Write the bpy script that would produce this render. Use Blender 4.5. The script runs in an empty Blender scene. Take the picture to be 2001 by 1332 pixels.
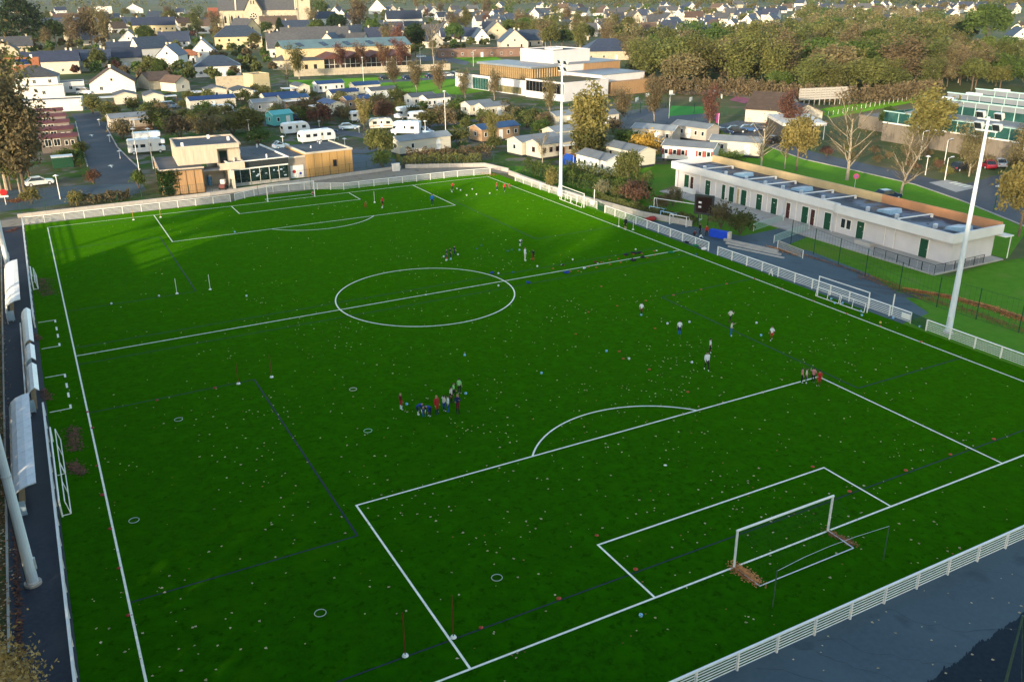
import bpy, bmesh, math, random
import numpy as np
from mathutils import Vector, Matrix, Quaternion

# ------------------------------------------------------------------ camera, sky, sun, exposure
scene = bpy.context.scene
col = scene.collection
R = math.radians
CAM = np.array([-34.2104, -30.603, 30.543]); YAW, PITCH, ROLL, FPX = .4938, .383, -.0083, 1728.362
_f = np.array([math.sin(YAW)*math.cos(PITCH), math.cos(YAW)*math.cos(PITCH), -math.sin(PITCH)])
_r0 = np.array([math.cos(YAW), -math.sin(YAW), 0]); _u0 = np.cross(_r0, _f)
_c, _s = math.cos(ROLL), math.sin(ROLL)
_r = _c*_r0+_s*_u0; _u = -_s*_r0+_c*_u0
cd = bpy.data.cameras.new('camera'); cam = bpy.data.objects.new('camera', cd); col.objects.link(cam)
cd.sensor_width = 36; cd.lens = FPX*36/2001; cd.clip_start = .5; cd.clip_end = 20000
m = Matrix.Identity(4)
for i in range(3):
    m[i][0] = _r[i]; m[i][1] = _u[i]; m[i][2] = -_f[i]; m[i][3] = CAM[i]
cam.matrix_world = m
scene.camera = cam

SUN_AZ, SUN_EL = 55.0, 9.0     # direction the light travels (from +Y towards +X), height of the sun
world = bpy.data.worlds.new('World'); scene.world = world; world.use_nodes = True
wn = world.node_tree.nodes; wl = world.node_tree.links
sky = wn.new('ShaderNodeTexSky'); sky.sky_type = 'NISHITA'; sky.sun_disc = False
sky.sun_elevation = R(SUN_EL); sky.sun_rotation = R(SUN_AZ+180); sky.altitude = 50; sky.air_density = 1; sky.dust_density = .8
wn['Background'].inputs['Strength'].default_value = .15
wl.new(sky.outputs['Color'], wn['Background'].inputs['Color'])
sd = bpy.data.lights.new('sun', 'SUN'); sd.energy = 2.0; sd.angle = R(1.0); sd.color = (1, .84, .62)
sun = bpy.data.objects.new('sun', sd); col.objects.link(sun); sun.location = (-60, -60, 60)
_d = Vector((math.sin(R(SUN_AZ))*math.cos(R(SUN_EL)), math.cos(R(SUN_AZ))*math.cos(R(SUN_EL)), -math.sin(R(SUN_EL))))
sun.rotation_euler = _d.to_track_quat('-Z', 'Y').to_euler()
scene.view_settings.view_transform = 'Standard'; scene.view_settings.look = 'None'
scene.view_settings.gamma = 1; scene.view_settings.exposure = 1.74; scene.view_settings.use_curve_mapping = False
scene.render.engine = 'CYCLES'
scene.cycles.max_bounces = 5; scene.cycles.diffuse_bounces = 3; scene.cycles.glossy_bounces = 2
scene.cycles.transparent_max_bounces = 8; scene.cycles.caustics_reflective = False; scene.cycles.caustics_refractive = False
scene.cycles.use_denoising = True

# ------------------------------------------------------------------ helpers
rnd = random.Random(7)
def G(px, py, z=0.0):
    """photo pixel -> point on the level z"""
    d = _f+_r*(px-1000.5)/FPX-_u*(py-666)/FPX
    t = (z-CAM[2])/d[2]
    p = CAM+d*t
    return Vector((p[0], p[1], p[2]))
def PXL(p):
    d = np.array(p)-CAM; z = d@_f
    return 1000.5+FPX*(d@_r)/z, 666-FPX*(d@_u)/z
def dist(p): return (Vector(p[:2])-Vector(CAM[:2])).length
ORD = 'zeroth first second third fourth fifth sixth seventh eighth ninth tenth eleventh twelfth'.split()
def nth(i):
    if i < len(ORD): return ORD[i]
    return '%d%s' % (i, 'th' if 10 <= i % 100 <= 20 else {1: 'st', 2: 'nd', 3: 'rd'}.get(i % 10, 'th'))

class MB:
    def __init__(s): s.v = []; s.f = []
    def box(s, x0, y0, z0, x1, y1, z1):
        b = len(s.v)
        s.v += [(x0,y0,z0),(x1,y0,z0),(x1,y1,z0),(x0,y1,z0),(x0,y0,z1),(x1,y0,z1),(x1,y1,z1),(x0,y1,z1)]
        s.f += [(b,b+3,b+2,b+1),(b+4,b+5,b+6,b+7),(b,b+1,b+5,b+4),(b+1,b+2,b+6,b+5),(b+2,b+3,b+7,b+6),(b+3,b,b+4,b+7)]
        return s
    def bar(s, a, b_, w, h=None, up=(0,0,1)):
        """rectangular bar from a to b"""
        h = h or w; a = Vector(a); b_ = Vector(b_); d = (b_-a).normalized(); up = Vector(up)
        if abs(d.dot(up)) > .98: up = Vector((0,1,0))
        sx = d.cross(up).normalized()*w/2; sy = sx.cross(d).normalized()*h/2
        i = len(s.v)
        for p in (a, b_):
            for q in (-sx-sy, sx-sy, sx+sy, -sx+sy): s.v.append(tuple(p+q))
        s.f += [(i,i+1,i+2,i+3)[::-1],(i+4,i+5,i+6,i+7)]+[(i+k,i+(k+1)%4,i+4+(k+1)%4,i+4+k) for k in range(4)]
        return s
    def tube(s, a, b_, r0, r1=None, n=6, cap=True):
        r1 = r0 if r1 is None else r1; a = Vector(a); b_ = Vector(b_); d = (b_-a)
        if d.length < 1e-6: return s
        d.normalize(); up = Vector((0,0,1)) if abs(d.z) < .95 else Vector((1,0,0))
        sx = d.cross(up).normalized(); sy = sx.cross(d)
        i = len(s.v)
        for p, r in ((a, r0), (b_, r1)):
            for k in range(n):
                t = 2*math.pi*k/n; s.v.append(tuple(p+sx*(r*math.cos(t))+sy*(r*math.sin(t))))
        s.f += [(i+k, i+n+k, i+n+(k+1)%n, i+(k+1)%n) for k in range(n)]
        if cap: s.f += [tuple(range(i, i+n)), tuple(range(i+n, i+2*n))[::-1]]
        return s
    def path(s, pts, r, n=6):
        for a, b_ in zip(pts[:-1], pts[1:]): s.tube(a, b_, r, r, n)
        return s
    def poly(s, pts):
        b = len(s.v); s.v += [tuple(p) for p in pts]; s.f.append(tuple(range(b, b+len(pts)))); return s
    def prism(s, pts, z0, z1):
        """vertical prism on a 2D outline (counter-clockwise)"""
        n = len(pts); b = len(s.v)
        s.v += [(p[0],p[1],z0) for p in pts]+[(p[0],p[1],z1) for p in pts]
        s.f += [tuple(range(b,b+n))[::-1], tuple(range(b+n,b+2*n))]+[(b+k,b+(k+1)%n,b+n+(k+1)%n,b+n+k) for k in range(n)]
        return s
    def extr(s, prof, y0, y1, axis='y'):
        """profile of (x,z) pulled along y, or of (y,z) pulled along x"""
        n = len(prof); b = len(s.v)
        for t in (y0, y1):
            s.v += [((p[0],t,p[1]) if axis == 'y' else (t,p[0],p[1])) for p in prof]
        s.f += [tuple(range(b,b+n)), tuple(range(b+n,b+2*n))[::-1]]+[(b+k,b+n+k,b+n+(k+1)%n,b+(k+1)%n) for k in range(n)]
        return s
    def strip(s, pts, w, z):
        """flat ribbon along a polyline"""
        pts = [Vector((p[0],p[1],0)) for p in pts]; L = []
        for i, p in enumerate(pts):
            a = pts[max(i-1,0)]; c = pts[min(i+1,len(pts)-1)]; d = (c-a).normalized(); nrm = Vector((-d.y,d.x,0))
            L.append((p+nrm*w/2, p-nrm*w/2))
        for (a, b_), (c, d) in zip(L[:-1], L[1:]):
            s.poly([(b_.x,b_.y,z),(d.x,d.y,z),(c.x,c.y,z),(a.x,a.y,z)])
        return s
    def mesh(s, name, mat=None, smooth=False):
        me = bpy.data.meshes.new(name); me.from_pydata(s.v, [], s.f); me.update()
        if mat: me.materials.append(mat)
        if smooth: me.polygons.foreach_set('use_smooth', [True]*len(me.polygons))
        return me
    def build(s, name, mat, parent=None, loc=(0,0,0), rz=0, smooth=False, fix=True):
        me = s.mesh(name, mat, smooth)
        if fix and len(me.polygons) < 4000:
            bm = bmesh.new(); bm.from_mesh(me); bmesh.ops.recalc_face_normals(bm, faces=bm.faces); bm.to_mesh(me); bm.free()
        return mk(name, me, parent, loc, rz)
def mk(name, me, parent=None, loc=(0,0,0), rz=0, scale=None):
    o = bpy.data.objects.new(name, me); col.objects.link(o); o.location = loc
    if rz: o.rotation_euler = (0,0,rz)
    if scale is not None: o.scale = scale if hasattr(scale, '__len__') else (scale,)*3
    if parent: o.parent = parent
    return o
def tag(o, label, cat, group=None):
    o['label'] = label; o['category'] = cat
    if group: o['group'] = group
    return o
def thing(name, label, cat, loc=(0,0,0), rz=0, group=None, scale=None):
    o = bpy.data.objects.new(name, None); col.objects.link(o); o.location = loc; o.rotation_euler = (0,0,rz)
    o.empty_display_size = .1
    if scale is not None: o.scale = scale if hasattr(scale, '__len__') else (scale,)*3
    return tag(o, label, cat, group)
def copy_thing(src, label, loc, rz=0, scale=None, group=None):
    r = src.copy(); col.objects.link(r); r.location = loc; r.rotation_euler = (0,0,rz)
    if scale is not None: r.scale = scale if hasattr(scale, '__len__') else (scale,)*3
    r['label'] = label
    if group: r['group'] = group
    for ch in src.children:
        c = ch.copy(); col.objects.link(c); c.parent = r
        for g in ch.children:
            d = g.copy(); col.objects.link(d); d.parent = c
    return r
def struct(o, kind='structure'): o['kind'] = kind; return o

_mats = {}
def M(name, c=(.5,.5,.5), rough=.8, var=.15, scale=1.0, bump=0.0, metal=0.0, spec=.3, rand=0.0, c2=None, detail=4, trans=0.0, stretch=None):
    """procedural material: base colour broken up by two noises, optional per-object variation and bump"""
    if name in _mats: return _mats[name]
    mt = bpy.data.materials.new(name); mt.use_nodes = True; _mats[name] = mt
    n = mt.node_tree.nodes; l = mt.node_tree.links; p = n['Principled BSDF']
    p.inputs['Roughness'].default_value = rough; p.inputs['Metallic'].default_value = metal
    p.inputs['Specular IOR Level'].default_value = spec
    tc = n.new('ShaderNodeTexCoord'); no = n.new('ShaderNodeTexNoise')
    no.inputs['Scale'].default_value = scale; no.inputs['Detail'].default_value = detail; no.inputs['Roughness'].default_value = .6
    src = tc.outputs['Object']
    if stretch:
        mp = n.new('ShaderNodeMapping'); mp.inputs['Scale'].default_value = stretch; l.new(src, mp.inputs['Vector']); src = mp.outputs['Vector']
    l.new(src, no.inputs['Vector'])
    rp = n.new('ShaderNodeValToRGB'); rp.color_ramp.elements[0].position = .3; rp.color_ramp.elements[1].position = .7
    a = tuple(x*(1-var) for x in c); b = tuple(min(1, x*(1+var)) for x in (c2 or c))
    rp.color_ramp.elements[0].color = (*a, 1); rp.color_ramp.elements[1].color = (*b, 1)
    l.new(no.outputs['Fac'], rp.inputs['Fac']); out = rp.outputs['Color']
    if rand:
        oi = n.new('ShaderNodeObjectInfo'); hs = n.new('ShaderNodeHueSaturation')
        mr = n.new('ShaderNodeMapRange'); mr.inputs['To Min'].default_value = 1-rand; mr.inputs['To Max'].default_value = 1+rand
        l.new(oi.outputs['Random'], mr.inputs['Value']); l.new(mr.outputs['Result'], hs.inputs['Value'])
        m2 = n.new('ShaderNodeMath'); m2.operation = 'MULTIPLY'; m2.inputs[1].default_value = 7.31; l.new(oi.outputs['Random'], m2.inputs[0])
        m3 = n.new('ShaderNodeMath'); m3.operation = 'FRACT'; l.new(m2.outputs[0], m3.inputs[0])
        m4 = n.new('ShaderNodeMapRange'); m4.inputs['To Min'].default_value = .5-rand*.09; m4.inputs['To Max'].default_value = .5+rand*.06
        l.new(m3.outputs[0], m4.inputs['Value']); l.new(m4.outputs['Result'], hs.inputs['Hue'])
        l.new(out, hs.inputs['Color']); out = hs.outputs['Color']
    l.new(out, p.inputs['Base Color'])
    if bump:
        bn = n.new('ShaderNodeBump'); bn.inputs['Strength'].default_value = bump; bn.inputs['Distance'].default_value = .03
        l.new(no.outputs['Fac'], bn.inputs['Height']); l.new(bn.outputs['Normal'], p.inputs['Normal'])
    if trans:
        tr = n.new('ShaderNodeBsdfTranslucent'); mx = n.new('ShaderNodeMixShader'); mx.inputs[0].default_value = trans
        l.new(out, tr.inputs['Color']); l.new(p.outputs[0], mx.inputs[1]); l.new(tr.outputs[0], mx.inputs[2])
        l.new(mx.outputs[0], n['Material Output'].inputs['Surface'])
    return mt
def ramp_noise(n, l, vec, scale, lo, hi, c0, c1, detail=5):
    no = n.new('ShaderNodeTexNoise'); no.inputs['Scale'].default_value = scale; no.inputs['Detail'].default_value = detail
    l.new(vec, no.inputs['Vector'])
    rp = n.new('ShaderNodeValToRGB'); rp.color_ramp.elements[0].position = lo; rp.color_ramp.elements[1].position = hi
    rp.color_ramp.elements[0].color = (*c0, 1); rp.color_ramp.elements[1].color = (*c1, 1)
    l.new(no.outputs['Fac'], rp.inputs['Fac']); return rp.outputs['Color'], no.outputs['Fac']
def layered(name, layers, rough=.9, bump=.3, spec=.2):
    """layers: (scale, lo, hi, c0, c1) for the first, then (scale, lo, hi, colour) blended over by noise masks"""
    mt = bpy.data.materials.new(name); mt.use_nodes = True; _mats[name] = mt
    n = mt.node_tree.nodes; l = mt.node_tree.links; p = n['Principled BSDF']
    p.inputs['Roughness'].default_value = rough; p.inputs['Specular IOR Level'].default_value = spec
    tc = n.new('ShaderNodeTexCoord'); vec = tc.outputs['Object']
    out, fac = ramp_noise(n, l, vec, *layers[0])
    for (sc, lo, hi, cc) in layers[1:]:
        mask, _ = ramp_noise(n, l, vec, sc, lo, hi, (0,0,0), (1,1,1))
        mx = n.new('ShaderNodeMixRGB'); l.new(mask, mx.inputs[0]); l.new(out, mx.inputs[1]); mx.inputs[2].default_value = (*cc, 1)
        out = mx.outputs[0]
    l.new(out, p.inputs['Base Color'])
    if bump:
        bn = n.new('ShaderNodeBump'); bn.inputs['Strength'].default_value = bump; bn.inputs['Distance'].default_value = .05
        l.new(fac, bn.inputs['Height']); l.new(bn.outputs['Normal'], p.inputs['Normal'])
    return mt
def add_sheen(mt, w, tint, rough=.5):
    p = mt.node_tree.nodes['Principled BSDF']; p.inputs['Sheen Weight'].default_value = w; p.inputs['Sheen Tint'].default_value = (*tint, 1); p.inputs['Sheen Roughness'].default_value = rough
    return mt

WHITE = M('white_paint', (.82,.78,.70), .5, .07, 2)
WLINE = M('line_paint', (.82,.78,.62), .8, .16, 3)
BLINE = M('blue_line_paint', (.003,.009,.028), .8, .25, 4)
GALV = M('galvanised_metal', (.62,.64,.66), .4, .10, 3, metal=.3)
DARKM = M('dark_metal', (.03,.035,.035), .5, .15, 3)
GREENM = M('green_metal', (.012,.06,.03), .5, .2, 3)
GLASS = M('dark_glass', (.018,.024,.028), .08, .3, .6, spec=.6)
TEALG = M('teal_glass', (.025,.085,.075), .10, .45, .35, spec=.6)
BLACK = M('black_rubber', (.012,.012,.013), .7, .2, 4)
CONC = M('concrete', (.42,.38,.33), .85, .15, .8, bump=.2)
STONE = M('stone', (.42,.35,.25), .9, .22, 1.2, bump=.4)
# ------------------------------------------------------------------ ground
g_mat = layered('ground_grass', [(.35,.3,.7,(.060,.080,.018),(.100,.115,.030)), (.012,.45,.60,(.145,.115,.052)), (.045,.52,.66,(.075,.115,.024)), (.11,.58,.70,(.17,.13,.065))])
gb = MB()
for i in range(24):                      # one sheet, finer near the camera
    pass
gb.poly([(-6000,-1500,0),(7000,-1500,0),(7000,9000,0),(-6000,9000,0)])
struct(gb.build('ground', g_mat, fix=False))
def sheet(name, pts, z, mat, label=None):
    return struct(MB().poly([(p[0],p[1],z) for p in pts]).build(name, mat, fix=False))
def pxs(*pts): return [G(*p) for p in pts]

turf = layered('artificial_turf', [(2.4,.30,.70,(.0026,.034,.0003),(.0080,.074,.0005)), (.05,.40,.66,(.0060,.054,.0004)), (.9,.50,.64,(.0090,.074,.0005)), (1.9,.55,.66,(.0024,.032,.0003)), (.35,.58,.72,(.0125,.070,.0005)), (7,.52,.70,(.0080,.072,.0005))], rough=1.0, bump=.8, spec=.0)
add_sheen(turf, .18, (.29,.85,.01), .5)
lawn = layered('lawn_grass', [(1.3,.3,.7,(.036,.105,.005),(.066,.150,.010)), (.15,.50,.66,(.085,.125,.014)), (.5,.64,.76,(.10,.10,.035))], bump=.5, spec=.05)
add_sheen(lawn, .14, (.30,.80,.03), .55)
dry = layered('leafy_bank', [(2.2,.3,.7,(.06,.05,.018),(.11,.09,.03)), (.5,.45,.6,(.05,.07,.015)), (5,.55,.65,(.16,.12,.05))], bump=.8)
asph = layered('asphalt', [(3.5,.3,.7,(.043,.069,.082),(.056,.085,.100)), (.12,.45,.62,(.062,.094,.108)), (.5,.58,.68,(.038,.060,.073))], rough=.75, bump=.15, spec=.3)
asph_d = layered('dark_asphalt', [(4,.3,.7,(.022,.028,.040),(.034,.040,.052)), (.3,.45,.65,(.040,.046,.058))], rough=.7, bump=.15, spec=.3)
bluish = layered('dark_bluish_asphalt', [(4,.3,.7,(.010,.018,.026),(.018,.028,.038))], rough=.85, bump=.1, spec=.1)
puddle = layered('damp_asphalt', [(4,.3,.7,(.018,.024,.030),(.030,.036,.042))], rough=.6, bump=.1, spec=.3)
beige = layered('gravel_path', [(4,.3,.7,(.25,.20,.14),(.34,.28,.20)), (.2,.45,.65,(.28,.24,.19)), (.8,.55,.7,(.18,.14,.09))], bump=.3)
asph_r = layered('road_asphalt', [(2,.3,.7,(.058,.064,.074),(.078,.084,.092)), (.1,.45,.62,(.088,.09,.094))], rough=.75, bump=.1, spec=.3)

LEN, HW = 104.42, 34.0
pitch = struct(MB().poly([(-36.75,-6.1,.012),(36.45,-6.1,.012),(36.45,107.3,.012),(8,109.6,.012),(-5.5,109.4,.012),(-8.5,107.4,.012),(-36.75,107.4,.012)]).build('pitch', turf, fix=False))
def line(name, pts, w=.13, z=.02, mat=None):
    return MB().strip(pts, w, z).build(name, mat or WLINE, pitch, fix=False)
e = .065
for s in (-1, 1): line('touchline', [(s*HW,-e),(s*HW,LEN+e)])
for y in (0, LEN): line('goal_line', [(-HW+e,y),(HW-e,y)])
line('halfway_line', [(-HW+e,LEN/2),(HW-e,LEN/2)])
def arc(cx, cy, r, a0, a1, n=64): return [(cx+r*math.cos(a0+(a1-a0)*i/n), cy+r*math.sin(a0+(a1-a0)*i/n)) for i in range(n+1)]
line('centre_circle', arc(0, LEN/2, 9.45, 0, 2*math.pi, 96), .14, .023)
MB().prism(arc(0, LEN/2, .14, 0, 2*math.pi, 12)[:-1], .02, .024).build('centre_spot', WLINE, pitch)
for y0, s in ((0, 1), (LEN, -1)):
    for hw, d, nm in ((20.16, 16.5, 'penalty_area_line'), (9.16, 5.5, 'goal_area_line')):
        for k in (-1, 1): line(nm, [(k*hw, y0+s*e), (k*hw, y0+s*d)])
        line(nm, [(-hw-e, y0+s*d), (hw+e, y0+s*d)], z=.024)
    a = math.acos(5.5/9.15)
    line('penalty_arc', arc(0, y0+s*11, 9.15, s*math.pi/2-a, s*math.pi/2+a, 32), .13, .022)
    MB().prism(arc(0, y0+s*11, .12, 0, 2*math.pi, 12)[:-1], .02, .024).build('penalty_spot', WLINE, pitch)
for s in (-1, 1):                        # blue small-sided boxes on both flanks
    for y0, y1 in ((13.3, 39.2), (65.6, 91.3)):
        line('blue_line', [(s*21.2, y0), (s*21.2, y1)], .12, .016, BLINE)
        for y in (y0, y1): line('blue_line', [(s*21.26, y), (s*33.9, y)], .10, .0165, BLINE)
for y in (2.3, 50.0, 54.4, 102.1): line('blue_line', [(-33.9, y), (33.9, y)], .09, .0155, BLINE)
TA = [((63.4,55.6)), ((48.3,40.8))]
for ya, yb in TA:                        # dashed technical areas by the dugouts
    line('technical_area_line', [(-36.6,ya),(-35.1,ya)], .12); line('technical_area_line', [(-36.6,yb),(-35.1,yb)], .12)
    L = ya-yb
    for a, b in ((0,.10),(.28,.42),(.56,.70),(.90,1)): line('technical_area_line', [(-35.1, ya-L*a+(e if a == 0 else 0)), (-35.1, ya-L*b-(e if b == 1 else 0))], .16, .024)

# hard ground round the pitch
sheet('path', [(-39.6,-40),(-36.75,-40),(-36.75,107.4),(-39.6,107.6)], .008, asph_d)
sheet('pavement', [(-36.75,-40),(60,-40),(60,-6.1),(-36.75,-6.1)], .008, asph)
sheet('path', [(36.45,21.5),(41.2,22.2),(46.3,34),(47.5,44),(45.5,52),(43,60),(40.0,66),(36.45,68)], .008, asph)
sheet('path', [(-39.6,107.6),(-36.75,107.4),(-8.5,107.5),(-5.5,109.5),(8,109.7),(36.5,107.4),(38.8,103.5),(39.6,106),(38.8,112.3),(24,118.5),(14,117.6),(2,115),(-10,113.6),(-23,113.5),(-37,112.5),(-40,112)], .008, beige)
sheet('lawn', [(36.45,-20),(140,-20),(140,21),(62,30),(53,29),(48.5,35),(46.3,34),(41.2,22.2),(36.45,21.5)], .005, lawn)
sheet('lawn', [(36.45,68),(40,66),(43,60),(45.5,52),(47.5,44),(46.3,34),(48.5,35),(53,29),(53,81),(60,84),(70,84),(70,96),(38.8,112.3),(39.6,106),(38.8,103.5),(36.5,98)], .005, lawn)
sheet('lawn', [(65,30),(79.5,40),(80.5,55),(83,84),(72,86),(65,84)], .006, lawn)
sheet('bank', [(-60,-40),(-39.6,-40),(-39.6,107.6),(-40,112),(-60,118)], .006, dry)
from mathutils import noise as mn
# dark bluish patch with a lumpy outline at the corner of the hard standing
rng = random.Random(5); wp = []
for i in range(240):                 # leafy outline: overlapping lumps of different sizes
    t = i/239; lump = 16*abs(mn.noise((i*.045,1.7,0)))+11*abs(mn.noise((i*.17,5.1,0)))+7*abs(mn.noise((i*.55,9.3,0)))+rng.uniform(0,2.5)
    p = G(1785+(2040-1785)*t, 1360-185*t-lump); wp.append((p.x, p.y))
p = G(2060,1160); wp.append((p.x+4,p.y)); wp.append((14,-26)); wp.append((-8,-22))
struct(MB().poly([(x,y,.013) for x,y in wp[::-1]]).build('dark_patch', bluish, fix=False))
rng = random.Random(6)
for (u, v, rx, ry) in ((1715,562,2.6,.5),(1752,575,2.4,.8),(1790,575,1.8,.5),(1640,548,1.2,.3)):
    c = G(u, v); pts = []
    for k in range(26):
        t = 2*math.pi*k/26; q = rng.uniform(.65,1.2); pts.append((c.x+math.cos(t)*rx*.5*q+math.sin(t)*ry*.4, c.y-math.cos(t)*rx*.8*q+math.sin(t)*ry*q))
    struct(MB().poly([(x,y,.013) for x,y in pts]).build('dark_patch', puddle, fix=False))

rng = random.Random(8)
for i in range(5):
    x = rng.uniform(-10,16); y = -6.6; pts = [(x,y)]
    for k in range(14): x += rng.uniform(-.1,.7); y -= rng.uniform(.2,.6); pts.append((x,y))
    struct(MB().strip(pts, .025, .0125+.0004*i).build('asphalt_crack', puddle, fix=False))
camp = layered('camp_grass', [(1.1,.3,.7,(.036,.082,.010),(.066,.115,.017)), (.10,.44,.58,(.115,.100,.060)), (.22,.52,.62,(.17,.155,.13)), (.5,.55,.68,(.045,.105,.012))], bump=.5, spec=.05)
bright = layered('bright_lawn', [(1,.3,.7,(.036,.118,.007),(.060,.150,.013)), (.3,.55,.7,(.085,.13,.025))], bump=.3, spec=.05)
add_sheen(bright, .2, (.35,.85,.03), .55)
# campsite: lawns and roads
sheet('lawn', [(-60,118),(-40,112),(24,118.5),(38.8,112.3),(70,96),(84,96),(110,150),(125,175),(140,200),(120,300),(0,330),(-60,330)], .010, camp)
rd = lambda name, pts, w, z=.03: struct(MB().strip(pts, w, z).build(name, asph_r, fix=False))
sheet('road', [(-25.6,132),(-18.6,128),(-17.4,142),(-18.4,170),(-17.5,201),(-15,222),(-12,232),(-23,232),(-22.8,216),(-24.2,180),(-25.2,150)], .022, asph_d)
sheet('road', [(-40,118),(-28,119),(-22,119.5),(-18.8,123),(-18.6,128.2),(-25.6,132.2),(-40,135)], .026, asph)
for (u, v) in ((179,265),(217,325)):        # white arrows on the camp road
    c = G(u, v); a = MB()
    a.poly([(c.x-.12,c.y-1.6,.034),(c.x+.12,c.y-1.6,.034),(c.x+.12,c.y+.3,.034),(c.x-.12,c.y+.3,.034)])
    a.poly([(c.x-.55,c.y+.3,.034),(c.x+.55,c.y+.3,.034),(c.x,c.y+1.5,.034)])
    struct(a.build('road_arrow', WLINE, fix=False))
rd('road', [G(620,292),(24,139),(29,143),(33,150),(31,158),(28,165),(24,178),(14,190),(0,205),(-14,222)], 5.0)
rd('road', [(30.5,144.5),(40,142.5),(52,141),(60,139.5),(66,130),(70,121),(76,112),(84,100)], 4.0, .036)
rd('road', [(30,158),(44,163),(58,165),(72,168)], 3.6, .040)
sheet('pavement', [(14.5,117.6),(24,118.4),(27,126),(23,136),(17,140),(15.6,128)], .018, asph)
# roads and car parks right
LOW = pxs((1500,286),(1540,301),(1572,312),(1680,336),(1788,361),(1880,393),(2010,446),(2200,530)); UPP = pxs((2200,470),(2010,404),(1886,364),(1788,342),(1680,318),(1615,304),(1560,290),(1530,278))
sheet('road', LOW+UPP, .03, asph_r)
kerb_pts = LOW
sheet('car_park', pxs((1330,262),(1440,236),(1530,240),(1560,262),(1540,285),(1440,290)), .034, asph_r)
sheet('car_park', pxs((1840,372),(1905,355),(1960,340),(2080,330),(2080,440),(1990,440)), .034, asph_r)
sheet('pavement', pxs((1815,357),(1850,352),(1912,366),(1868,376)), .040, CONC)
for i in range(4):
    c = G(1862+i*9, 357+i*2.5); struct(MB().box(c.x-.9,c.y-.35,.042,c.x+.9,c.y+.15,.046).build('crossing_stripe', WLINE))
sheet('court', pxs((1200,250),(1230,215),(1400,208),(1405,232),(1330,258)), .034, asph_r)
sheet('artificial_pitch', pxs((1304,228),(1312,207),(1392,210),(1380,222)), .044, layered('court_turf', [(1.5,.3,.7,(.03,.22,.02),(.05,.28,.03))], bump=.2))
sheet('sand_path', pxs((1318,182),(1340,175),(1415,175),(1470,190),(1520,194),(1570,195),(1480,199),(1440,190),(1400,184),(1340,186)), .05, beige)
sheet('skate_floor', pxs((1425,196),(1440,188),(1475,196),(1455,203)), .056, M('pink_floor', (.32,.10,.13), .8, .15, .4))
sheet('lawn', pxs((1590,215),(1800,186),(1840,190),(1620,232)), .04, bright)
sheet('lawn', [(65,30)]+[tuple(p) for p in LOW[:7]][::-1]+[(72,92),(65,84)], .0095, bright)
sheet('lawn', [(36.6,-15),(80,-15),(79,24),(62,29.5),(53,28.5),(48.5,34.5),(44.5,27),(41.4,22.3),(36.6,21.4)], .0095, bright)
# kerbs and edging
def kerb(pts, w=.22, h=.12, name='kerb', mat=None):
    b = MB()
    for a, c in zip(pts[:-1], pts[1:]):
        b.bar((a[0],a[1],h/2), (c[0],c[1],h/2), w, h)
    return struct(b.build(name, mat or CONC))
kerb([(-17.3,142),(-18.2,170),(-17.3,201),(-14.8,222)]); kerb([(-25.4,150),(-24.4,180),(-23,216)])
kerb(kerb_pts); kerb([(-39.7,-40),(-39.7,107)], .12, .10)
# far lawns, fields and roads of the town
sheet('lawn', pxs((560,158),(900,146),(1000,170),(900,186),(600,170)), .05, lawn)
sheet('lawn', pxs((868,90),(930,96),(990,120),(900,125),(860,108)), .05, lawn)
sheet('road', pxs((690,160),(905,149),(920,152),(700,165)), .07, asph_r)
sheet('road', pxs((800,116),(860,108),(920,122),(910,128),(860,118),(800,122)), .07, asph_r)
sheet('field', pxs((1868,104),(1905,90),(2060,96),(2060,112),(1900,112)), .08, layered('meadow', [(.2,.3,.7,(.05,.10,.02),(.07,.12,.03))]))
sheet('field', pxs((1690,112),(1700,96),(1735,98),(1725,114)), .08, _mats['meadow'])
sheet('field', pxs((-40,12),(-40,2),(640,-4),(640,6),(200,9)), .1, layered('far_field', [(.01,.3,.7,(.05,.075,.045),(.085,.10,.06)), (.004,.48,.55,(.11,.10,.06))]))
# ------------------------------------------------------------------ white railings round the pitch
_postm = MB().box(-.045,-.06,0,.045,.06,1.12).mesh('post', WHITE)
_rails = {}
def rail_mesh(L, kind):
    k = (round(L,2), kind)
    if k not in _rails:
        b = MB()
        if kind == 'top': b.box(0,-.06,0,L,.06,.09)
        else: b.box(0,-.016,0,L,.016,.045)
        _rails[k] = b.mesh('top_rail' if kind == 'top' else 'rail', WHITE)
    return _rails[k]
def fence(label, pts, bay=2.5, nr=5):
    a0 = Vector(pts[0]).to_3d(); t = thing('railing_fence', label, 'fence', (a0.x,a0.y,0))
    for a, b in zip(pts[:-1], pts[1:]):
        a = Vector((a[0],a[1],0)); b = Vector((b[0],b[1],0)); L = (b-a).length; n = max(1, round(L/bay)); w = L/n
        ang = math.atan2(b.y-a.y, b.x-a.x); d = (b-a)/L
        for i in range(n+1):
            p = a+d*w*i-a0
            if i < n or b == Vector((pts[-1][0],pts[-1][1],0)): mk('post', _postm, t, p, ang)
            if i < n:
                p = p+d*.05
                mk('top_rail', rail_mesh(w-.1,'top'), t, (p.x,p.y,1.03), ang)
                for k in range(nr): mk('rail', rail_mesh(w-.1,'r'), t, (p.x,p.y,.13+k*.172), ang)
    return t
q = lambda u, v: tuple(G(u, v)[:2])
fence('white railing along the near end of the pitch beside the asphalt', [(-36.9,-6.25),(36.6,-6.25)])
fence('white railing along the left touchline, far part before the farther shelter', [(-36.9,107.5),(-36.9,62.0)])
fence('white railing along the left touchline, near part beside the thick mast', [(-36.9,40.4),(-36.9,-6.05)])
fence('white railing along the far end, left of the goal, before the wood-panelled building', [(-36.75,107.6),(-8.6,107.5)])
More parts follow.
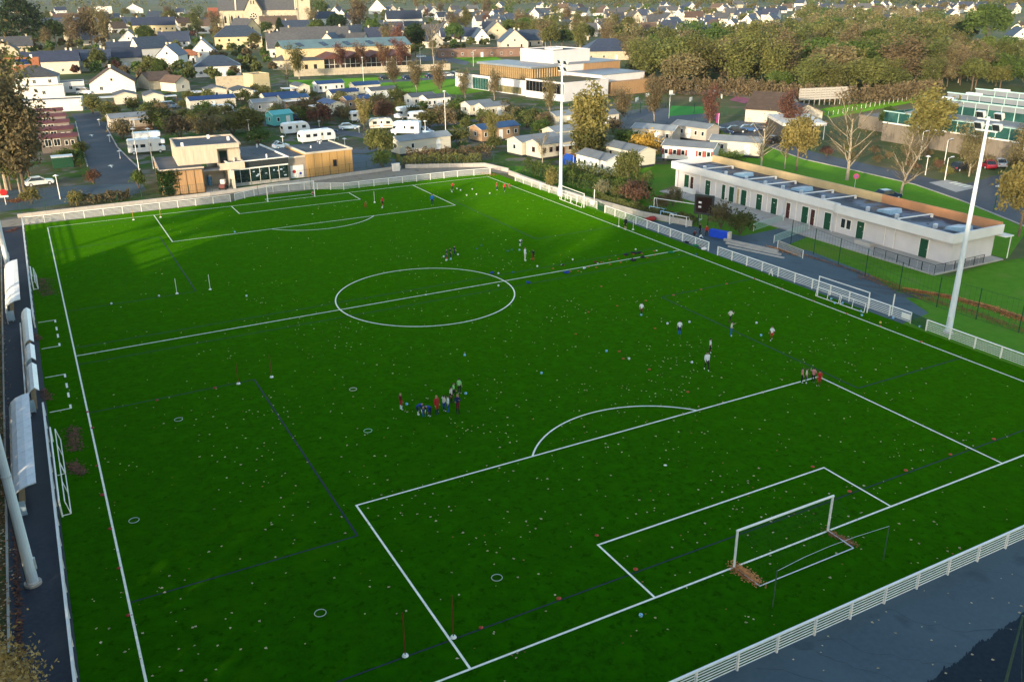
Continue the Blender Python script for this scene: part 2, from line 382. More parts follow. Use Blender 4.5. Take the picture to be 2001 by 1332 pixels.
fence('white railing bending round behind the far goal up to the far right corner', [q(459,392.5),(-4.5,109.6),q(534,376),q(595,371),q(672,371),q(731,364),q(894,346),q(958,341)])
fence('white railing on the right touchline beside the far floodlight mast', [q(1007,354),q(1167,409)])
fence('white railing on the right touchline in front of the scoreboard', [q(1182,416),q(1384,490)])
fence('white railing along the right touchline before the white clubhouse path', [q(1402,499),q(1779,632)])
fence('white railing at the foot of the near right floodlight mast', [q(1809,646),(36.75,-6.05)])
def small_gate(label, a, b):
    a = Vector((*a,0)); b = Vector((*b,0)); L = (b-a).length-.12; d = (b-a).normalized()
    t = thing('gate', label, 'gate', a+d*.06, math.atan2(d.y,d.x))
    f = MB(); f.bar((0,0,.05),(0,0,1.15),.06); f.bar((L,0,.05),(L,0,1.15),.06); f.bar((.03,0,1.12),(L-.03,0,1.12),.05); f.bar((.03,0,.1),(L-.03,0,.1),.05)
    f.build('gate_frame', GREENM, t)
    n = int(L/.11); bm = MB().box(-.022,-.012,.13,.022,.012,1.09).mesh('bar', GREENM)
    for i in range(1, n): mk('bar', bm, t, (L*i/n,0,0))
small_gate('dark green pitch gate near the far floodlight mast', q(1167,409), q(1182,416))
small_gate('dark green pitch gate beside the near right floodlight mast', q(1779,632), q(1809,646))
small_gate('dark gate in the far railing left of the far goal', (-8.6,107.5), q(459,392.5))

# ------------------------------------------------------------------ goals
NET = M('net_cord', (.035,.06,.035), .9, .1, 3)
DNET = M('green_tube', (.05,.09,.06), .6, .2, 3)
def full_goal(label, y, s):
    """s = -1: net runs towards -y"""
    t = thing('goal', label, 'goal', (0,y,0), 0 if s < 0 else math.pi)
    for k in (-1, 1): MB().tube((k*3.66,0,0),(k*3.66,0,2.44),.07,n=10).build('goal_post', WHITE, t, smooth=False)
    MB().tube((-3.73,0,2.44),(3.73,0,2.44),.07,n=10).build('crossbar', WHITE, t)
    for k in (-1, 1): MB().tube((k*4.2,-3.6,0),(k*4.2,-3.6,2.3),.035,n=6).build('net_support', DNET, t)
    MB().path([(-3.66,-.05,.05),(-3.6,-2.0,.05),(3.6,-2.0,.05),(3.66,-.05,.05)],.03).build('ground_frame', GALV, t)
    MB().path([(-4.2,-3.6,2.28),(-2,-3.3,2.16),(0,-3.2,2.12),(2,-3.3,2.16),(4.2,-3.6,2.28)],.012,4).build('tension_cord', GALV, t)
    n = MB()
    for i in range(25):                      # net: cords down the back and along it
        x = -3.6+7.2*i/24; n.path([(x,-.08,2.42),(x,-1.2,2.2),(x,-1.95,.06)],.0028,3)
    for j in range(9):
        f = j/8; y0, z0 = (-.08-1.12*f*2, 2.42-.22*f*2) if f < .5 else (-1.2-.75*(f*2-1), 2.2-2.14*(f*2-1))
        n.tube((-3.6,y0,z0),(3.6,y0,z0),.0028,n=3)
    for k in (-1, 1):
        for j in range(7): n.tube((k*3.64,-.08,.1+.38*j),(k*3.62,-1.95+.12*j,.1+.36*j),.0028,n=3)
    struct(n.build('net', NET, t, fix=False), 'stuff')
    return t
full_goal('white goal frame with leaf piles at its net, near end of the pitch', 0, -1)
full_goal('white goal at the far end before the glass-fronted building', LEN, 1)
def folded_goal(label, a, b, h=2.05, out=.35, rot=0):
    """small-sided goal stood against the railing, from a to b; its wings fold to the pitch side"""
    a = Vector((*a,0)); b = Vector((*b,0)); L = (b-a).length; d = (b-a).normalized()
    t = thing('folded_goal', label, 'goal', a, math.atan2(d.y,d.x))
    for x in (0, L): MB().tube((x,0,0),(x,0,h),.055,n=8).build('goal_post', WHITE, t)
    MB().tube((-.05,0,h),(L+.05,0,h),.055,n=8).build('crossbar', WHITE, t)
    for x0 in (0, L/2):
        f = MB(); f.path([(x0+.08,-out,.06),(x0+L/2-.1,-out,.06),(x0+L/2-.1,-out*.6,1.0),(x0+.08,-out*.6,1.0),(x0+.08,-out,.06)],.035)
        f.tube((x0+L/4,-out,.06),(x0+L/4,-out*.6,1.0),.03); f.tube((x0+.08,-out,.06),(x0+.04,0,.06),.03)
        f.build('folding_wing', WHITE, t)
folded_goal('white folded goal by the right railing, foot of the far floodlight mast', q(1097,389), q(1141,406))
folded_goal('white folded goal by the right railing in front of puddled asphalt', q(1597,577), q(1694,611), 2.1)
folded_goal('white folded goal leaning on the left railing near the long curved shelter', (-36.62,24.2), (-36.62,35.4), 1.15, .5)
folded_goal('white folded goal on the left railing beside the dark leaf pile', (-36.62,75.0), (-36.62,80.6), 1.15, .45)
p = G(1742,616); MB().tube((0,0,0),(0,0,2.2),.06,n=8).build('x', WHITE); o = bpy.data.objects['x']; o.name = 'white_post'; o.location = p
tag(o, 'short white post standing by the right railing, near the folded goal', 'post')
p = G(1161,399); o = copy = mk('white_post', o.data, None, p); tag(o, 'short white post by the far dark green pitch gate', 'post')

# ------------------------------------------------------------------ floodlight masts
LAMPM = M('floodlight_casing', (.55,.56,.55), .4, .1, 3)
def mast(label, x, y, cast=0):
    t = thing('floodlight_mast', label, 'floodlight', (x,y,0), R(cast))
    b = MB(); N = 14
    for k in range(5): b.tube((0,0,.15+19.6*k/5),(0,0,.15+19.6*(k+1)/5),.30-.19*k/5,.30-.19*(k+1)/5,N,cap=(k in (0,4)))
    b.build('pole', M('mast_paint', (.66,.70,.72), .45, .12, .6, stretch=(1,1,.3)), t, smooth=False)
    MB().tube((0,0,0),(0,0,.16),.45,n=14).build('base_plate', CONC, t)
    for zz in (6.8, 13.3): MB().tube((0,0,zz),(0,0,zz+.12),.325-.0097*zz,n=14).build('joint_ring', GALV, t)
    MB().tube((.31,.0,.2),(.13,.0,18.4),.018,n=5).build('cable', DARKM, t)
    MB().box(-.36,-.09,.95,-.27,.09,1.65).build('fuse_door', LAMPM, t)
    MB().bar((0,-1.0,19.55),(0,1.0,19.55),.12).bar((0,-1.0,18.6),(0,1.0,18.6),.12).build('cross_arm', LAMPM, t)
    lm = MB().extr([(-.05,-.32),(.32,-.22),(.32,.22),(-.05,.32)],-.36,.36).mesh('lamp_head', LAMPM)
    gm = MB().box(-.36,-.30,-.26,-.325,.30,.26)
    gl = MB().box(-.075,-.32,-.28,-.052,.32,.28).mesh('lamp_glass', GLASS)
    for z in (19.85, 18.95):
        for yy in (-.85, .85):
            h = mk('lamp_head', lm, t, (0,yy,z)); h.rotation_euler = (0,R(-25),0); mk('lamp_glass', gl, h)
mast('white floodlight mast beside the right railing, nearest the clubhouse', 38.2, 17.8)
mast('white floodlight mast by the hedge at the far right railing', 37.0, 85.4)
mast('thick white floodlight mast at the lower left edge beside the path', -38.45, 17.6, 180)
mast('white floodlight mast at the left edge above the far curved shelter', -39.0, 86.5, 180)

# ------------------------------------------------------------------ shelters and dugouts
SHELL = M('shelter_sheet', (.86,.84,.80), .45, .10, 1.5, spec=.4)
RUST = M('rust', (.22,.07,.03), .9, .3, 3)
def shelter(label, x, y0, y1, w=1.7, h=2.35, name='spectator_shelter'):
    """curved sheet roof: high at the back (-x), curling down to the back wall; opens to +x"""
    t = thing(name, label, 'shelter', (x,y0,0)); L = y1-y0; n = max(2, round(L/1.2))
    prof = [(-w*.5,.25),(-w*.5,.9),(-w*.47,1.45),(-w*.36,1.85),(-w*.16,2.12),(w*.1,2.27),(w*.38,h)]
    pan = []
    def panel(a, b):
        bb = MB(); k = len(prof)
        for yy in (a, b):
            for dz in (0, .03):
                for (px_, pz) in prof: bb.v.append((px_, yy, pz+dz))
        for i in range(k-1):
            bb.f += [(i,i+1,2*k+i+1,2*k+i), (k+i,3*k+i,3*k+i+1,k+i+1), (i,k+i,k+i+1,i+1), (2*k+i,2*k+i+1,3*k+i+1,3*k+i)]
        bb.f += [(k-1,2*k-1,4*k-1,3*k-1),(0,2*k,3*k,k)]
        return bb
    pm = panel(.012, L/n-.012).mesh('roof_panel', SHELL, False)
    for i in range(n): mk('roof_panel', pm, t, (0,L*i/n,0))
    rib = MB()
    pr = [(a, 0, b-.03) for a, b in prof]; rib.path([(pr[0][0],0,0)]+pr, .03, 6)
    rm = rib.mesh('frame_rib', GALV)
    for i in range(n+1): mk('frame_rib', rm, t, (0,min(max(L*i/n,.03),L-.03),0))
    MB().box(-w*.34,.1,.42,-w*.34+.36,L-.1,.47).build('bench', M('bench_wood', (.25,.16,.08), .8, .2, 3, stretch=(1,.2,1)), t)
    lg = MB().box(-.03,-.03,0,.03,.03,.42).mesh('bench_leg', GALV)
    for i in range(n): mk('bench_leg', lg, t, (-w*.34+.18,L*(i+.5)/n,0))
    for yy in (.02, L-.02):                     # end cheeks
        MB().prism([(-w*.48,yy-.012),(-w*.1,yy-.012),(-w*.1,yy+.012),(-w*.48,yy+.012)],.3,1.3).build('side_panel', M('shelter_glazing', (.35,.45,.52), .2, .1, 2, spec=.5), t)
    return t
shelter('white curved shelter with blue side panel, farther one beside the left path', -38.35, 64.4, 80.0, 1.7)
shelter('long white curved shelter with ribbed roof, nearest one beside the left path', -38.3, 25.0, 39.8, 1.75)
shelter('longest white curved dugout, behind the farther dashed technical area', -37.35, 52.2, 61.6, 1.05, 2.0, 'dugout')
shelter('small white curved dugout behind the nearer dashed technical area', -37.35, 40.8, 46.4, 1.05, 2.0, 'dugout')
shelter('shortest white curved officials dugout at the halfway line between two dugouts', -37.35, 47.6, 51.2, 1.05, 2.0, 'dugout')
W = thing('panel_wall', 'low white panel wall running behind the three dugouts', 'wall', (-38.05,42.2,0))
wm = MB().box(-.05,.01,0,.05,2.39,.95).mesh('panel', WHITE); rmm = MB().box(.051,.01,.55,.075,2.39,.70).mesh('stripe', RUST)
for i in range(8): o = mk('panel', wm, W, (0,2.4*i,0)); mk('stripe', rmm, o)
# round life-buoy like sign on a post at the left edge
t = thing('sign_post', 'red and white round sign on a post at the left edge', 'sign', G(12,400))
MB().tube((0,0,0),(0,0,2.0),.05,n=8).build('post', WHITE, t)
MB().tube((0,-.06,1.9),(0,-.02,1.9),.5,n=16).build('sign_plate', M('red_paint', (.42,.02,.02), .5, .1, 3), t)
MB().box(-.55,-.05,1.15,.55,-.01,1.4).build('name_plate', WHITE, t)
# tall net post at the bottom right
t = thing('net_pole', 'dark pole with two stays standing in the dark bluish patch, bottom right', 'pole', G(1962,1345))
MB().tube((0,0,0),(0,0,4.2),.07,.05,n=8).build('pole', DNET, t)
for dx in (-.25, .28): MB().tube((dx*3.0,-.3,0),(0,0,4.1),.025,n=6).build('stay', DNET, t)
# long ball-stop mesh fences: thin green posts with netting wire
MESHW = M('fence_wire', (.02,.05,.035), .6, .2, 3)
def mesh_fence(label, pts, h=2.0, bay=3.0, vert=.25, pm=GREENM, horiz=3):
    a0 = Vector((pts[0][0],pts[0][1],0)); t = thing('mesh_fence', label, 'fence', a0)
    for a, b in zip(pts[:-1], pts[1:]):
        a = Vector((a[0],a[1],0)); b = Vector((b[0],b[1],0)); L = (b-a).length; n = max(1, round(L/bay)); d = (b-a)/L; w = L/n
        ang = math.atan2(d.y, d.x); k = (round(w,2), h, vert, horiz)
        if k not in _rails:
            m_ = MB(); nv = max(2, int(w/vert))
            for i in range(1, nv): m_.box(w*i/nv-.006,-.006,.06,w*i/nv+.006,.006,h-.04)
            for j in range(horiz): z = .08+(h-.16)*j/(horiz-1); m_.box(.03,-.016,z-.012,w-.03,-.007,z+.012)
            _rails[k] = m_.mesh('mesh_panel', MESHW)
        if ('p', h) not in _rails: _rails[('p', h)] = MB().box(-.035,-.035,0,.035,.035,h).mesh('post', pm)
        for i in range(n+1):
            mk('post', _rails[('p', h)], t, a+d*w*i-a0, ang)
            if i < n: mk('mesh_panel', _rails[k], t, a+d*w*i-a0, ang)
mesh_fence('tall green wire fence between the asphalt path and the clubhouse lawn', [q(1545,478),q(1690,540),q(1830,600),q(1990,650),(46,5)], 3.2, 4.5, .5)
mesh_fence('green wire fence behind the far path before the reception building', [(-37,113),(-24,113.6),(-10,114.0),(3,116.2),(14,118.0),(24,119.2),(39.5,112.8),(41,104)], 2.0, 3.2, .3)
mesh_fence('green wire fence behind the low wall along the far right hedge', [(40.2,103.5),(40.6,88),(43.5,74)], 2.0, 3.2, .3)
def lowwall(label, pts, h, w, mat, name='low_wall', blen=2.0):
    t = thing(name, label, 'wall', (pts[0][0],pts[0][1],0)); a0 = Vector((pts[0][0],pts[0][1],0))
    for a, b in zip(pts[:-1], pts[1:]):
        a = Vector((a[0],a[1],0)); b = Vector((b[0],b[1],0)); L = (b-a).length; d = (b-a)/L; ang = math.atan2(d.y,d.x); n = max(1, round(L/blen)); l = L/n
        k = ('lw', round(l,2), h, w, mat.name)
        if k not in _rails: _rails[k] = MB().box(.012,-w/2,0,l-.012,w/2,h).mesh('wall_panel', mat)
        for i in range(n): mk('wall_panel', _rails[k], t, a+d*l*i-a0, ang)
    return t
lowwall('pale concrete panel wall bordering the far path below the reception terrace', [(-37.5,112.7),(-24.5,113.0),(-10.5,113.4),(2.5,115.6),(14,117.4),(23.8,118.7)], .55, .2, CONC)
lowwall('pale low wall below the dark hedge at the far right corner', [(24.6,118.6),(37.6,112.6),(38.9,106)], .7, .25, CONC)
lowwall('grey concrete wall running along the right railing below the hedge', [(37.9,104),(37.9,92),(38.4,80),(40.0,68),(42.6,60.5)], .8, .2, CONC)
# ------------------------------------------------------------------ balls, cones, poles, hoops, bibs, leaves on the pitch
def uv(r, n=12, m_=8):
    b = MB()
    for j in range(m_+1):
        for i in range(n):
            th = math.pi*j/m_; ph = 2*math.pi*i/n; b.v.append((r*math.sin(th)*math.cos(ph), r*math.sin(th)*math.sin(ph), r-r*math.cos(th)))
    for j in range(m_):
        for i in range(n): b.f.append((j*n+i,(j+1)*n+i,(j+1)*n+(i+1)%n,j*n+(i+1)%n)[::-1])
    return b
def pent(r):
    """dark pentagon patches lying on the ball"""
    b = MB(); ph = (1+5**.5)/2
    for v_ in [(0,s,t*ph) for s in (-1,1) for t in (-1,1)]+[(s,t*ph,0) for s in (-1,1) for t in (-1,1)]+[(t*ph,0,s) for s in (-1,1) for t in (-1,1)]:
        n = Vector(v_).normalized(); u_ = n.orthogonal().normalized(); w_ = n.cross(u_)
        b.poly([((n+(u_*math.cos(2*math.pi*k/5)+w_*math.sin(2*math.pi*k/5))*.32).normalized()*r*1.02+Vector((0,0,r))) for k in range(5)])
    return b
def surf(x, y): return .015
ballm = {}
for nm, c, c2 in (('white', (.75,.76,.74), (.03,.05,.12)), ('blue', (.10,.38,.62), (.70,.72,.72)), ('yellow', (.75,.55,.12), (.2,.1,.05))):
    ballm[nm] = (uv(.115).mesh('football', M(nm+'_ball', c, .4, .05, 6), True), pent(.115).mesh('patch', M(nm+'_ball_patch', c2, .4, .1, 6)))
balls = [('blue',1253,617),('white',1347,631),('blue',1487,657),('white',1478,633),('white',1229,703),('blue',1185,688),('blue',1058,731),('blue',908,696),('blue',1252,1205),
 ('blue',795,792),('blue',910,771),('white',872,510),('white',895,499),('white',1050,522),('white',974,536),('blue',1624,586),('blue',1631,594),('blue',1646,594),('blue',1682,610),('blue',1684,618),
 ('blue',1745,623),('blue',1797,640),('yellow',1720,632),('white',1304,634),('blue',459,455),('white',867,503),('white',747,407),('white',893,370),('white',900,373),('white',883,376),('white',912,383),('white',931,381),('white',957,379),('white',923,371),('blue',881,508),
 ('white',1119,509),('white',1141,526),('white',1242,489),('white',218,595),('white',311,580),('white',482,580),('blue',1015,490),('white',1352,710),('white',974,560)]
BW = {'white': 'white football', 'blue': 'pale blue football', 'yellow': 'yellow football'}
for nm in ballm:
    L = sorted([b for b in balls if b[0] == nm], key=lambda b: b[1])
    for i, (_, u, v) in enumerate(L):
        near = ('near the centre circle' if 640 < u < 1010 and 480 < v < 660 else 'by the right railing' if u > 1600 else 'near the far goal line' if v < 430 else 'on the left half' if u < 640 else 'behind the near goal line' if v > 1000 else 'on the right half')
        o = thing('football', ('single %s %s' % (BW[nm], near)) if len(L) == 1 else '%s %s, %s %s ball counting from the left' % (BW[nm], near, nth(i+1), nm.replace('blue','blue')), 'ball', G(u, v)+Vector((0,0,.013)), rnd.random()*6, 'balls lying on the pitch', 1.0)
        mk('ball_cover', ballm[nm][0], o); mk('patches', ballm[nm][1], o)['kind'] = 'stuff'
# marker discs (flat cones with a hole)
def disc_mesh(c):
    b = MB(); N = 12
    for r, z in ((.125,0),(.12,.012),(.055,.065),(.035,.06),(.05,.012)):
        for k in range(N): b.v.append((r*math.cos(2*math.pi*k/N), r*math.sin(2*math.pi*k/N), z))
    for j in range(4):
        for k in range(N): b.f.append((j*N+k, j*N+(k+1)%N, (j+1)*N+(k+1)%N, (j+1)*N+k))
    return b.mesh('marker_disc', c)
discs = {'orange': disc_mesh(M('orange_plastic', (.42,.055,.018), .5, .1, 5)), 'red': disc_mesh(M('red_plastic', (.32,.012,.012), .5, .1, 5)), 'blue': disc_mesh(M('blue_plastic', (.01,.05,.30), .5, .1, 5)), 'white': disc_mesh(WHITE)}
dl = []
for (u, v) in [(1262,588),(1206,598),(1316,577),(1370,566),(1420,555),(1474,545),(1528,564),(1590,588),(1655,613),(1720,637),(1800,668),(1210,687),(1218,701),(1269,722),(1344,766),(1125,653),(1150,610),(1280,642),(1175,560)]: dl.append(('orange',u,v,'on the right half near the blue box'))
for (u, v) in [(1081,525),(1101,519),(1130,530),(1163,512),(1150,522),(1175,513),(1191,508),(1208,506),(1222,500),(1238,497),(1254,496),(1278,491),(1279,499),(1265,504),(1213,513),(1165,523),(1115,531),(1192,517)]: dl.append(('orange',u,v,'beside the halfway line'))
for (u, v) in [(1588,912),(1660,960),(1770,919),(1857,888),(1942,858),(1242,1112),(1092,1169),(940,1226),(1166,1046)]: dl.append(('orange',u,v,'on the near blue line'))
for (u, v) in [(171,805),(307,782),(420,758),(181,836),(189,910),(200,967),(215,1033),(232,1110),(250,1202)]: dl.append(('red',u,v,'on the left touchline or blue line'))
for (u, v) in [(962,534),(1031,552),(1003,532),(941,480),(932,486),(1000,488),(992,491),(1360,497),(1105,533)]: dl.append(('blue',u,v,'near the centre circle'))
for (u, v) in [(1098,518),(1143,524),(1168,515),(1283,490),(1104,533)]: dl.append(('white',u,v,'beside the halfway line'))
for c in discs:
    for wh in sorted({d[3] for d in dl if d[0] == c}):
        L = sorted([d for d in dl if d[0] == c and d[3] == wh], key=lambda d: d[1])
        for i, (_, u, v, _) in enumerate(L):
            o = mk('marker_disc', discs[c], None, G(u, v)+Vector((0,0,.025)), rnd.random()*6, rnd.uniform(.9,1.15))
            tag(o, '%s marker disc %s, %s from the left' % (c, wh, nth(i+1)), 'marker disc', 'training marker discs')
# slalom poles on bases
def spole(label, u, v, c, base, h=1.7, lean=(0,0)):
    t = thing('training_pole', label, 'training pole', G(u, v)+Vector((0,0,.02)), 0, 'training poles')
    MB().tube((0,0,.06),(lean[0],lean[1],h),.03,n=8).build('pole', c, t)
    MB().tube((0,0,0),(0,0,.1),.17,.11,n=10).build('base', base, t)
YP = M('pale_pole', (.72,.70,.55), .5, .08, 4); RP = M('red_pole', (.16,.018,.012), .5, .1, 4); OP = M('orange_pole', (.45,.22,.06), .5, .1, 4)
for (lb, u, v, c, h) in (('pale training pole left of the blue line, farther flank',346,574,YP,1.7),('pale training pole right of the blue line, farther flank',411,566,YP,1.7),('red training pole on white base at the corner of the blue box',466,750,RP,2.0),
  ('red training pole right of the near-left blue box',531,737,RP,2.0),('red training pole at the near penalty area corner line',886,1245,RP,2.6),('red training pole on the near blue line, lowest of all',792,1281,RP,2.6),
  ('thin orange training pole at the far goal line, left one',261,430,OP,1.7),('thin orange training pole at the far penalty corner',314,425,OP,1.5),('pale training pole inside the far penalty area',732,396,YP,1.7),
  ('pale training pole left of the dark-clothed person at the right touchline',1209,443,YP,1.5),('pale training pole right of the dark-clothed person at the right touchline',1237,449,YP,1.4)):
    spole(lb, u, v, c, WHITE, h)
def torus(R_, r_, n=28, k=6):
    b = MB()
    for i in range(n):
        a = 2*math.pi*i/n
        for j in range(k):
            t = 2*math.pi*j/k; b.v.append(((R_+r_*math.cos(t))*math.cos(a), (R_+r_*math.cos(t))*math.sin(a), r_+r_*math.sin(t)))
    for i in range(n):
        for j in range(k): b.f.append((i*k+j, ((i+1)%n)*k+j, ((i+1)%n)*k+(j+1)%k, i*k+(j+1)%k))
    return b
HW_ = M('hoop_white', (.40,.46,.40), .5, .1, 4)
for lb, u, v, c in (('white training hoop below the left blue box corner',349,820,HW_),('white training hoop left near the touchline, outside the blue box',262,1017,HW_),('white training hoop inside the near penalty area',971,1129,HW_),
  ('white training hoop between blue box and near penalty line',626,1198,HW_),('pale training hoop above the bending group',690,761,M('pale_pink', (.6,.5,.45), .5, .1, 4)),('pale green training hoop beside the players group',719,842,M('pale_green', (.3,.55,.35), .5, .1, 4))):
    tag(torus(.30,.022).build('training_hoop', c, None, G(u, v)+Vector((0,0,.02)), 0, True), lb, 'hoop', 'training hoops')
# bibs and bags dropped along the halfway line
def bundle(label, u, v, c, s=.35, seed=0):
    r_ = random.Random(seed); b = uv(1,10,6)
    b.v = [(x*s*(1+.3*math.sin(3*y+seed))*r_.uniform(.85,1.1), y*s*.7*(1+.25*math.cos(4*x+seed)), z*s*.32*r_.uniform(.8,1.1)) for x, y, z in b.v]
    tag(b.build('bib_pile', c, None, G(u, v)+Vector((0,0,.014)), seed, True), label, 'clothing', 'clothing dropped by the halfway line')
DKC = M('dark_cloth', (.012,.014,.02), .9, .3, 5); BLC = M('blue_cloth', (.01,.04,.28), .9, .2, 5); GRC = M('green_cloth', (.01,.16,.06), .9, .2, 5)
for i, (lb, u, v, c, s) in enumerate((('dark jacket dropped on the far side of the halfway line, right end',1223,499,DKC,.4),('dark jacket between two others by the halfway line end',1238,496,DKC,.4),('dark bag farthest right above the halfway line',1250,495,DKC,.35),
  ('dark blue bag just below the halfway line, right end',1256,504,DKC,.4),('dark clothes heap lying under the halfway line, right end',1237,510,DKC,.45),('blue bag under the halfway line, right of the circle',1107,534,BLC,.4),
  ('small blue cloth above the halfway line by the circle',962,534,BLC,.3),('small blue cloth right of the circle below the halfway line',1032,553,BLC,.3),('green cloth where the halfway line meets the right touchline',1312,495,GRC,.4),('dark cap by the halfway line, left of the jackets',1100,519,DKC,.25),('dark red shirt by the halfway line',1163,513,M('maroon_cloth',(.12,.01,.02),.9,.2,5),.28),('green bag beside the right railing opening',1361,482,GRC,.5),('white bag on the grass by the right railing opening',1376,488,WHITE,.45),('dark blue bag leaning at the right railing opening',1371,482,DKC,.45),('dark bag under the right railing near the scoreboard',1344,475,DKC,.4))):
    bundle(lb, u, v, c, s, i+1)

# fallen leaves: thousands of small bent leaves
LEAFP = M('pale_leaf', (.36,.30,.16), .8, .5, .9, c2=(.50,.40,.24), trans=.15)
LEAFB = M('brown_leaf', (.20,.065,.02), .85, .45, 1.6, c2=(.32,.13,.045), trans=.15)
LEAFD = M('dark_leaf', (.10,.035,.022), .85, .4, 1.6, c2=(.17,.07,.04))
def leaf(b, x, y, z, s, r_):
    a = r_.random()*6.28; t = r_.uniform(-.5,.5); c, sn = math.cos(a), math.sin(a)
    P = [(-.5,0,0),(-.1,-.38,.12+t*.2),(.5,0,0),(-.1,.38,.14-t*.2)]
    k = len(b.v)
    for px_, py_, pz in P: b.v.append((x+s*(px_*c-py_*sn), y+s*(px_*sn+py_*c), z+s*abs(pz)))
    b.f += [(k,k+1,k+2),(k,k+2,k+3)]
def scatter(name, mat, pts, smin, smax, seed):
    r_ = random.Random(seed); b = MB()
    for x, y, z in pts: leaf(b, x, y, z, r_.uniform(smin, smax), r_)
    o = b.build(name, mat, fix=False); struct(o, 'stuff'); return o
r_ = random.Random(11); pts = []; pb = []
from mathutils import noise as mnoise
while len(pts) < 1700:
    x, y = r_.uniform(-36,36), r_.uniform(-6,106)
    w = (.10+.9*max(0, 1-abs((y-22)/48)))*(.35+.65*max(0, 1-abs((x-0)/30)))+.04
    w *= .22+3.2*max(0, mnoise.noise((x*.11,y*.11,3))+.05)**1.3+1.5*max(0, mnoise.noise((x*.35,y*.35,9)))
    if r_.random() < w*.8: (pts if r_.random() < .8 else pb).append((x, y, .03))
o = scatter('fallen_leaves', LEAFP, pts, .07, .22, 1); o['label'] = 'pale fallen leaves scattered over the pitch'
o = scatter('fallen_leaves', LEAFB, pb, .07, .17, 2); o['label'] = 'brown fallen leaves scattered over the pitch'
r_ = random.Random(14)
scatter('fallen_leaves', LEAFP, [(r_.uniform(-20,36), r_.uniform(-16,-6.4), .03) for _ in range(140)], .08, .2, 3)
def pile(label, poly, n, mat, seed, h=.12, smin=.09, smax=.2):
    """drift of leaves heaped along a polyline of (x, y, halfwidth)"""
    r_ = random.Random(seed); P = []
    for _ in range(n):
        i = r_.randrange(len(poly)-1); t = r_.random(); a, b = poly[i], poly[i+1]
        w = a[2]+(b[2]-a[2])*t; g = max(-1.6, min(1.6, r_.gauss(0,.55)))
        d = Vector((b[0]-a[0], b[1]-a[1])).normalized(); s = r_.gauss(0,.25)
        P.append((a[0]+(b[0]-a[0])*t-d.y*g*w+d.x*s, a[1]+(b[1]-a[1])*t+d.x*g*w+d.y*s, .03+r_.random()*h*max(0, 1-abs(g))))
    o = scatter('leaf_pile', mat, P, smin, smax, seed); o['label'] = label
    o.location = (poly[0][0], poly[0][1], 0)
    me = o.data
    for v_ in me.vertices: v_.co.x -= poly[0][0]; v_.co.y -= poly[0][1]
    o['kind'] = 'stuff'
def pq(*a): return [(*G(u, v)[:2], w) for u, v, w in a]
ORL = M('orange_leaf', (.42,.13,.03), .8, .4, 2.5, c2=(.62,.26,.08), trans=.15)
pile('orange leaf drift at the left corner of the near goal net', pq((1438,1108,.42),(1478,1137,.36)), 620, ORL, 21, .10, .07, .16)
pile('brown leaf drift at the right corner of the near goal net', pq((1620,1040,.22),(1668,1064,.32)), 320, LEAFB, 22, .07, .07, .16)
pile('dark leaf heap inside the left touchline beside the folded goal', pq((78,545,.9),(95,578,.9)), 700, LEAFD, 23, .1)
pile('reddish leaf heap inside the left touchline below the technical area', pq((140,836,.5),(148,880,.5)), 420, LEAFD, 24, .1)
pile('smaller reddish leaf heap at the left touchline', pq((140,905,.5),(160,926,.4)), 300, LEAFD, 25, .1)
pile('leaf heap in the mouth of the farther dugout', pq((70,655,.3),(78,664,.3)), 120, LEAFD, 26, .1)
pile('leaf heap in the mouth of the nearer dugout', pq((84,760,.35),(96,782,.35)), 180, LEAFD, 27, .1)
pile('long orange leaf drift along the fence at the right of the near mast', pq((1770,566,.3),(1850,580,.6),(1930,600,.7),(2010,628,.8)), 2600, ORL, 28, .25, .12, .24)
pile('brown leaf litter on the verge below the orange drift', pq((1680,540,.6),(1800,580,.8),(1900,610,.9),(2010,650,.9)), 1500, LEAFB, 29, .05)
pile('orange leaves at the foot of the steps by the clubhouse path', pq((1500,482,.5),(1560,500,.4)), 420, ORL, 30, .15)
pile('brown leaf line along the grass bank of the clubhouse', pq((1545,490,.4),(1640,520,.4),(1760,560,.4)), 700, LEAFB, 31, .06)
pile('red leaves heaped at the far right corner of the railing', pq((938,338,.9),(968,343,.9)), 420, ORL, 32, .15)
pile('dark red leaf line along the kerb of the left path', [(-39.3,0,.18),(-39.2,25,.2)], 800, LEAFD, 33, .06)
pile('dark red leaves at the far end of the left path', [(-39,104,.8),(-37.6,106,.5)], 300, LEAFD, 34, .1)
pile('brown leaves at the foot of the red and white sign', pq((20,395,1.6),(60,385,1.6)), 900, LEAFB, 35, .1, .12, .25)
r_ = random.Random(15)
scatter('fallen_leaves', LEAFP, [(r_.gauss(-40.6,.55), r_.uniform(-20,70), .05+abs(r_.gauss(0,.12))) for _ in range(2600)], .10, .22, 4)
scatter('fallen_leaves', LEAFB, [(r_.gauss(-40.6,.6), r_.uniform(-20,90), .05+abs(r_.gauss(0,.12))) for _ in range(3200)], .10, .22, 5)
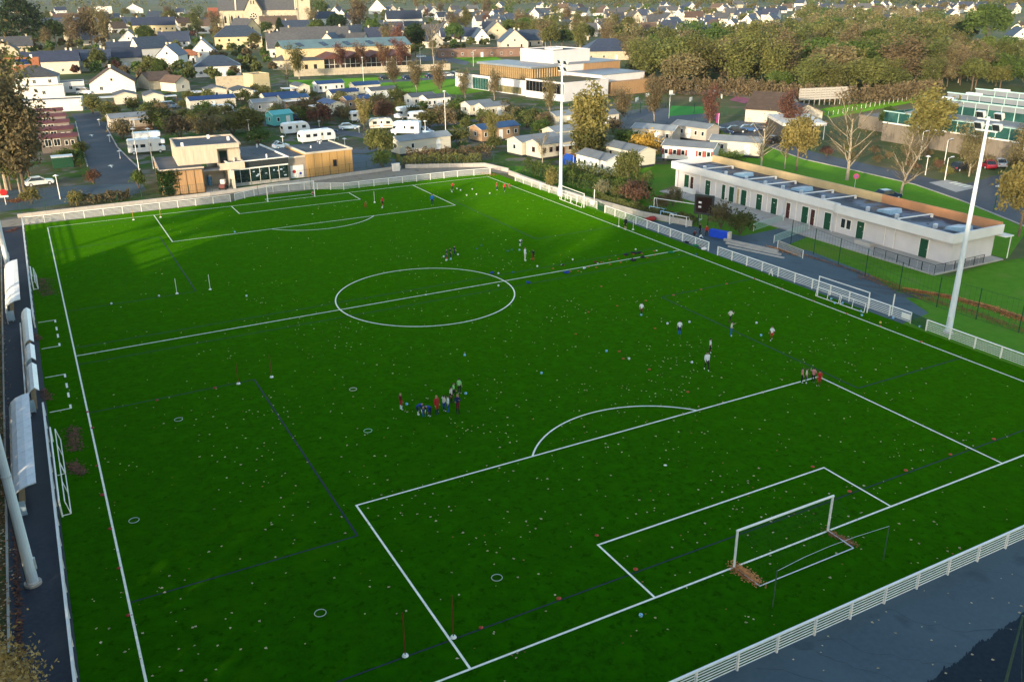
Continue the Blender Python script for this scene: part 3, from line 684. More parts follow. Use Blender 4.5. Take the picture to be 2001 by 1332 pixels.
# ------------------------------------------------------------------ people
def pose_joints(kind):
    """joints of a 1.75 m figure facing -y"""
    J = dict(pel=(0,0,.95), wai=(0,0,1.10), che=(0,.0,1.32), nec=(0,.01,1.49), hea=(0,-.015,1.60), top=(0,-.01,1.71),
        hipL=(.10,0,.90), kneL=(.11,-.02,.50), ankL=(.11,.02,.09), toeL=(.12,-.15,.04),
        shoL=(.18,.01,1.42), elbL=(.24,.02,1.14), wriL=(.25,-.07,.90), hanL=(.25,-.10,.82))
    for k in ('hip','kne','ank','toe','sho','elb','wri','han'):
        x, y, z = J[k+'L']; J[k+'R'] = (-x, y, z)
    if kind == 'walk':
        J.update(kneL=(.10,-.16,.52), ankL=(.10,-.20,.11), toeL=(.10,-.37,.07), kneR=(-.10,.05,.49), ankR=(-.10,.28,.16), toeR=(-.10,.14,.05),
                 elbL=(.24,.12,1.16), wriL=(.23,.08,.92), hanL=(.22,.04,.84), elbR=(-.24,-.08,1.15), wriR=(-.22,-.24,.98), hanR=(-.21,-.30,.92))
    if kind == 'run':
        J.update(kneL=(.10,-.30,.66), ankL=(.10,-.18,.26), toeL=(.10,-.33,.19), kneR=(-.10,.12,.50), ankR=(-.10,.42,.30), toeR=(-.10,.38,.14),
                 wai=(0,-.04,1.10), che=(0,-.10,1.30), nec=(0,-.14,1.46), hea=(0,-.18,1.57), top=(0,-.19,1.68), shoL=(.18,-.10,1.40), shoR=(-.18,-.10,1.40),
                 elbL=(.26,.12,1.20), wriL=(.24,.02,1.02), hanL=(.23,-.05,.97), elbR=(-.26,-.22,1.16), wriR=(-.18,-.40,1.26), hanR=(-.16,-.46,1.32))
        for k in J: J[k] = (J[k][0], J[k][1], J[k][2]-.10)
    if kind == 'bend':
        J.update(pel=(0,.10,.88), wai=(0,.02,1.02), che=(0,-.18,1.12), nec=(0,-.34,1.16), hea=(0,-.45,1.14), top=(0,-.55,1.12), hipL=(.10,.10,.84), hipR=(-.10,.10,.84), kneL=(.13,-.05,.47), kneR=(-.13,-.05,.47),
                 shoL=(.18,-.28,1.13), shoR=(-.18,-.28,1.13), elbL=(.20,-.32,.85), elbR=(-.20,-.32,.85), wriL=(.16,-.36,.62), wriR=(-.16,-.36,.62), hanL=(.15,-.38,.54), hanR=(-.15,-.38,.54))
    if kind == 'crouch':
        J.update(pel=(0,.14,.40), wai=(0,.08,.54), che=(0,-.06,.72), nec=(0,-.14,.86), hea=(0,-.18,.97), top=(0,-.18,1.08), hipL=(.11,.12,.38), hipR=(-.11,.12,.38), kneL=(.17,-.26,.48), kneR=(-.17,-.26,.48), ankL=(.13,.04,.09), ankR=(-.13,.04,.09), toeL=(.15,-.13,.04), toeR=(-.15,-.13,.04),
                 shoL=(.18,-.10,.80), shoR=(-.18,-.10,.80), elbL=(.23,-.26,.58), elbR=(-.23,-.26,.58), wriL=(.12,-.40,.46), wriR=(-.12,-.40,.46), hanL=(.08,-.46,.42), hanR=(-.08,-.46,.42))
    if kind == 'arms':
        J.update(elbL=(.36,-.10,1.30), wriL=(.40,-.30,1.42), hanL=(.40,-.38,1.46), elbR=(-.28,-.02,1.16), wriR=(-.14,-.16,1.08), hanR=(-.06,-.20,1.08))
    return J
RAD = dict(pel=.135, wai=.125, che=.145, nec=.06, hea=.098, top=.085, hip=.095, kne=.062, ank=.042, toe=.038, sho=.075, elb=.046, wri=.032, han=.036)
BONES = [('pel','wai','shirt'),('wai','che','shirt'),('che','nec','shirt'),('nec','hea','skin'),('hea','top','skin')]
for s in 'LR':
    BONES += [('pel','hip'+s,'shorts'),('hip'+s,'kne'+s,'shorts'),('kne'+s,'ank'+s,'socks'),('ank'+s,'toe'+s,'shoe'),('che','sho'+s,'shirt'),('sho'+s,'elb'+s,'shirt'),('elb'+s,'wri'+s,'sleeve'),('wri'+s,'han'+s,'skin')]
SLOTS = ['skin','shirt','shorts','socks','shoe','sleeve']
def seg_d(p, a, b):
    ab = b-a; t = max(0, min(1, (p-a).dot(ab)/max(1e-9, ab.length_squared))); return (p-(a+ab*t)).length
def body_mesh(kind):
    J = pose_joints(kind); names = list(J); me = bpy.data.meshes.new('body_cage')
    me.from_pydata([J[k] for k in names], [(names.index(a), names.index(b)) for a, b, _ in BONES], [])
    o = bpy.data.objects.new('body_cage', me); col.objects.link(o)
    sk = o.modifiers.new('skin', 'SKIN'); sk.use_smooth_shade = True
    for i, k in enumerate(names):
        r_ = RAD.get(k, RAD.get(k[:3], .06)); sv = me.skin_vertices[0].data[i]
        sv.radius = (r_*(1.25 if k in ('che','pel','wai') else 1), r_*(.85 if k in ('che','wai') else 1)); sv.use_root = (k == 'pel')
    o.modifiers.new('sub', 'SUBSURF').levels = 1
    dg = bpy.context.evaluated_depsgraph_get(); out = bpy.data.meshes.new_from_object(o.evaluated_get(dg))
    bpy.data.objects.remove(o); out.name = 'person_body'
    bm = bmesh.new(); bm.from_mesh(out)
    segs = [(Vector(J[a]), Vector(J[b]), SLOTS.index(c)) for a, b, c in BONES]
    for f in bm.faces:
        p = f.calc_center_median(); f.material_index = min(segs, key=lambda s: seg_d(p, s[0], s[1]))[2]
    def grow(a, b, r0, r1):                       # a finger with a bend, rooted inside the palm
        t = MB(); a, b = Vector(a), Vector(b); mid = (a+b)/2+Vector((0,.006,.004)); t.tube(a, mid, r0, r0*.9, 5); t.tube(mid, b, r0*.9, r1, 5)
        vs = [bm.verts.new(v_) for v_ in t.v]
        for f in t.f: bm.faces.new([vs[i] for i in f]).material_index = 0
    for s in 'LR':
        w, h = Vector(J['wri'+s]), Vector(J['han'+s]); d = (h-w).normalized(); sd_ = d.cross(Vector((0,0,1)) if abs(d.z) < .9 else Vector((0,1,0))).normalized()
        for k, L in ((-1.5,.055),(-.5,.072),(.5,.078),(1.5,.066)): grow(h+sd_*k*.017, h+sd_*k*.021+d*L+Vector((0,-.008,0)), .0095, .007)
        grow(w+d*.03+sd_*.02, w+d*.075+sd_*.055, .011, .008)
    bm.to_mesh(out); bm.free()
    for c in SLOTS: out.materials.append(SKIN)
    n = len(out.polygons); out.polygons.foreach_set('use_smooth', [True]*n)
    # head fittings: hair cap and face
    hd, tp = Vector(J['hea']), Vector(J['top']); up = (tp-hd).normalized(); c = hd+up*.05
    fw = Vector((0,-1,0)); fw = (fw-up*fw.dot(up)).normalized(); sx = up.cross(fw)
    hb = MB(); N = 12
    for j in range(7):
        for i in range(N):
            th = (math.pi*.56)*j/6; ph = 2*math.pi*i/N; dv = sx*math.sin(th)*math.cos(ph)+fw*math.sin(th)*math.sin(ph)
            cut = .055 if (j > 4 and math.sin(ph) > .2) else 0
            hb.v.append(tuple(c-fw*.012+dv*.108+up*(.115*math.cos(th)+cut)))
    for j in range(6):
        for i in range(N): hb.f.append((j*N+i, (j+1)*N+i, (j+1)*N+(i+1)%N, j*N+(i+1)%N))
    fb = MB(); fb.tube(c+fw*.085-up*.015, c+fw*.125-up*.045, .012, .016, 6)
    for s in (-1, 1): fb.tube(c+sx*s*.09-up*.02, c+sx*s*.108-up*.01, .028, .022, 7)
    eb = MB()
    for s in (-1, 1): eb.tube(c+sx*s*.034+fw*.080-up*.0, c+sx*s*.034+fw*.099-up*.0, .012, .009, 6)
    eb.bar(c-sx*.025+fw*.094-up*.068, c+sx*.025+fw*.094-up*.068, .008)
    return out, hb.mesh('hair', None, True), fb.mesh('face', None, True), eb.mesh('eyes_and_mouth')
SKIN = M('skin', (.45,.26,.18), .6, .1, 4)
POSES = {k: body_mesh(k) for k in ('stand','walk','run','bend','crouch','arms')}
CL = dict(red=(.38,.022,.02), navy=(.008,.016,.07), blue=(.01,.10,.36), white=(.74,.74,.72), black=(.012,.012,.014), grey=(.28,.29,.30), lime=(.30,.62,.22), pink=(.55,.22,.22), maroon=(.12,.012,.015), cream=(.62,.58,.46), royal=(.015,.04,.24))
CLM = {k: M('cloth_'+k, v, .9, .15, 6) for k, v in CL.items()}; CLM['skin'] = SKIN
HAIR = [M('hair_dark', (.015,.010,.008), .7, .2, 8), M('hair_brown', (.07,.035,.015), .7, .2, 8), M('hair_fair', (.30,.20,.09), .7, .2, 8)]
def person(label, u, v, H, pose, rz, shirt, shorts, socks, shoe='white', sleeve='skin', hair=0, z=.014):
    t = thing('person', label, 'person', G(u, v)+Vector((0,0,z)), R(rz), None, H/1.75)
    bm_, hm, fm, em = POSES[pose]; b = mk('body', bm_, t)
    for i, c in enumerate(('skin',shirt,shorts,socks,shoe,sleeve)): b.material_slots[i].link = 'OBJECT'; b.material_slots[i].material = CLM[c]
    for nm, me_, mt in (('hair', hm, HAIR[hair]), ('face', fm, SKIN), ('eyes_and_mouth', em, HAIR[0])):
        if not me_.materials: me_.materials.append(mt)
        o = mk(nm, me_, t); o.material_slots[0].link = 'OBJECT'; o.material_slots[0].material = mt
P = person
P('child in red shirt running towards the pole in the far penalty area',714,408,1.3,'run',60,'red','red','maroon','black')
P('child in red shirt and dark shorts with ball, right of the far pole',748,403,1.4,'walk',-40,'red','black','red')
P('coach in bright blue jacket and navy trousers standing in the far penalty corner',845,402,1.78,'stand',160,'blue','navy','navy','white','blue')
P('child in red and black with ball near the far goal line',884,372,1.35,'run',100,'red','black','black')
P('child in pale red bib, left of three at the far right corner',971,372,1.35,'stand',30,'red','navy','navy')
P('child in red bib and green-black shorts, middle of three at the far right corner',986,375,1.4,'walk',120,'red','black','navy')
P('child in red crouching, right of three at the far right corner',996,368,1.3,'crouch',-60,'red','red','navy')
P('child in navy kit, left of three lined up above the centre circle',873,508,1.35,'stand',70,'navy','navy','red')
P('child in navy kit, middle of three lined up above the centre circle',880,505,1.35,'stand',90,'navy','black','navy')
P('child in navy kit, right of three lined up above the centre circle',888,501,1.35,'walk',80,'navy','navy','navy','black')
P('child in white top and navy shorts looking down, above the white-dressed coach',1016,481,1.3,'bend',20,'white','navy','white','white','navy')
P('coach in white shirt and pale trousers above the halfway line',1026,510,1.7,'stand',40,'white','cream','cream','white','white',1)
P('child in black top and red shorts beside the white-dressed coach',1042,510,1.45,'arms',200,'black','maroon','red','black','black')
P('person in black clothes standing by the right touchline between two poles',1222,449,1.7,'stand',-80,'black','black','skin','white','black')
P('child in white shirt with two balls, leftmost on the right half',1253,616,1.35,'walk',120,'white','maroon','black')
P('child in white shirt and blue shorts, second from the left on the right half',1327,654,1.45,'stand',150,'white','navy','blue','blue')
P('child in pale shirt and dark shorts near the right blue line, farther one',1426,630,1.4,'run',100,'cream','black','maroon','black')
P('child in pale shirt and blue socks standing on the right blue line',1428,657,1.45,'arms',40,'cream','blue','blue','white')
P('child in white and maroon kit kicking a pale blue ball, farthest right',1507,665,1.4,'walk',-80,'white','red','maroon','white','maroon')
P('child in white shirt partly behind the walking coach',1387,690,1.4,'stand',60,'white','black','maroon')
P('coach in white jacket and black trousers walking, right half',1380,724,1.72,'walk',-20,'white','black','black','white','white')
P('child in pink bib, left of four at the penalty area corner',1566,748,1.35,'stand',60,'pink','black','black')
P('child in cream bib, second of four at the penalty area corner',1574,749,1.35,'stand',40,'cream','navy','navy')
P('child in pink and black, third of four at the penalty area corner',1588,748,1.35,'arms',120,'pink','black','black')
P('child in red kit standing nearest of four at the penalty area corner',1599,755,1.45,'stand',160,'red','red','maroon')
P('child in maroon kit standing alone left of the midfield group',784,801,1.45,'stand',100,'maroon','red','white','white','red',2)
P('child in royal blue bending over, leftmost of the midfield group',817,811,1.4,'bend',60,'royal','navy','white')
P('child in blue and white bending over beside the leftmost one',829,813,1.4,'bend',-30,'navy','royal','blue','blue','white',2)
P('child in bright blue crouching in the midfield group',840,813,1.4,'bend',-70,'royal','navy','black','white','royal')
P('coach in long red coat standing in the midfield group',854,809,1.6,'stand',20,'red','red','navy','navy','red',2)
P('child in blue hat and white top, left of two in the midfield group',868,804,1.4,'arms',110,'cream','royal','navy','white','white')
P('child in white shirt and blue trousers, right of two in the midfield group',876,805,1.4,'stand',-100,'white','royal','blue','blue','white')
P('child in pale yellow and black bib behind the white shirted child',882,787,1.4,'stand',40,'cream','maroon','black','black','black')
P('child in lime bib at the back of the midfield group',898,769,1.35,'stand',130,'lime','black','black')
P('child in lime and brown behind the navy dressed adult',887,778,1.35,'walk',60,'lime','black','black','black','maroon',1)
P('adult in navy jacket and dark trousers, rightmost of the midfield group',895,808,1.65,'arms',-60,'navy','maroon','black','black','navy',2)
P('person in maroon sitting behind the railing below the scoreboard, left one',1356,462,1.4,'crouch',20,'maroon','black','black','black','maroon',0,.01)
P('person in white and navy crouching behind the railing opening',1368,470,1.5,'crouch',60,'white','navy','navy','white','white',0,.01)
P('person in red standing by the blue box behind the railing',1380,462,1.5,'stand',-30,'red','black','black','black','red',0,.01)
P('person in dark clothes standing below the scoreboard',1367,458,1.5,'stand',10,'black','black','black','black','black',0,.01)
P('child in orange goalkeeper kit crouching by the right post of the far goal',611,383,1.3,'crouch',0,'pink','maroon','black','black','red')
# ------------------------------------------------------------------ building kit
SLATE = M('slate_roof', (.035,.045,.068), .55, .25, .8, rand=.25, spec=.4, stretch=(1,1,3))
SLATEG = M('grey_slate_roof', (.075,.075,.078), .7, .25, .8, rand=.2, stretch=(1,1,3))
BROWNR = M('brown_tile_roof', (.095,.065,.045), .85, .25, .8, rand=.2, stretch=(1,1,3))
ORANGER = M('orange_tile_roof', (.34,.12,.05), .85, .25, 1.2, stretch=(1,1,3))
REDR = M('dull_red_roof', (.145,.045,.045), .8, .2, .6)
CREAM = M('cream_render', (.58,.51,.40), .85, .08, .5, rand=.06)
WREND = M('white_render', (.66,.62,.56), .85, .07, .5, rand=.05)
YEL = M('yellow_render', (.56,.45,.26), .85, .1, .5)
STONEW = M('stone_wall', (.46,.39,.28), .9, .22, 1.5, bump=.4, rand=.08)
MHCREAM = M('mobile_home_cream', (.60,.54,.42), .7, .07, .6, rand=.08, stretch=(.2,.2,6))
MHWHITE = M('mobile_home_white', (.72,.69,.62), .65, .06, .6, rand=.05, stretch=(.2,.2,6))
MHWOOD = M('mobile_home_wood', (.34,.22,.12), .75, .15, .8, rand=.1, stretch=(.2,.2,6))
MHGREY = M('mobile_home_greige', (.44,.38,.31), .75, .1, .8, rand=.08, stretch=(.2,.2,6))
NAVY = M('navy_roof_sheet', (.016,.042,.13), .45, .2, .5, rand=.2)
GREYR = M('grey_roof_sheet', (.20,.215,.22), .6, .15, .4, rand=.2)
DKGREY = M('dark_grey_roof_sheet', (.085,.09,.095), .6, .15, .4, rand=.2)
WOODP = M('warm_wood_panel', (.37,.22,.105), .7, .16, 1.2, stretch=(4,4,.4))
WOODL = M('pale_wood_panel', (.54,.44,.33), .7, .12, 1.2, stretch=(3,3,.3))
FLATR = layered('flat_roof_felt', [(1.2,.3,.7,(.055,.060,.066),(.085,.090,.098)), (.2,.45,.6,(.11,.115,.12))], rough=.8, bump=.1)
DOORG = M('green_door', (.010,.065,.030), .5, .15, 2)
DOORW = M('white_door', (.70,.70,.68), .5, .06, 2)
DOORB = M('blue_grey_door', (.38,.46,.55), .5, .06, 2)
SHUT = M('red_shutter', (.26,.04,.035), .6, .1, 2)
TEAL = M('teal_paint', (.10,.40,.38), .6, .12, .8)
_win = {}
def win_mesh(w, h, fc):
    k = (round(w,2), round(h,2), fc.name)
    if k not in _win:
        t = .07; b = MB(); b.box(-w/2,-.05,0,-w/2+t,.03,h).box(w/2-t,-.05,0,w/2,.03,h).box(-w/2+t,-.05,0,w/2-t,.03,t).box(-w/2+t,-.05,h-t,w/2-t,.03,h)
        if w > .9: b.box(-.025,-.045,t,.025,.03,h-t)
        _win[k] = (b.mesh('window', fc), MB().box(-w/2+t,-.015,t,w/2-t,.02,h-t).mesh('pane', GLASS))
    return _win[k]
def window(t, loc, rz, w=1.1, h=1.2, fc=None, far=False):
    fc = fc or WHITE
    if far:
        k = ('far', round(w,2), round(h,2))
        if k not in _win: _win[k] = MB().box(-w/2,-.03,0,w/2,.05,h).mesh('window', GLASS)
        return mk('window', _win[k], t, loc, rz)
    a, p_ = win_mesh(w, h, fc); o = mk('window', a, t, loc, rz); mk('pane', p_, o); return o
def door(t, loc, rz, mat, w=.95, h=2.05, name='door'):
    k = ('door', w, h, mat.name)
    if k not in _win:
        _win[k] = (MB().box(-w/2,-.045,0,w/2,.05,h).mesh(name, mat), MB().box(w/2-.16,-.09,1.0,w/2-.08,-.046,1.06).mesh('handle', GALV))
    if ('dframe', w, h) not in _win: _win[('dframe', w, h)] = MB().box(-w/2-.08,-.06,0,-w/2-.002,.03,h+.08).box(w/2+.002,-.06,0,w/2+.08,.03,h+.08).box(-w/2-.002,-.06,h+.002,w/2+.002,.03,h+.08).mesh('door_frame', WHITE)
    o = mk(name, _win[k][0], t, loc, rz); mk('handle', _win[k][1], o); mk('door_frame', _win[('dframe', w, h)], o); return o
def frame_of(a, b):
    a = Vector((a[0],a[1],0)); b = Vector((b[0],b[1],0)); d = b-a; return a, d.length, math.atan2(d.y, d.x)
def roof_gable(L, D, ridge, ev, rh, mat, t, ov=.35, th=.16, name='roof'):
    b = MB(); W_ = D if ridge == 'f' else L; N = L if ridge == 'f' else D
    sl = (rh-ev)/(W_/2); 
    def sec(s):
        if s < 0: return [(-ov, ev-sl*ov+.02), (W_/2, rh+.02), (W_/2, rh+.02+th), (-ov, ev-sl*ov+.02+th)]
        return [(W_/2, rh+.02), (W_+ov, ev-sl*ov+.02), (W_+ov, ev-sl*ov+.02+th), (W_/2, rh+.02+th)]
    for s in (-1, 1): b.extr(sec(s), -ov, N+ov, 'x' if ridge == 'f' else 'y')
    return b.build(name, mat, t)
def house(label, a, b, D, ridge='f', ev=3.0, rh=6.0, wall=None, roof=None, nw=(2,1,0), far=False, chim=1, storeys=1, group=None, cat='house', name='house', dr=True, ov=.35):
    wall = wall or WREND; roof = roof or SLATE
    a, L, ang = frame_of(a, b); t = thing(name, label, cat, a, ang, group)
    w = MB()
    if ridge == 'f': w.extr([(0,0),(D,0),(D,ev),(D/2,rh),(0,ev)], 0, L, 'x')
    elif ridge == 'd': w.extr([(0,0),(L,0),(L,ev),(L/2,rh),(0,ev)], 0, D, 'y')
    else: w.box(0,0,0,L,D,ev)
    w.build('wall', wall, t)
    if ridge in 'fd': rf = roof_gable(L, D, ridge, ev, rh, roof, t, ov)
    elif ridge == 'h':
        o_ = .4; k = min(L, D)/2; b_ = MB(); z0 = ev+.02
        P_ = [(-o_,-o_,z0),(L+o_,-o_,z0),(L+o_,D+o_,z0),(-o_,D+o_,z0)]
        r1, r2 = ((k,D/2,rh),(L-k,D/2,rh)) if L >= D else ((L/2,k,rh),(L/2,D-k,rh))
        b_.v = P_+[r1, r2]
        b_.f = [(0,3,2,1)]+([(0,1,5,4),(2,3,4,5),(3,0,4),(1,2,5)] if L >= D else [(0,1,4),(1,2,5,4),(2,3,5),(3,0,4,5)])
        rf = b_.build('roof', roof, t)
    else:
        b_ = MB(); b_.box(.25,.25,ev+.002,L-.25,D-.25,ev+.05); rf = b_.build('roof', roof, t)
        p_ = MB(); p_.box(-.03,-.03,ev,L+.03,.25,ev+.35).box(-.03,D-.25,ev,L+.03,D+.03,ev+.35).box(-.03,.25,ev,.25,D-.25,ev+.35).box(L-.25,.25,ev,L+.03,D-.25,ev+.35); p_.build('parapet', wall, t)
    for c in range(chim if ridge in 'fdh' else 0):
        f_ = .12 if c == 0 else .88
        cx, cy = (L*f_, D*.5) if ridge in 'fh' else (L*.5, D*f_)
        ch = MB().box(cx-.35,cy-.3,rh-.6,cx+.35,cy+.3,rh+.9); MB.box(ch, cx-.42,cy-.37,rh+.9,cx+.42,cy+.37,rh+1.02); ch.build('chimney', STONEW if rnd.random() < .5 else wall, rf)
    wh = 1.15; sh = ev/storeys
    for s in range(storeys):
        z = s*sh+min(.95, sh*.3)
        for i in range(nw[0]):
            x = L*(i+.5)/nw[0]
            if s == 0 and dr and i == nw[0]//2 and nw[0] > 1: door(t, (x,0,.0), 0, DOORW if not far else GLASS); continue
            window(t, (x,0,z), 0, 1.0, min(wh, sh*.55), None, far)
        for i in range(nw[1]): window(t, (0,D*(i+.5)/nw[1],z), -math.pi/2, .9, min(wh, sh*.55), None, far)
        for i in range(nw[2]): window(t, (L,D*(i+.5)/nw[2],z), math.pi/2, .9, min(wh, sh*.55), None, far)
    if ridge == 'd' and rh-ev > 2.2: window(t, (L/2,0,ev+.35), 0, .8, .9, None, far)
    return t
def block(t, name, mat, x0, y0, z0, x1, y1, z1): return MB().box(x0,y0,z0,x1,y1,z1).build(name, mat, t)

# ------------------------------------------------------------------ clubhouse on the right
t = thing('clubhouse', 'long white flat-roofed clubhouse with green doors beside the pitch', 'building', (56.6,31.6,0), math.pi/2)
# local x runs along +Y of the site (length 49.6), local y towards -X; so depth is negative y
CL_, CD = 50.4, 7.6; WC = M('clubhouse_render', (.70,.67,.64), .8, .07, .5); SOFSH = M('soffit_shade', (.42,.38,.44), .8, .06, .6)  # the soffit's lilac is overhang shade painted into its colour
block(t, 'wall', M('clubhouse_wall_shaded', (.62,.57,.55), .85, .07, .5), 0,-CD,0, CL_,0-.02,2.95)  # wall darker than the fascia: shade below the overhang put into its colour
for (x0, x1, nm) in ((-.5,16.6,'fascia'),(16.6,CL_+.3,'fascia')):
    o_ = 1.1 if x0 < 0 else .55
    block(t, nm, WC, x0,o_-.25,2.95, x1,o_,4.05)
    block(t, 'soffit', SOFSH, x0,-.02,2.951, x1,o_-.25,3.1)
block(t, 'end_fascia', WC, -.75,-CD-.3,2.95, -.5,1.1,4.05); block(t, 'end_fascia', WC, CL_+.3,-CD-.3,2.95, CL_+.55,.55,4.05)
YF = M('yellow_parapet', (.46,.34,.18), .8, .08, 1); OF = M('orange_parapet', (.44,.21,.10), .8, .08, 1)
block(t, 'rear_parapet', OF, -.5,-CD-.3,2.95, 16.6,-CD-.05,4.3); block(t, 'rear_parapet', YF, 16.6,-CD-.3,2.95, CL_+.3,-CD-.05,4.3)
block(t, 'roof', layered('club_roof_felt', [(.5,.3,.7,(.030,.036,.046),(.070,.080,.098)), (.28,.50,.56,(.15,.18,.22)), (.45,.56,.62,(.14,.095,.065)), (.9,.60,.66,(.02,.025,.035))], rough=.6, bump=.1), -.5,-CD-.05,3.12, CL_+.3,-.03,3.2)
block(t, 'step_parapet', WC, 16.35,.3,2.95, 16.6,1.1,4.05)
SKYL = M('skylight_sheet', (.28,.42,.52), .3, .2, .8, spec=.5)
rr = random.Random(3)
for i, x in enumerate((2.5,8,12.5,20,24,27.5,31,35,39.5,44.5)):
    if i in (0, 2, 5, 8): MB().extr([(x-1.1,3.2),(x+1.1,3.2),(x+.9,3.5),(x-.9,3.75)],-5.4,-3.2).build('skylight', SKYL, t)
    else:
        b = MB().bar((x,-6.6,3.62),(x+.5,-1.2,3.62),.2,.1); b.box(x-.12,-6.7,3.2,x+.12,-6.5,3.62); b.box(x+.38,-1.3,3.2,x+.62,-1.1,3.62); b.build('roof_duct', WHITE, t)
    MB().box(x+1.6,-2.6,3.2,x+1.95,-2.2,3.75).build('roof_vent', GALV, t)
# doors and openings along the front (local x from the near end)
for x, kind in ((3.6,'g'),(13.0,'g'),(14.9,'m'),(15.8,'m'),(18.4,'g2'),(21.0,'r'),(22.4,'g2'),(25.5,'r'),(28.2,'g'),(31.2,'g'),(34.4,'g'),(35.6,'y'),(37.0,'g'),(38.8,'s'),(42.4,'g'),(46.2,'r2'),(47.5,'g')):
    if kind[0] == 'g': door(t, (x,.0,.16), math.pi, DOORG, 1.1, 2.2)
    elif kind == 's': door(t, (x,.0,.16), math.pi, DOORG, .7, 2.2)
    elif kind in ('r','r2'): door(t, (x,.0,.16), math.pi, M('dark_red_door', (.07,.02,.015), .5, .2, 2), .7, 2.1)
    elif kind == 'y': door(t, (x,.0,.16), math.pi, YF, .5, 2.2)
    else: window(t, (x,.0,.9), math.pi, .8, 1.3)
for x in (13.0,28.2,31.2,42.4): MB().box(x-.12,.046,1.7,x+.12,.06,1.78).build('door_plate', WHITE, t)
for x in (7.8,9.2,16.9,20.1,24,29.6,33,40.6,44.2): MB().tube((x,.05,.16),(x,.05,2.95),.05,n=8).build('downpipe', WHITE, t)
for x in (17.2,26.0,36.0,49.4): MB().tube((x,.45 if x > 16.6 else .9,.15),(x,.45 if x > 16.6 else .9,2.95),.07,n=8).build('column', GALV, t)
block(t, 'platform', M('pale_paving', (.40,.36,.31), .85, .12, .8), -1.6,0,0, CL_-2.0,4.6,.15)
block(t, 'end_platform', _mats['pale_paving'], -1.6,-CD,0, -.01,-.01,.148)
MB().box(-1.5,-CD-1.3,2.7,-.2,-CD+.2,2.82).build('canopy', WHITE, t); MB().tube((-1.3,-CD-1.1,0),(-1.3,-CD-1.1,2.7),.06,n=8).build('canopy_post', WHITE, t)
MB().box(9.6,1.2,.151,12.0,2.0,.6).build('bench', CONC, t); MB().box(44.0,1.0,.151,46.6,1.7,.75).build('bench', WHITE, t)
r_ = thing('balustrade', 'dark metal balustrade round the near corner of the clubhouse platform', 'railing', (52.0,29.98,.15))
b = MB(); pts = [(0.05,9.5),(0.05,.1),(8.5,.1)]
pm_ = MB().box(-.03,-.03,0,.03,.03,1.0).mesh('post', DARKM); bm_ = MB().box(-.01,-.01,.1,.01,.01,.92).mesh('bar', DARKM)
for (a, c) in ((Vector((.12,8.5,0)),Vector((.12,.12,0))),(Vector((.12,.12,0)),Vector((8.6,.12,0)))):
    L = (c-a).length; d = (c-a)/L; n = int(L/1.5)
    for i in range(n): mk('post', pm_, r_, a+d*L*i/n)
    for i in range(int(L/.14)):
        if (i*.14) % 1.5 > .1: mk('bar', bm_, r_, a+d*(i*.14+.05))
    MB().bar(a+Vector((0,0,1.02)), c+Vector((0,0,1.02)), .05).build('handrail', DARKM, r_)
mk('post', pm_, r_, (8.6,.12,0))
# path up to the clubhouse, steps, hand nets, barrier
sheet('path', [q(1428,466), q(1512,489), q(1576,464), q(1536,444)], .02, asph)
for i in range(3):
    a, b = Vector(q(1415+i*4,470+i*6)).to_3d(), Vector(q(1520+i*6,493+i*6)).to_3d()
    struct(MB().bar((a.x,a.y,.07+.04*(2-i)),(b.x,b.y,.07+.04*(2-i)),.28,.14+.08*(2-i)).build('step', CONC))
def net_panel(label, a, b, h, mat, name='net_barrier'):
    a, L, ang = frame_of(a, b); t = thing(name, label, 'barrier', a, ang)
    for x in (0, L): MB().tube((x,0,0),(x,0,h),.05,n=8).build('post', WHITE, t)
    MB().tube((0,0,h),(L,0,h),.035,n=6).build('top_bar', mat, t); MB().tube((0,0,.12),(L,0,.12),.02,n=6).build('bottom_bar', mat, t)
    b_ = MB()
    for i in range(1, int(L/.22)): b_.box(i*.22-.012,-.012,.14,i*.22+.012,.012,h-.03)
    for j in range(1, 5): b_.box(.05,.013,h*j/5-.012,L-.05,.03,h*j/5+.012)
    struct(b_.build('netting', mat, t), 'stuff')
PG = M('pale_green_tube', (.35,.50,.42), .6, .1, 3)
net_panel('pale green net barrier left of the sloping clubhouse path', q(1472,452), q(1530,433), 1.0, PG)
net_panel('pale green net barrier right of the sloping clubhouse path', q(1512,475), q(1580,450), 1.0, PG)
net_panel('low white net barrier at the edge of the leaf-strewn asphalt', q(1519,485), q(1568,505), 1.0, M('pale_wood_bar', (.5,.45,.36), .7, .1, 3), 'net_barrier')
# scoreboard, blue crash mat, stored training goals behind the railing
t = thing('scoreboard', 'black square scoreboard on two legs behind the right railing', 'scoreboard', G(1373,442), R(-62))
block(t, 'board', DARKM, -1.35,-.12,1.6,1.35,.12,4.3)
for x in (-.7,.7): MB().tube((x,0,0),(x,0,1.6),.08,n=8).build('leg', DARKM, t)
block(t, 'display', M('display_black', (.02,.008,.008), .3, .3, 2), -1.1,-.135,1.9,1.1,-.121,4.0)
for z in (2.5, 3.1): block(t, 'lit_figure', M('pale_figure', (.75,.72,.72), .5, .05, 3), -.75,-.15,z,-.35,-.136,z+.25)
t = thing('crash_mat', 'bright blue crash mat box lying by the grey wall', 'mat', G(1385,462), R(-70)); block(t, 'cover', M('blue_mat', (.01,.06,.50), .5, .12, 2), 0,0,0,2.6,.7,.95); block(t, 'end_pad', M('cream_pad', (.62,.52,.38), .7, .1, 3), 2.61,.05,0,2.9,.65,1.0)
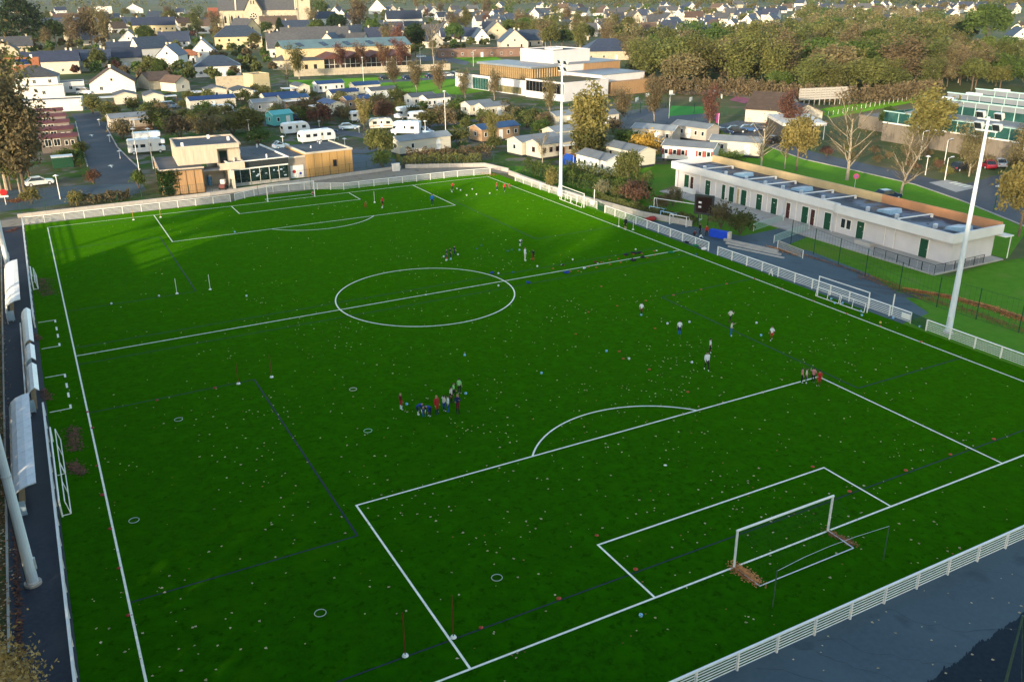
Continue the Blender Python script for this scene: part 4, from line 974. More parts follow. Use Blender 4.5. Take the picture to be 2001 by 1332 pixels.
def training_goal(label, u, v, rz, w, h, d, mat):
    t = thing('training_goal', label, 'goal', G(u, v), R(rz))
    for x in (0, w): MB().tube((x,0,0),(x,0,h),.05,n=6).build('goal_post', mat, t); MB().path([(x,0,.04),(x,d,.04),(x,d*.5,h*.95),(x,0,h)],.03).build('side_frame', mat, t)
    MB().tube((0,0,h),(w,0,h),.05,n=6).build('crossbar', mat, t); MB().tube((0,d,.04),(w,d,.04),.035,n=6).build('rear_bar', mat, t)
training_goal('tall white spare goal stored behind the right railing',1277,418,-67,7.0,2.3,1.2,WHITE)
training_goal('pale blue training goal stored left inside the tall spare goal',1268,422,-70,2.4,1.4,1.2,M('pale_blue_tube', (.30,.50,.66), .5, .1, 3))
training_goal('small white training goal stored right inside the tall spare goal',1308,438,-70,2.6,1.4,1.2,WHITE)
training_goal('pale blue small goal in the middle of the stored goals',1290,430,-75,2.2,1.3,1.2,_mats['pale_blue_tube'])
bundle('heap of red bags under the stored training goals', 1272, 432, M('red_bag', (.30,.03,.02), .8, .3, 3), 1.0, 41)

# ------------------------------------------------------------------ reception building behind the far railing
t = thing('reception_building', 'two-storey pale building with wood-panelled ground floor and climbing ivy', 'building', (-17.0,116.8,0), R(-4))
block(t, 'wall', M('dark_backing', (.09,.055,.03), .8, .2, 2), 0,0,0,6.4,13,3.75); block(t, 'flat_roof', FLATR, -.15,-.15,3.75,6.6,13.1,3.95)
for i in range(5):
    x = .12+1.25*i; MB().box(x,-.06,.1,x+1.14,-.004,3.7).build('panel', WOODP, t)
for i in range(9):
    y = .15+1.42*i; MB().box(-.06,y,.1,-.004,y+1.32,3.7).build('panel', WOODP, t)
block(t, 'parapet', WOODL, -.2,-.2,3.951,6.6,.0,4.15); block(t, 'parapet', WOODL, -.2,.0,3.951,0,13.1,4.15)
block(t, 'upper_wall', WOODL, 3.0,3.2,3.96,9.2,13.2,6.6); block(t, 'upper_wall', WOODL, 9.21,4.6,3.2,13.0,13.2,6.6)
for i in range(5): MB().box(3.1+1.24*i,3.15,4.0,3.1+1.24*i+1.2,3.198,6.4).build('panel', WOODL, t)
block(t, 'upper_roof', FLATR, 3.2,3.4,6.6,12.8,13,6.7)
for a in ((2.95,3.15,6.6,9.2,3.4,6.95),(2.95,3.4,6.6,3.2,13.2,6.95),(12.8,3.15,6.6,13.05,13.2,6.95),(3.2,13.0,6.6,12.8,13.2,6.95),(9.2,3.0,6.2,12.8,3.4,6.95)): block(t, 'upper_parapet', WOODL, *a)
for x, y in ((4.2,5),(9,11.5),(11.8,8)): MB().box(x-.2,y-.2,6.7,x+.2,y+.2,7.3).build('roof_vent', WHITE, t)
o = MB().box(9.7,4.5,3.5,10.9,4.59,5.6).build('balcony_door', GLASS, t)
block(t, 'balcony_floor', CONC, 9.21,2.2,3.0,13.2,4.59,3.2); block(t, 'balcony_parapet', WOODL, 9.21,2.0,2.9,13.2,2.2,4.0); block(t, 'balcony_parapet', WOODL, 13.0,2.2,3.2,13.2,4.59,4.0)
block(t, 'garage_wall', CREAM, 6.45,6.0,0,11.5,6.2,2.9); block(t, 'garage_side', CREAM, 10.8,.6,0,11.2,5.9,2.95); block(t, 'slab', CONC, 6.45,-1,0,11.3,5.9,.06)
block(t, 'garage_ceiling', CONC, 6.45,2.2,2.9,13,5.9,2.99)
rr = random.Random(9); iv = MB()
for _ in range(1500):
    f_ = rr.random(); y_ = rr.gauss(0,.9)*(1-.55*(1-f_)); z_ = .2+3.8*f_
    if rr.random() < .5: p_ = (max(-.3, min(3.2, 1.0+y_)), -.12-rr.random()*.25, z_)
    else: p_ = (-.12-rr.random()*.25, max(0, min(3, .8+abs(y_))), z_)
    leaf(iv, p_[0], p_[1], p_[2], rr.uniform(.25,.5), rr)
    iv.v[-4:] = [(v_[0]+rr.uniform(-.1,.1), v_[1]+rr.uniform(-.05,.05), v_[2]+rr.uniform(-.15,.15)) for v_ in iv.v[-4:]]
LEAFG = M('ivy_leaf', (.025,.06,.012), .7, .35, 2, trans=.2)
struct(iv.build('climbing_plant', LEAFG, t, fix=False), 'stuff')
t = thing('machine', 'red and white ride-on machine in the open bay beside the wood panels', 'machine', G(437,370), R(-30)); 
block(t, 'chassis', M('machine_red', (.14,.03,.03), .5, .2, 3), -.45,-.7,.3,.45,.7,.9); block(t, 'cab', M('machine_white', (.6,.55,.52), .5, .1, 3), -.35,-.2,.91,.35,.5,1.6)
wh_ = MB().tube((-.1,0,0),(.1,0,0),.3,n=12).mesh('wheel', BLACK)
for x in (-.5,.5):
    for y in (-.45,.45): mk('wheel', wh_, t, (x,y,.3))
t = thing('storage_drum', 'blue and white tall container in the open bay', 'container', G(411,362)); MB().tube((0,0,0),(0,0,1.5),.35,n=12).build('drum', M('drum_blue', (.12,.28,.50), .5, .1, 3), t); MB().tube((0,0,1.5),(0,0,1.75),.36,.2,n=12).build('lid', WHITE, t)
# glass room
t = thing('glass_room', 'flat-roofed room with a dark glass front beside the reception', 'building', (-6.2,118.2,0), R(4))
block(t, 'floor_plinth', CONC, 0,.0,0,10.0,15,.5); block(t, 'rear_wall', CREAM, .1,14.6,.5,9.9,14.9,3.6); block(t, 'side_wall', CREAM, .02,.6,.5,.3,14.6,3.6); block(t, 'side_wall', CREAM, 9.7,.6,.5,9.98,14.6,3.6)
block(t, 'roof_beam', DARKM, .0,.0,2.9,10.0,.3,3.9); block(t, 'roof', FLATR, .0,.3,3.61,10.0,15,3.8)
for a in ((-.1,-.1,3.9,10.1,.15,4.05),(-.1,.15,3.81,.12,15,4.05),(9.88,.15,3.81,10.1,15,4.05)): block(t, 'roof_trim', WHITE, *a)
block(t, 'door_head', WHITE, .1,-.02,2.65,9.9,.12,2.85)
for i in range(6):
    x = .15+i*1.62; pn = MB().box(x,.10,.52,x+1.56,.13,2.62).build('glazing_panel', M('green_black_glass', (.010,.024,.022), .08, .5, 1.2, spec=.6), t)
    MB().box(x-.05,.04,.5,x,.16,2.65).build('mullion', WHITE, t)
rr = random.Random(2)
for i in range(14):                                  # furniture seen through the glass front
    x, z = rr.uniform(.4,9.4), rr.uniform(.6,2.2); MB().box(x,.085,z,x+rr.uniform(.15,.5),.098,z+rr.uniform(.08,.25)).build('poster', rnd.choice([DOORB, GREYR, DOORB]), t)
for x, y in ((1.5,2),(7,2),(8.8,13),(4.5,9)): MB().tube((x,y,3.8),(x,y,4.4),.14,n=8).build('roof_vent', WHITE, t)
t = thing('timber_hall', 'flat-roofed orange timber building right of the glass room', 'building', (3.9,119.6,0), R(4))
block(t, 'wall', M('orange_timber', (.46,.27,.095), .7, .12, 1.0, stretch=(4,4,.3)), 3.2,0,0,11.6,10.5,3.9); block(t, 'grey_wall', M('greige_wall', (.34,.27,.20), .8, .1, 1), -.4,.15,0,3.19,10.5,3.5)
block(t, 'roof', FLATR, 3.4,.2,3.9,11.4,10.3,4.0); block(t, 'roof', FLATR, -.4,.3,3.5,3.19,10.5,3.6)
for a in ((3.1,-.1,3.9,11.7,.2,4.2),(3.1,.2,3.9,3.4,10.6,4.2),(11.4,.2,3.9,11.7,10.6,4.2),(-.5,.0,3.5,3.09,.3,3.75)): block(t, 'roof_trim', CREAM, *a)
for i in range(1, 6): MB().box(3.2+1.4*i-.02,-.02,.05,3.2+1.4*i+.02,-.001,3.85).build('board_joint', DARKM, t)
window(t, (8.3,0,1.3), 0, .7, 1.2, M('brown_frame', (.10,.04,.02), .6, .2, 3)); MB().box(.3,.08,.1,2.6,.145,2.2).build('banner', WHITE, t); MB().tube((.9,.06,1.2),(.9,.079,1.2),.3,n=14).build('banner_emblem', M('emblem_red', (.35,.02,.02), .5, .1, 3), t)
MB().tube((2.0,.06,.8),(2.0,.079,.8),.22,n=14).build('banner_emblem', M('emblem_blue', (.03,.04,.3), .5, .1, 3), t)
for x, y in ((6,5),(9,8.5)): MB().tube((x,y,4),(x,y,4.4),.12,n=8).build('roof_vent', WHITE, t)
for i, (u, v, c) in enumerate(((600,340,DARKM),(616,338,DARKM),(635,336,SHUT))):
    t = thing('terrace_table', ('dark terrace table set, left one', 'dark terrace table set, middle one', 'red folding terrace table set, right one')[i]+' before the orange timber wall', 'table', G(u, v), i)
    block(t, 'table_top', c, -.6,-.4,.7,.6,.4,.74)
    for x in (-.5,.5):
        for y in (-.3,.3): MB().tube((x,y,0),(x*.8,y,.7),.025,n=5).build('leg', c, t)
t = thing('cabinet', 'white electrical cabinet beside the far path hedge', 'cabinet', G(774,334), 0); block(t, 'housing', WHITE, -.65,-.25,0,.65,.25,1.25); block(t, 'lid', GALV, -.7,-.3,1.251,.7,.3,1.32); block(t, 'cabinet_door', WREND, -.6,-.27,.1,-.02,-.251,1.2); block(t, 'cabinet_door', WREND, .02,-.27,.1,.6,-.251,1.2)

# ------------------------------------------------------------------ cultural centre (white, stepped)
t = thing('cultural_centre', 'large white stepped building with timber fins and dark glazing', 'building', (111,211,0), R(10))
WM = M('centre_white', (.64,.60,.58), .8, .05, .4)
GRR = layered('sedum_roof', [(.8,.3,.7,(.09,.075,.03),(.14,.10,.045)), (.2,.45,.6,(.07,.09,.03))], bump=.3)
block(t, 'tower_wall', WM, 0,0,0,15,16,11.4); block(t, 'tower_roof', FLATR, .3,.3,11.4,14.7,15.7,11.46)
for a in ((-.02,-.02,11.4,15.02,.3,11.75),(-.02,15.7,11.4,15.02,16.02,11.75),(-.02,.3,11.4,.3,15.7,11.75),(14.7,.3,11.4,15.02,15.7,11.75)): block(t, 'parapet', WM, *a)
MB().box(5,6,11.46,9,10,11.9).build('roof_light', WHITE, t)
block(t, 'foyer_wall', M('foyer_glass', (.16,.13,.08), .3, .3, .8, spec=.5), -11.5,-3.4,4,-.01,22,7.4); block(t, 'foyer_roof', M('zinc_roof', (.20,.22,.24), .5, .12, .3), -12.3,-4.2,7.41,-.02,22.8,8.0)
FIN = M('timber_fin', (.44,.30,.15), .7, .15, 2)
fm = MB().box(-.09,-.35,4.05,.09,0,7.4).mesh('fin', FIN)
for i in range(27): mk('fin', fm, t, (-11.52,-3.2+.95*i,0), -math.pi/2)
for i in range(12): mk('fin', fm, t, (-11.3+.95*i,-3.42,0))
block(t, 'side_wall', WM, .01,-4.2,0,8.5,-.03,7.8); block(t, 'timber_wing', WOODP, 8.51,-4.4,3.0,24,12,7.8); block(t, 'wing_roof', _mats['zinc_roof'], 8.3,-4.6,7.81,24.2,12.2,8.1); block(t, 'side_roof', _mats['zinc_roof'], -.01,-4.3,7.81,8.29,-.04,8.1)
for i in range(26): MB().box(8.6+.6*i,-4.46,3.1,8.6+.6*i+.5,-4.401,7.75).build('board', WOODP, t)
block(t, 'low_wall', WM, -15,-6,0,8,31,4.0); block(t, 'sedum_roof', GRR, -14.7,-5.7,4.0,7.7,30.7,4.12)
for a in ((-15.1,-6.1,4.0,-14.7,31,4.35),(-14.7,-6.1,4.0,-.5,-5.7,4.35)): block(t, 'low_parapet', WM, *a)
for i in range(6): MB().box(-15.05,20.0-1.35*i,.2,-15.01,21.25-1.35*i,3.6).build('glazing_panel', TEALG, t)
for i in range(9): MB().box(-15.05,9.0-1.5*i,.3,-15.01,10.4-1.5*i,2.2).build('glazing_panel', M('tan_curtain_glass', (.20,.17,.08), .15, .5, .8, spec=.5), t)  # curtained panes in mottled tan
block(t, 'studio_wall', WM, -16,-23,0,1,-6.11,4.9); block(t, 'sedum_roof', GRR, -15.7,-22.7,4.9,.7,-6.4,5.0)
for a in ((-16.1,-23.1,4.9,1.1,-22.7,5.15),(-16.1,-22.7,4.9,-15.7,-6.11,5.15),(.7,-22.7,4.9,1.1,-6.11,5.15)): block(t, 'studio_parapet', WM, *a)
BG = M('black_glazing', (.008,.009,.011), .06, .3, .4, spec=.6)
for i in range(11): MB().box(-16.06,-22.8+1.5*i,1.9,-16.01,-22.8+1.5*i+1.4,4.7).build('glazing_panel', BG, t)
block(t, 'white_annex', WM, 1.11,-20,0,19,-4.7,5.8); block(t, 'annex_roof', _mats['zinc_roof'], 1.0,-20.1,5.81,19.1,-4.71,6.0)
block(t, 'timber_fence_wing', WOODP, 3.0,-22.2,0,24,-20.11,3.9)
for i in range(34): MB().box(3.05+.61*i,-22.26,.1,3.05+.61*i+.52,-22.201,3.85).build('board', WOODP, t)
# ------------------------------------------------------------------ indoor pool with sawtooth glass roof
t = thing('sports_hall', 'indoor pool hall with green glass sawtooth roof and grey wooden base', 'building', (121,58,0), math.pi/2)
# local x = +Y, local y = -X
GW = M('weathered_cladding', (.20,.165,.125), .8, .2, 1.5, stretch=(4,4,.3))
block(t, 'base_wall', GW, -40,-40,0,38,0,3.6); block(t, 'rear_block', GW, 38.01,-40,0,52,-9,3.0)
for i in range(51): MB().box(-40+1.5*i+.03,.0,.05,-40+1.5*i+1.46,.05,3.5).build('cladding_board', GW, t)
block(t, 'sill', WHITE, -40,-.1,3.61,38.1,.15,3.85)
MUL = M('teal_frame', (.40,.58,.52), .5, .1, 2)
for i in range(29): MB().box(-39.9+2.66*i,-.05,3.9,-39.9+2.66*i+2.5,.0,5.8).build('glazing_panel', TEALG, t); MB().box(-40+2.66*i,-.06,3.86,-39.9+2.66*i,.08,5.9).build('mullion', MUL, t)
for i in range(3): MB().box(38.05,-2.9-2.9*i,3.9,38.1,-.2-2.9*i,5.8).build('glazing_panel', TEALG, t)
block(t, 'gutter', MUL, -40,-.2,5.9,38.2,.2,6.05)
for k in range(4):                                  # sawtooth bays stepping back
    y0 = -1.0-8.5*k; z0 = 6.1+.25*k; x1 = 34-k*.2
    MB().extr([(y0,z0),(y0-3.5,z0+.3),(y0-3.5,z0-.3),(y0,z0-.2)],-40,x1,'x').build('roof', _mats['zinc_roof'], t)
    if k < 3:
        for i in range(27): MB().box(-39.9+2.66*i,y0-3.6,z0+.35,-39.9+2.66*i+2.5,y0-3.55,z0+2.7).build('glazing_panel', TEALG, t); MB().box(-40+2.66*i,y0-3.62,z0+.3,-39.9+2.66*i,y0-3.48,z0+2.8).build('mullion', MUL, t)
        MB().extr([(y0-3.5,z0+2.8),(y0-8.5,z0+.6),(y0-8.5,z0-.2),(y0-3.66,z0-.2)],-40,x1-.01,'x').build('roof_bay', _mats['zinc_roof'], t)
        block(t, 'ridge_trim', MUL, -40,y0-3.75,z0+2.81,x1+.1,y0-3.35,z0+3.0)
        block(t, 'roof_unit', WHITE, x1-6,y0-6,z0+2.2,x1-3,y0-5,z0+3.1)
mesh_fence('white guard rail round the terrace left of the pool hall', pxs((1618,228),(1700,210),(1812,190)), 1.2, 2.5, .8, WHITE, 3)
t = thing('entrance_canopy', 'white flat canopy on posts before the pool hall', 'canopy', G(1612,274), R(60))
MB().box(0,0,2.9,14,9,3.5).build('canopy_roof', WREND, t)
for x in (.3,7,13.7): MB().tube((x,.3,0),(x,.3,2.9),.1,n=8).build('post', WHITE, t)
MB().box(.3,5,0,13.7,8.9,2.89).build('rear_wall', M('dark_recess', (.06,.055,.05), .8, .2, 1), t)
# ------------------------------------------------------------------ shed, slatted screen, hall, church
house('cream storage building with dark tiled roof by the car park', q(1455,238), q(1532,243), 14, 'f', 3.0, 6.2, CREAM, BROWNR, (0,0,1), chim=0, cat='building', name='storage_building')
house('small gabled annexe with dark roof at the right of the storage building', q(1540,247), q(1605,243), 9, 'd', 2.8, 4.6, CREAM, SLATEG, (1,0,0), chim=0, cat='building', name='annexe', dr=False)
t = thing('slatted_screen', 'tall pale slatted screen fence beyond the storage building', 'fence', G(1560,208), 0)
a, L, ang = frame_of(q(1560,208), q(1660,203)); t.rotation_euler = (0,0,ang)
SL = M('pale_slats', (.40,.36,.31), .8, .12, 2)
pm_ = MB().box(-.09,-.09,0,.09,.09,4.6).mesh('post', SL)
for i in range(11): mk('post', pm_, t, (L*i/10,0,0))
sm_ = MB().box(.1,-.04,0,L/10-.1,.04,.55).mesh('slat', SL)
for i in range(10):
    for j in range(5): mk('slat', sm_, t, (L*i/10,0,1.5+.62*j))
t = thing('community_hall', 'long yellow hall with teal roof and glazed porch', 'building', (60,330,0), R(-3))
block(t, 'wall', YEL, 0,0,0,52,16,7.8)
MB().extr([(-.6,7.7),(8,10.4),(16.6,7.7),(16.6,7.9),(8,10.6),(-.6,7.9)],-.5,52.5,'x').build('roof', M('teal_zinc_roof', (.13,.20,.20), .6, .15, .3), t)
for i in range(5): MB().bar((7.5+9.6*i,1.2,8.5),(6.3+9.6*i,4.6,9.6),2.2,.25,(0,-.3,1)).build('roof_light', GLASS, t)
block(t, 'yellow_annexe', YEL, 2,-14,0,12,-.01,4.2); block(t, 'annexe_roof', SLATEG, 1.7,-14.3,4.2,12.0,-.02,4.5)
for x in (5,8.5): window(t, (x,-14,1.0), 0, 1.2, 1.8, _mats['brown_frame'])
block(t, 'pavilion_wall', M('dark_glazed_wall', (.05,.04,.035), .2, .4, .5, spec=.5), 12.3,-12,0,48,-.02,4.3)
for i in range(17): MB().box(12.3+2.1*i-.08,-12.12,0,12.3+2.1*i+.08,-12.01,4.3).build('mullion', WHITE, t)
MB().box(12.3,-12.1,2.2,48,-12.02,2.35).build('transom', WHITE, t)
RB = M('red_brown_roof', (.11,.045,.035), .8, .2, .5)
for i in range(4):
    x = 12+9*i; MB().extr([(x,4.31),(x+9,4.31),(x+9,4.6),(x+4.5,6.4),(x,4.6)],-13,-.03,'y').build('pavilion_roof', RB, t)
house('dark roofed low house left of the community hall', q(533,137), q(600,137), 12, 'h', 3.4, 7.2, STONEW, SLATEG, (2,1,0), cat='house')
lowwall('long beige stone retaining wall below the community hall', [q(575,150), q(880,137)], 2.4, .4, STONE, 'retaining_wall', 4)
# church
t = thing('church', 'stone gothic church with slate roof, rose window and tower', 'church', G(470,58), R(-16))
CS = M('church_stone', (.46,.39,.28), .9, .15, .6, bump=.2); Lc = 58.0
o = G(432,58); t.location = o
block(t, 'nave_wall', CS, 0,0,0,Lc,14,13.5); MB().extr([(-.6,13.4),(7,23.5),(14.6,13.4)],-.3,Lc+.3,'x').build('nave_roof', SLATEG, t)
MB().extr([(19,0),(32,0),(32,13),(25.5,24.5),(19,13)],-4,13,'y').build('transept_wall', CS, t)
MB().extr([(18.4,13),(25.5,25.2),(25.5,25.8),(18.0,13.1)],-3.6,13,'y').build('transept_roof', SLATEG, t); MB().extr([(25.5,25.2),(32.6,13),(33.0,13.1),(25.5,25.8)],-3.6,13,'y').build('transept_roof', SLATEG, t)
MB().tube((25.5,-4.15,9.2),(25.5,-4.01,9.2),3.0,n=24).build('rose_window', CREAM, t)
for k in range(8):
    a_ = 2*math.pi*k/8; MB().tube((25.5+2*math.cos(a_),-4.3,9.2+2*math.sin(a_)),(25.5+2*math.cos(a_),-4.16,9.2+2*math.sin(a_)),.6,n=8).build('pane', GLASS, t)
MB().tube((25.5,-4.3,9.2),(25.5,-4.16,9.2),.8,n=10).build('pane', GLASS, t)
lan = MB().extr([(-.75,0),(.75,0),(.75,4.2),(0,5.6),(-.75,4.2)],-.15,.0,'y').mesh('window', GLASS)
for x in (4,9,14,36,41,46,51): mk('window', lan, t, (x,0,4.5))
for x in (24.5,26.5): mk('window', lan, t, (x,-4,18), 0, (.5,1,.5))
but = MB().extr([(0,0),(-1.4,0),(-.9,8),(0,11.5)],-.5,.5,'x').mesh('buttress', CS)
for x in (1.5,6.5,11.5,16.5,34,38.5,43.5,48.5,53.5): mk('buttress', but, t, (x,0,0))
block(t, 'tower', CS, Lc+.3,1,0,Lc+9.3,12,34)
for x in (-.6,9.0):
    for y in (1,11): MB().box(Lc+.3+x-.01,y-.6,0,Lc+.3+x+1.2,y+1.2,30).build('corner_buttress', CS, t)
mk('window', lan, t, (Lc+4.8,1,20), 0, (1.3,1,1.4))
MB().bar((12.5,-.2,13.5),(12.5,6.5,23.2),1.0,1.0).build('gable_coping', CREAM, t); MB().bar((Lc-1,-.2,13.5),(Lc-1,6.5,23.2),.8,.8).build('gable_coping', CREAM, t)
# ------------------------------------------------------------------ campsite: mobile homes
def mobile(label, a, b, D, ridge, wall, roof, nwin=3, porch=None, eave=2.85, rise=.75, fcol=None, shut=None):
    """a-b: visible front edge, left to right; D: depth away from the viewer; ridge along the front ('f') or the depth ('d')"""
    a, L, ang = frame_of(a, b); t = thing('mobile_home', label, 'mobile home', a, ang, 'mobile homes on the campsite')
    z0 = .45; W_ = D if ridge == 'f' else L; rh = eave+rise; w = MB()
    if ridge == 'f': w.extr([(0,z0),(D,z0),(D,eave),(D/2,rh),(0,eave)], 0, L, 'x')
    else: w.extr([(0,z0),(L,z0),(L,eave),(L/2,rh),(0,eave)], 0, D, 'y')
    w.build('wall', wall, t)
    block(t, 'skirting', DARKM, .12,.12,0,L-.12,D-.12,z0)
    roof_gable(L, D, ridge, eave, rh, roof, t, .18, .07)
    tr = MB()
    if ridge == 'd': tr.bar((-.18,-.2,eave-.06),(L/2,-.2,rh+.04),.05,.16,(0,1,0)); tr.bar((L/2,-.2,rh+.04),(L+.18,-.2,eave-.06),.05,.16,(0,1,0))
    else:
        for x in (-.2, L+.2): tr.bar((x,-.18,eave-.06),(x,D/2,rh+.04),.05,.16,(1,0,0)); tr.bar((x,D/2,rh+.04),(x,D+.18,eave-.06),.05,.16,(1,0,0))
    tr.build('verge_trim', MHWHITE, t)
    n = nwin if ridge == 'f' else max(1, min(2, nwin-1)); dpos = n//2 if ridge == 'f' else -1
    for i in range(n):
        x = L*(i+.5)/n
        if i == dpos: door(t, (x,0,z0+.05), 0, DOORW if fcol is None else fcol, .8, 1.85)
        else:
            window(t, (x,0,1.3), 0, .75, .95, fcol)
            if shut:
                for s in (-1, 1): MB().box(x+s*.6-.18,-.04,1.25,x+s*.6+.18,-.005,2.3).build('shutter', shut, t)
    if ridge == 'f': window(t, (0,D/2,1.3), -math.pi/2, .9, .95, fcol)
    else: window(t, (0,D*.3,1.3), -math.pi/2, .9, .95, fcol); window(t, (0,D*.7,1.3), -math.pi/2, .9, .95, fcol); window(t, (L,D*.4,1.3), math.pi/2, .9, .95, fcol)
    if porch:                                  # (x0, x1, y0, y1) of a covered deck
        x0, x1, y0, y1 = porch; DK = M('deck_wood', (.26,.15,.075), .8, .2, 2)
        block(t, 'deck', DK, x0,y0,0,x1,y1,z0-.03)
        for x in (x0+.08, x1-.08):
            for y in ((y0+.08, y1-.08) if y1-y0 > 1.5 else (y0+.08,)): MB().box(x-.05,y-.05,z0-.03,x+.05,y+.05,2.35).build('porch_post', DK, t)
        MB().box(x0-.15,y0-.15,2.36,x1+.15,min(y1+.15,-.2) if ridge == 'f' and y1 <= 0 else y1+.1,2.44).build('awning', MHWHITE, t)
        for z in (.8, 1.15): MB().box(x0,y0,z,x1,y0+.04,z+.07).build('porch_rail', DK, t)
        for k in range(int((x1-x0)/.3)): MB().box(x0+.1+.3*k,y0+.045,z0,x0+.16+.3*k,y0+.075,1.15).build('baluster', DK, t)
    return t
def ext(u1, v1, u2, v2, L=None):
    a, b = G(u1, v1), G(u2, v2)
    if L: b = a+(b-a).normalized()*L
    return a, b
xdir = lambda u, v, L, deg=0: (lambda p: (p, p+Vector((math.cos(R(deg))*L, math.sin(R(deg))*L, 0))))(G(u, v))
MHL = [
 ('white mobile home with navy roof and tan porch, highest of the camp row', *xdir(622,184,8.6,4), 4.2,'f',MHWHITE,NAVY,5,None),
 ('cream mobile home with navy roof behind the grey-roofed white one', *xdir(694,187,8.4,4), 4.2,'f',MHCREAM,NAVY,4,None),
 ('white mobile home with dark grey roof, three windows, below the lamp', *xdir(727,198,8.0,6), 4.2,'f',MHWHITE,DKGREY,4,None),
 ('long cream mobile home with navy roof at the left of the awning home', *xdir(520,211,9.5,6), 4.2,'f',MHCREAM,NAVY,4,None),
 ('mobile home with navy roof and broad white porch awning in the camp middle', *xdir(552,215,7.5,4), 4.2,'f',MHCREAM,NAVY,3,(.2,6.2,-2.8,-.05)),
 ('cream mobile home showing its gable, navy roof and left porch', *xdir(645,228,4.2,4), 8.5,'d',MHCREAM,NAVY,2,(-3.2,-.05,.6,6)),
 ('cream mobile home with navy roof, hidden behind the tan wooden one', *xdir(650,203,8.0,5), 4.2,'f',MHCREAM,NAVY,3,None),
 ('tan wooden mobile home with navy roof and round-edged windows', *xdir(680,218,7.2,7), 4.4,'f',MHWOOD,NAVY,4,None),
 ('white mobile home with dark roof, left of the pair on the green', *xdir(806,212,7.5,8), 4.2,'f',MHWHITE,DKGREY,3,None),
 ('white mobile home with dark roof, right of the pair on the green', *xdir(836,215,7.2,8), 4.2,'f',MHWHITE,DKGREY,5,None),
 ('cream mobile home with grey roof, left of the pair below the cultural centre', *xdir(919,229,7.2,8), 4.2,'f',MHCREAM,GREYR,3,None),
 ('cream mobile home with grey roof, right of the pair below the cultural centre', *xdir(947,233,7.2,8), 4.2,'f',MHCREAM,GREYR,4,None),
 ('tall tan wooden mobile home with blue roof and white framed windows', *xdir(942,281,9.8,9), 4.6,'f',MHWOOD,NAVY,5,None),
 ('cream mobile home with plain gable, left of two before the far mast', *xdir(1020,308,9.5,9), 4.6,'f',MHCREAM,GREYR,3,None),
 ('cream mobile home with many windows, right behind the far mast', *xdir(1057,314,9.6,9), 4.4,'f',MHCREAM,GREYR,6,(4.5,8.8,-1.6,-.05)),
 ('cream mobile home with grey roof half hidden behind the mast homes', *xdir(1085,286,8.0,9), 4.2,'f',MHCREAM,GREYR,3,None),
 ('cream mobile home left behind the tall yellow-green poplar', *xdir(1087,252,7.0,6), 4.2,'f',MHCREAM,GREYR,3,None),
 ('cream mobile home right behind the tall yellow-green poplar', *xdir(1163,252,7.0,6), 4.2,'f',MHCREAM,GREYR,3,None),
 ('greige mobile home with grey-brown roof left of the yellow bush', *ext(1234,277,1290,282,9), 4.2,'f',MHGREY,GREYR,4,None),
 ('greige mobile home with grey roof right of the yellow bush', *ext(1312,270,1372,279,9), 4.2,'f',MHGREY,GREYR,5,None),
 ('white mobile home with pale roof beside the dark hedge and blue tarpaulin', *ext(1126,332,1172,345,8.5), 4.2,'f',MHWHITE,GREYR,5,None),
 ('mobile home with pale blue-grey roof between hedge and yellow bush', *ext(1183,315,1236,328,9), 4.2,'f',MHCREAM,GREYR,3,None),
 ('white mobile home with red shutters behind the end of the clubhouse', *ext(1293,314,1392,322,9.5), 4.2,'f',MHWHITE,GREYR,6,None),
 ('cream mobile home with pale green-grey roof behind the red-shuttered one', *ext(1385,303,1455,308,9.5), 4.2,'f',MHCREAM,GREYR,2,None),
 ('greige mobile home with pergola porch beside the camp road', *xdir(220,257,9.2,6), 4.4,'f',MHGREY,GREYR,5,(4.2,8.4,-2.2,-.05)),
 ('cream gable-fronted mobile home with left awning, leftmost of the camp', *xdir(226,208,5.8,-3), 8,'d',MHCREAM,SLATEG,2,(-4.2,-.05,.2,4)),
 ('cream gable-fronted mobile home beside the blue-grey van', *xdir(285,209,5.0,-3), 8.5,'d',MHCREAM,SLATEG,1,(5.05,8.4,.4,3.5)),
 ('cream gable-fronted mobile home with left awning behind the white caravan', *xdir(405,197,5.8,-3), 8,'d',MHCREAM,SLATEG,1,(-3.6,-.05,.3,5)),
 ('cream gable-fronted mobile home against the beige wall', *xdir(458,199,5.6,-3), 8.5,'d',MHCREAM,SLATEG,1,(5.65,8.6,.4,4)),
 ('long cream mobile home with navy roof behind the small white caravan', *xdir(374,219,12.0,5), 4.2,'f',MHCREAM,NAVY,3,None),
 ('small gable-fronted cream mobile home with white awning above the blue roofs', *xdir(584,189,3.6,2), 8,'d',MHCREAM,DKGREY,1,(-4.0,-.05,.0,4)),
 ('teal and wood cabin with rounded roof beside the blue car', *xdir(536,250,5.0,12), 4.0,'f',TEAL,TEAL,2,None),
 ('small grey cabin behind the teal cabin', *xdir(497,224,6.5,6), 3.6,'f',GREYR,GREYR,2,None),
 ('low cream cabin with grey roof behind the dark hedge', *xdir(782,306,11.6,8), 3.6,'f',MHCREAM,GREYR,2,None),
]
for m_ in MHL:
    sh_ = SHUT if 'shutters' in m_[0] else None
    fr_ = M('dark_red_frame', (.10,.03,.03), .6, .1, 3) if 'many windows' in m_[0] else None
    mobile(m_[0], m_[1], m_[2], m_[3], m_[4], m_[5], m_[6], m_[7], m_[8], fcol=fr_, shut=sh_)
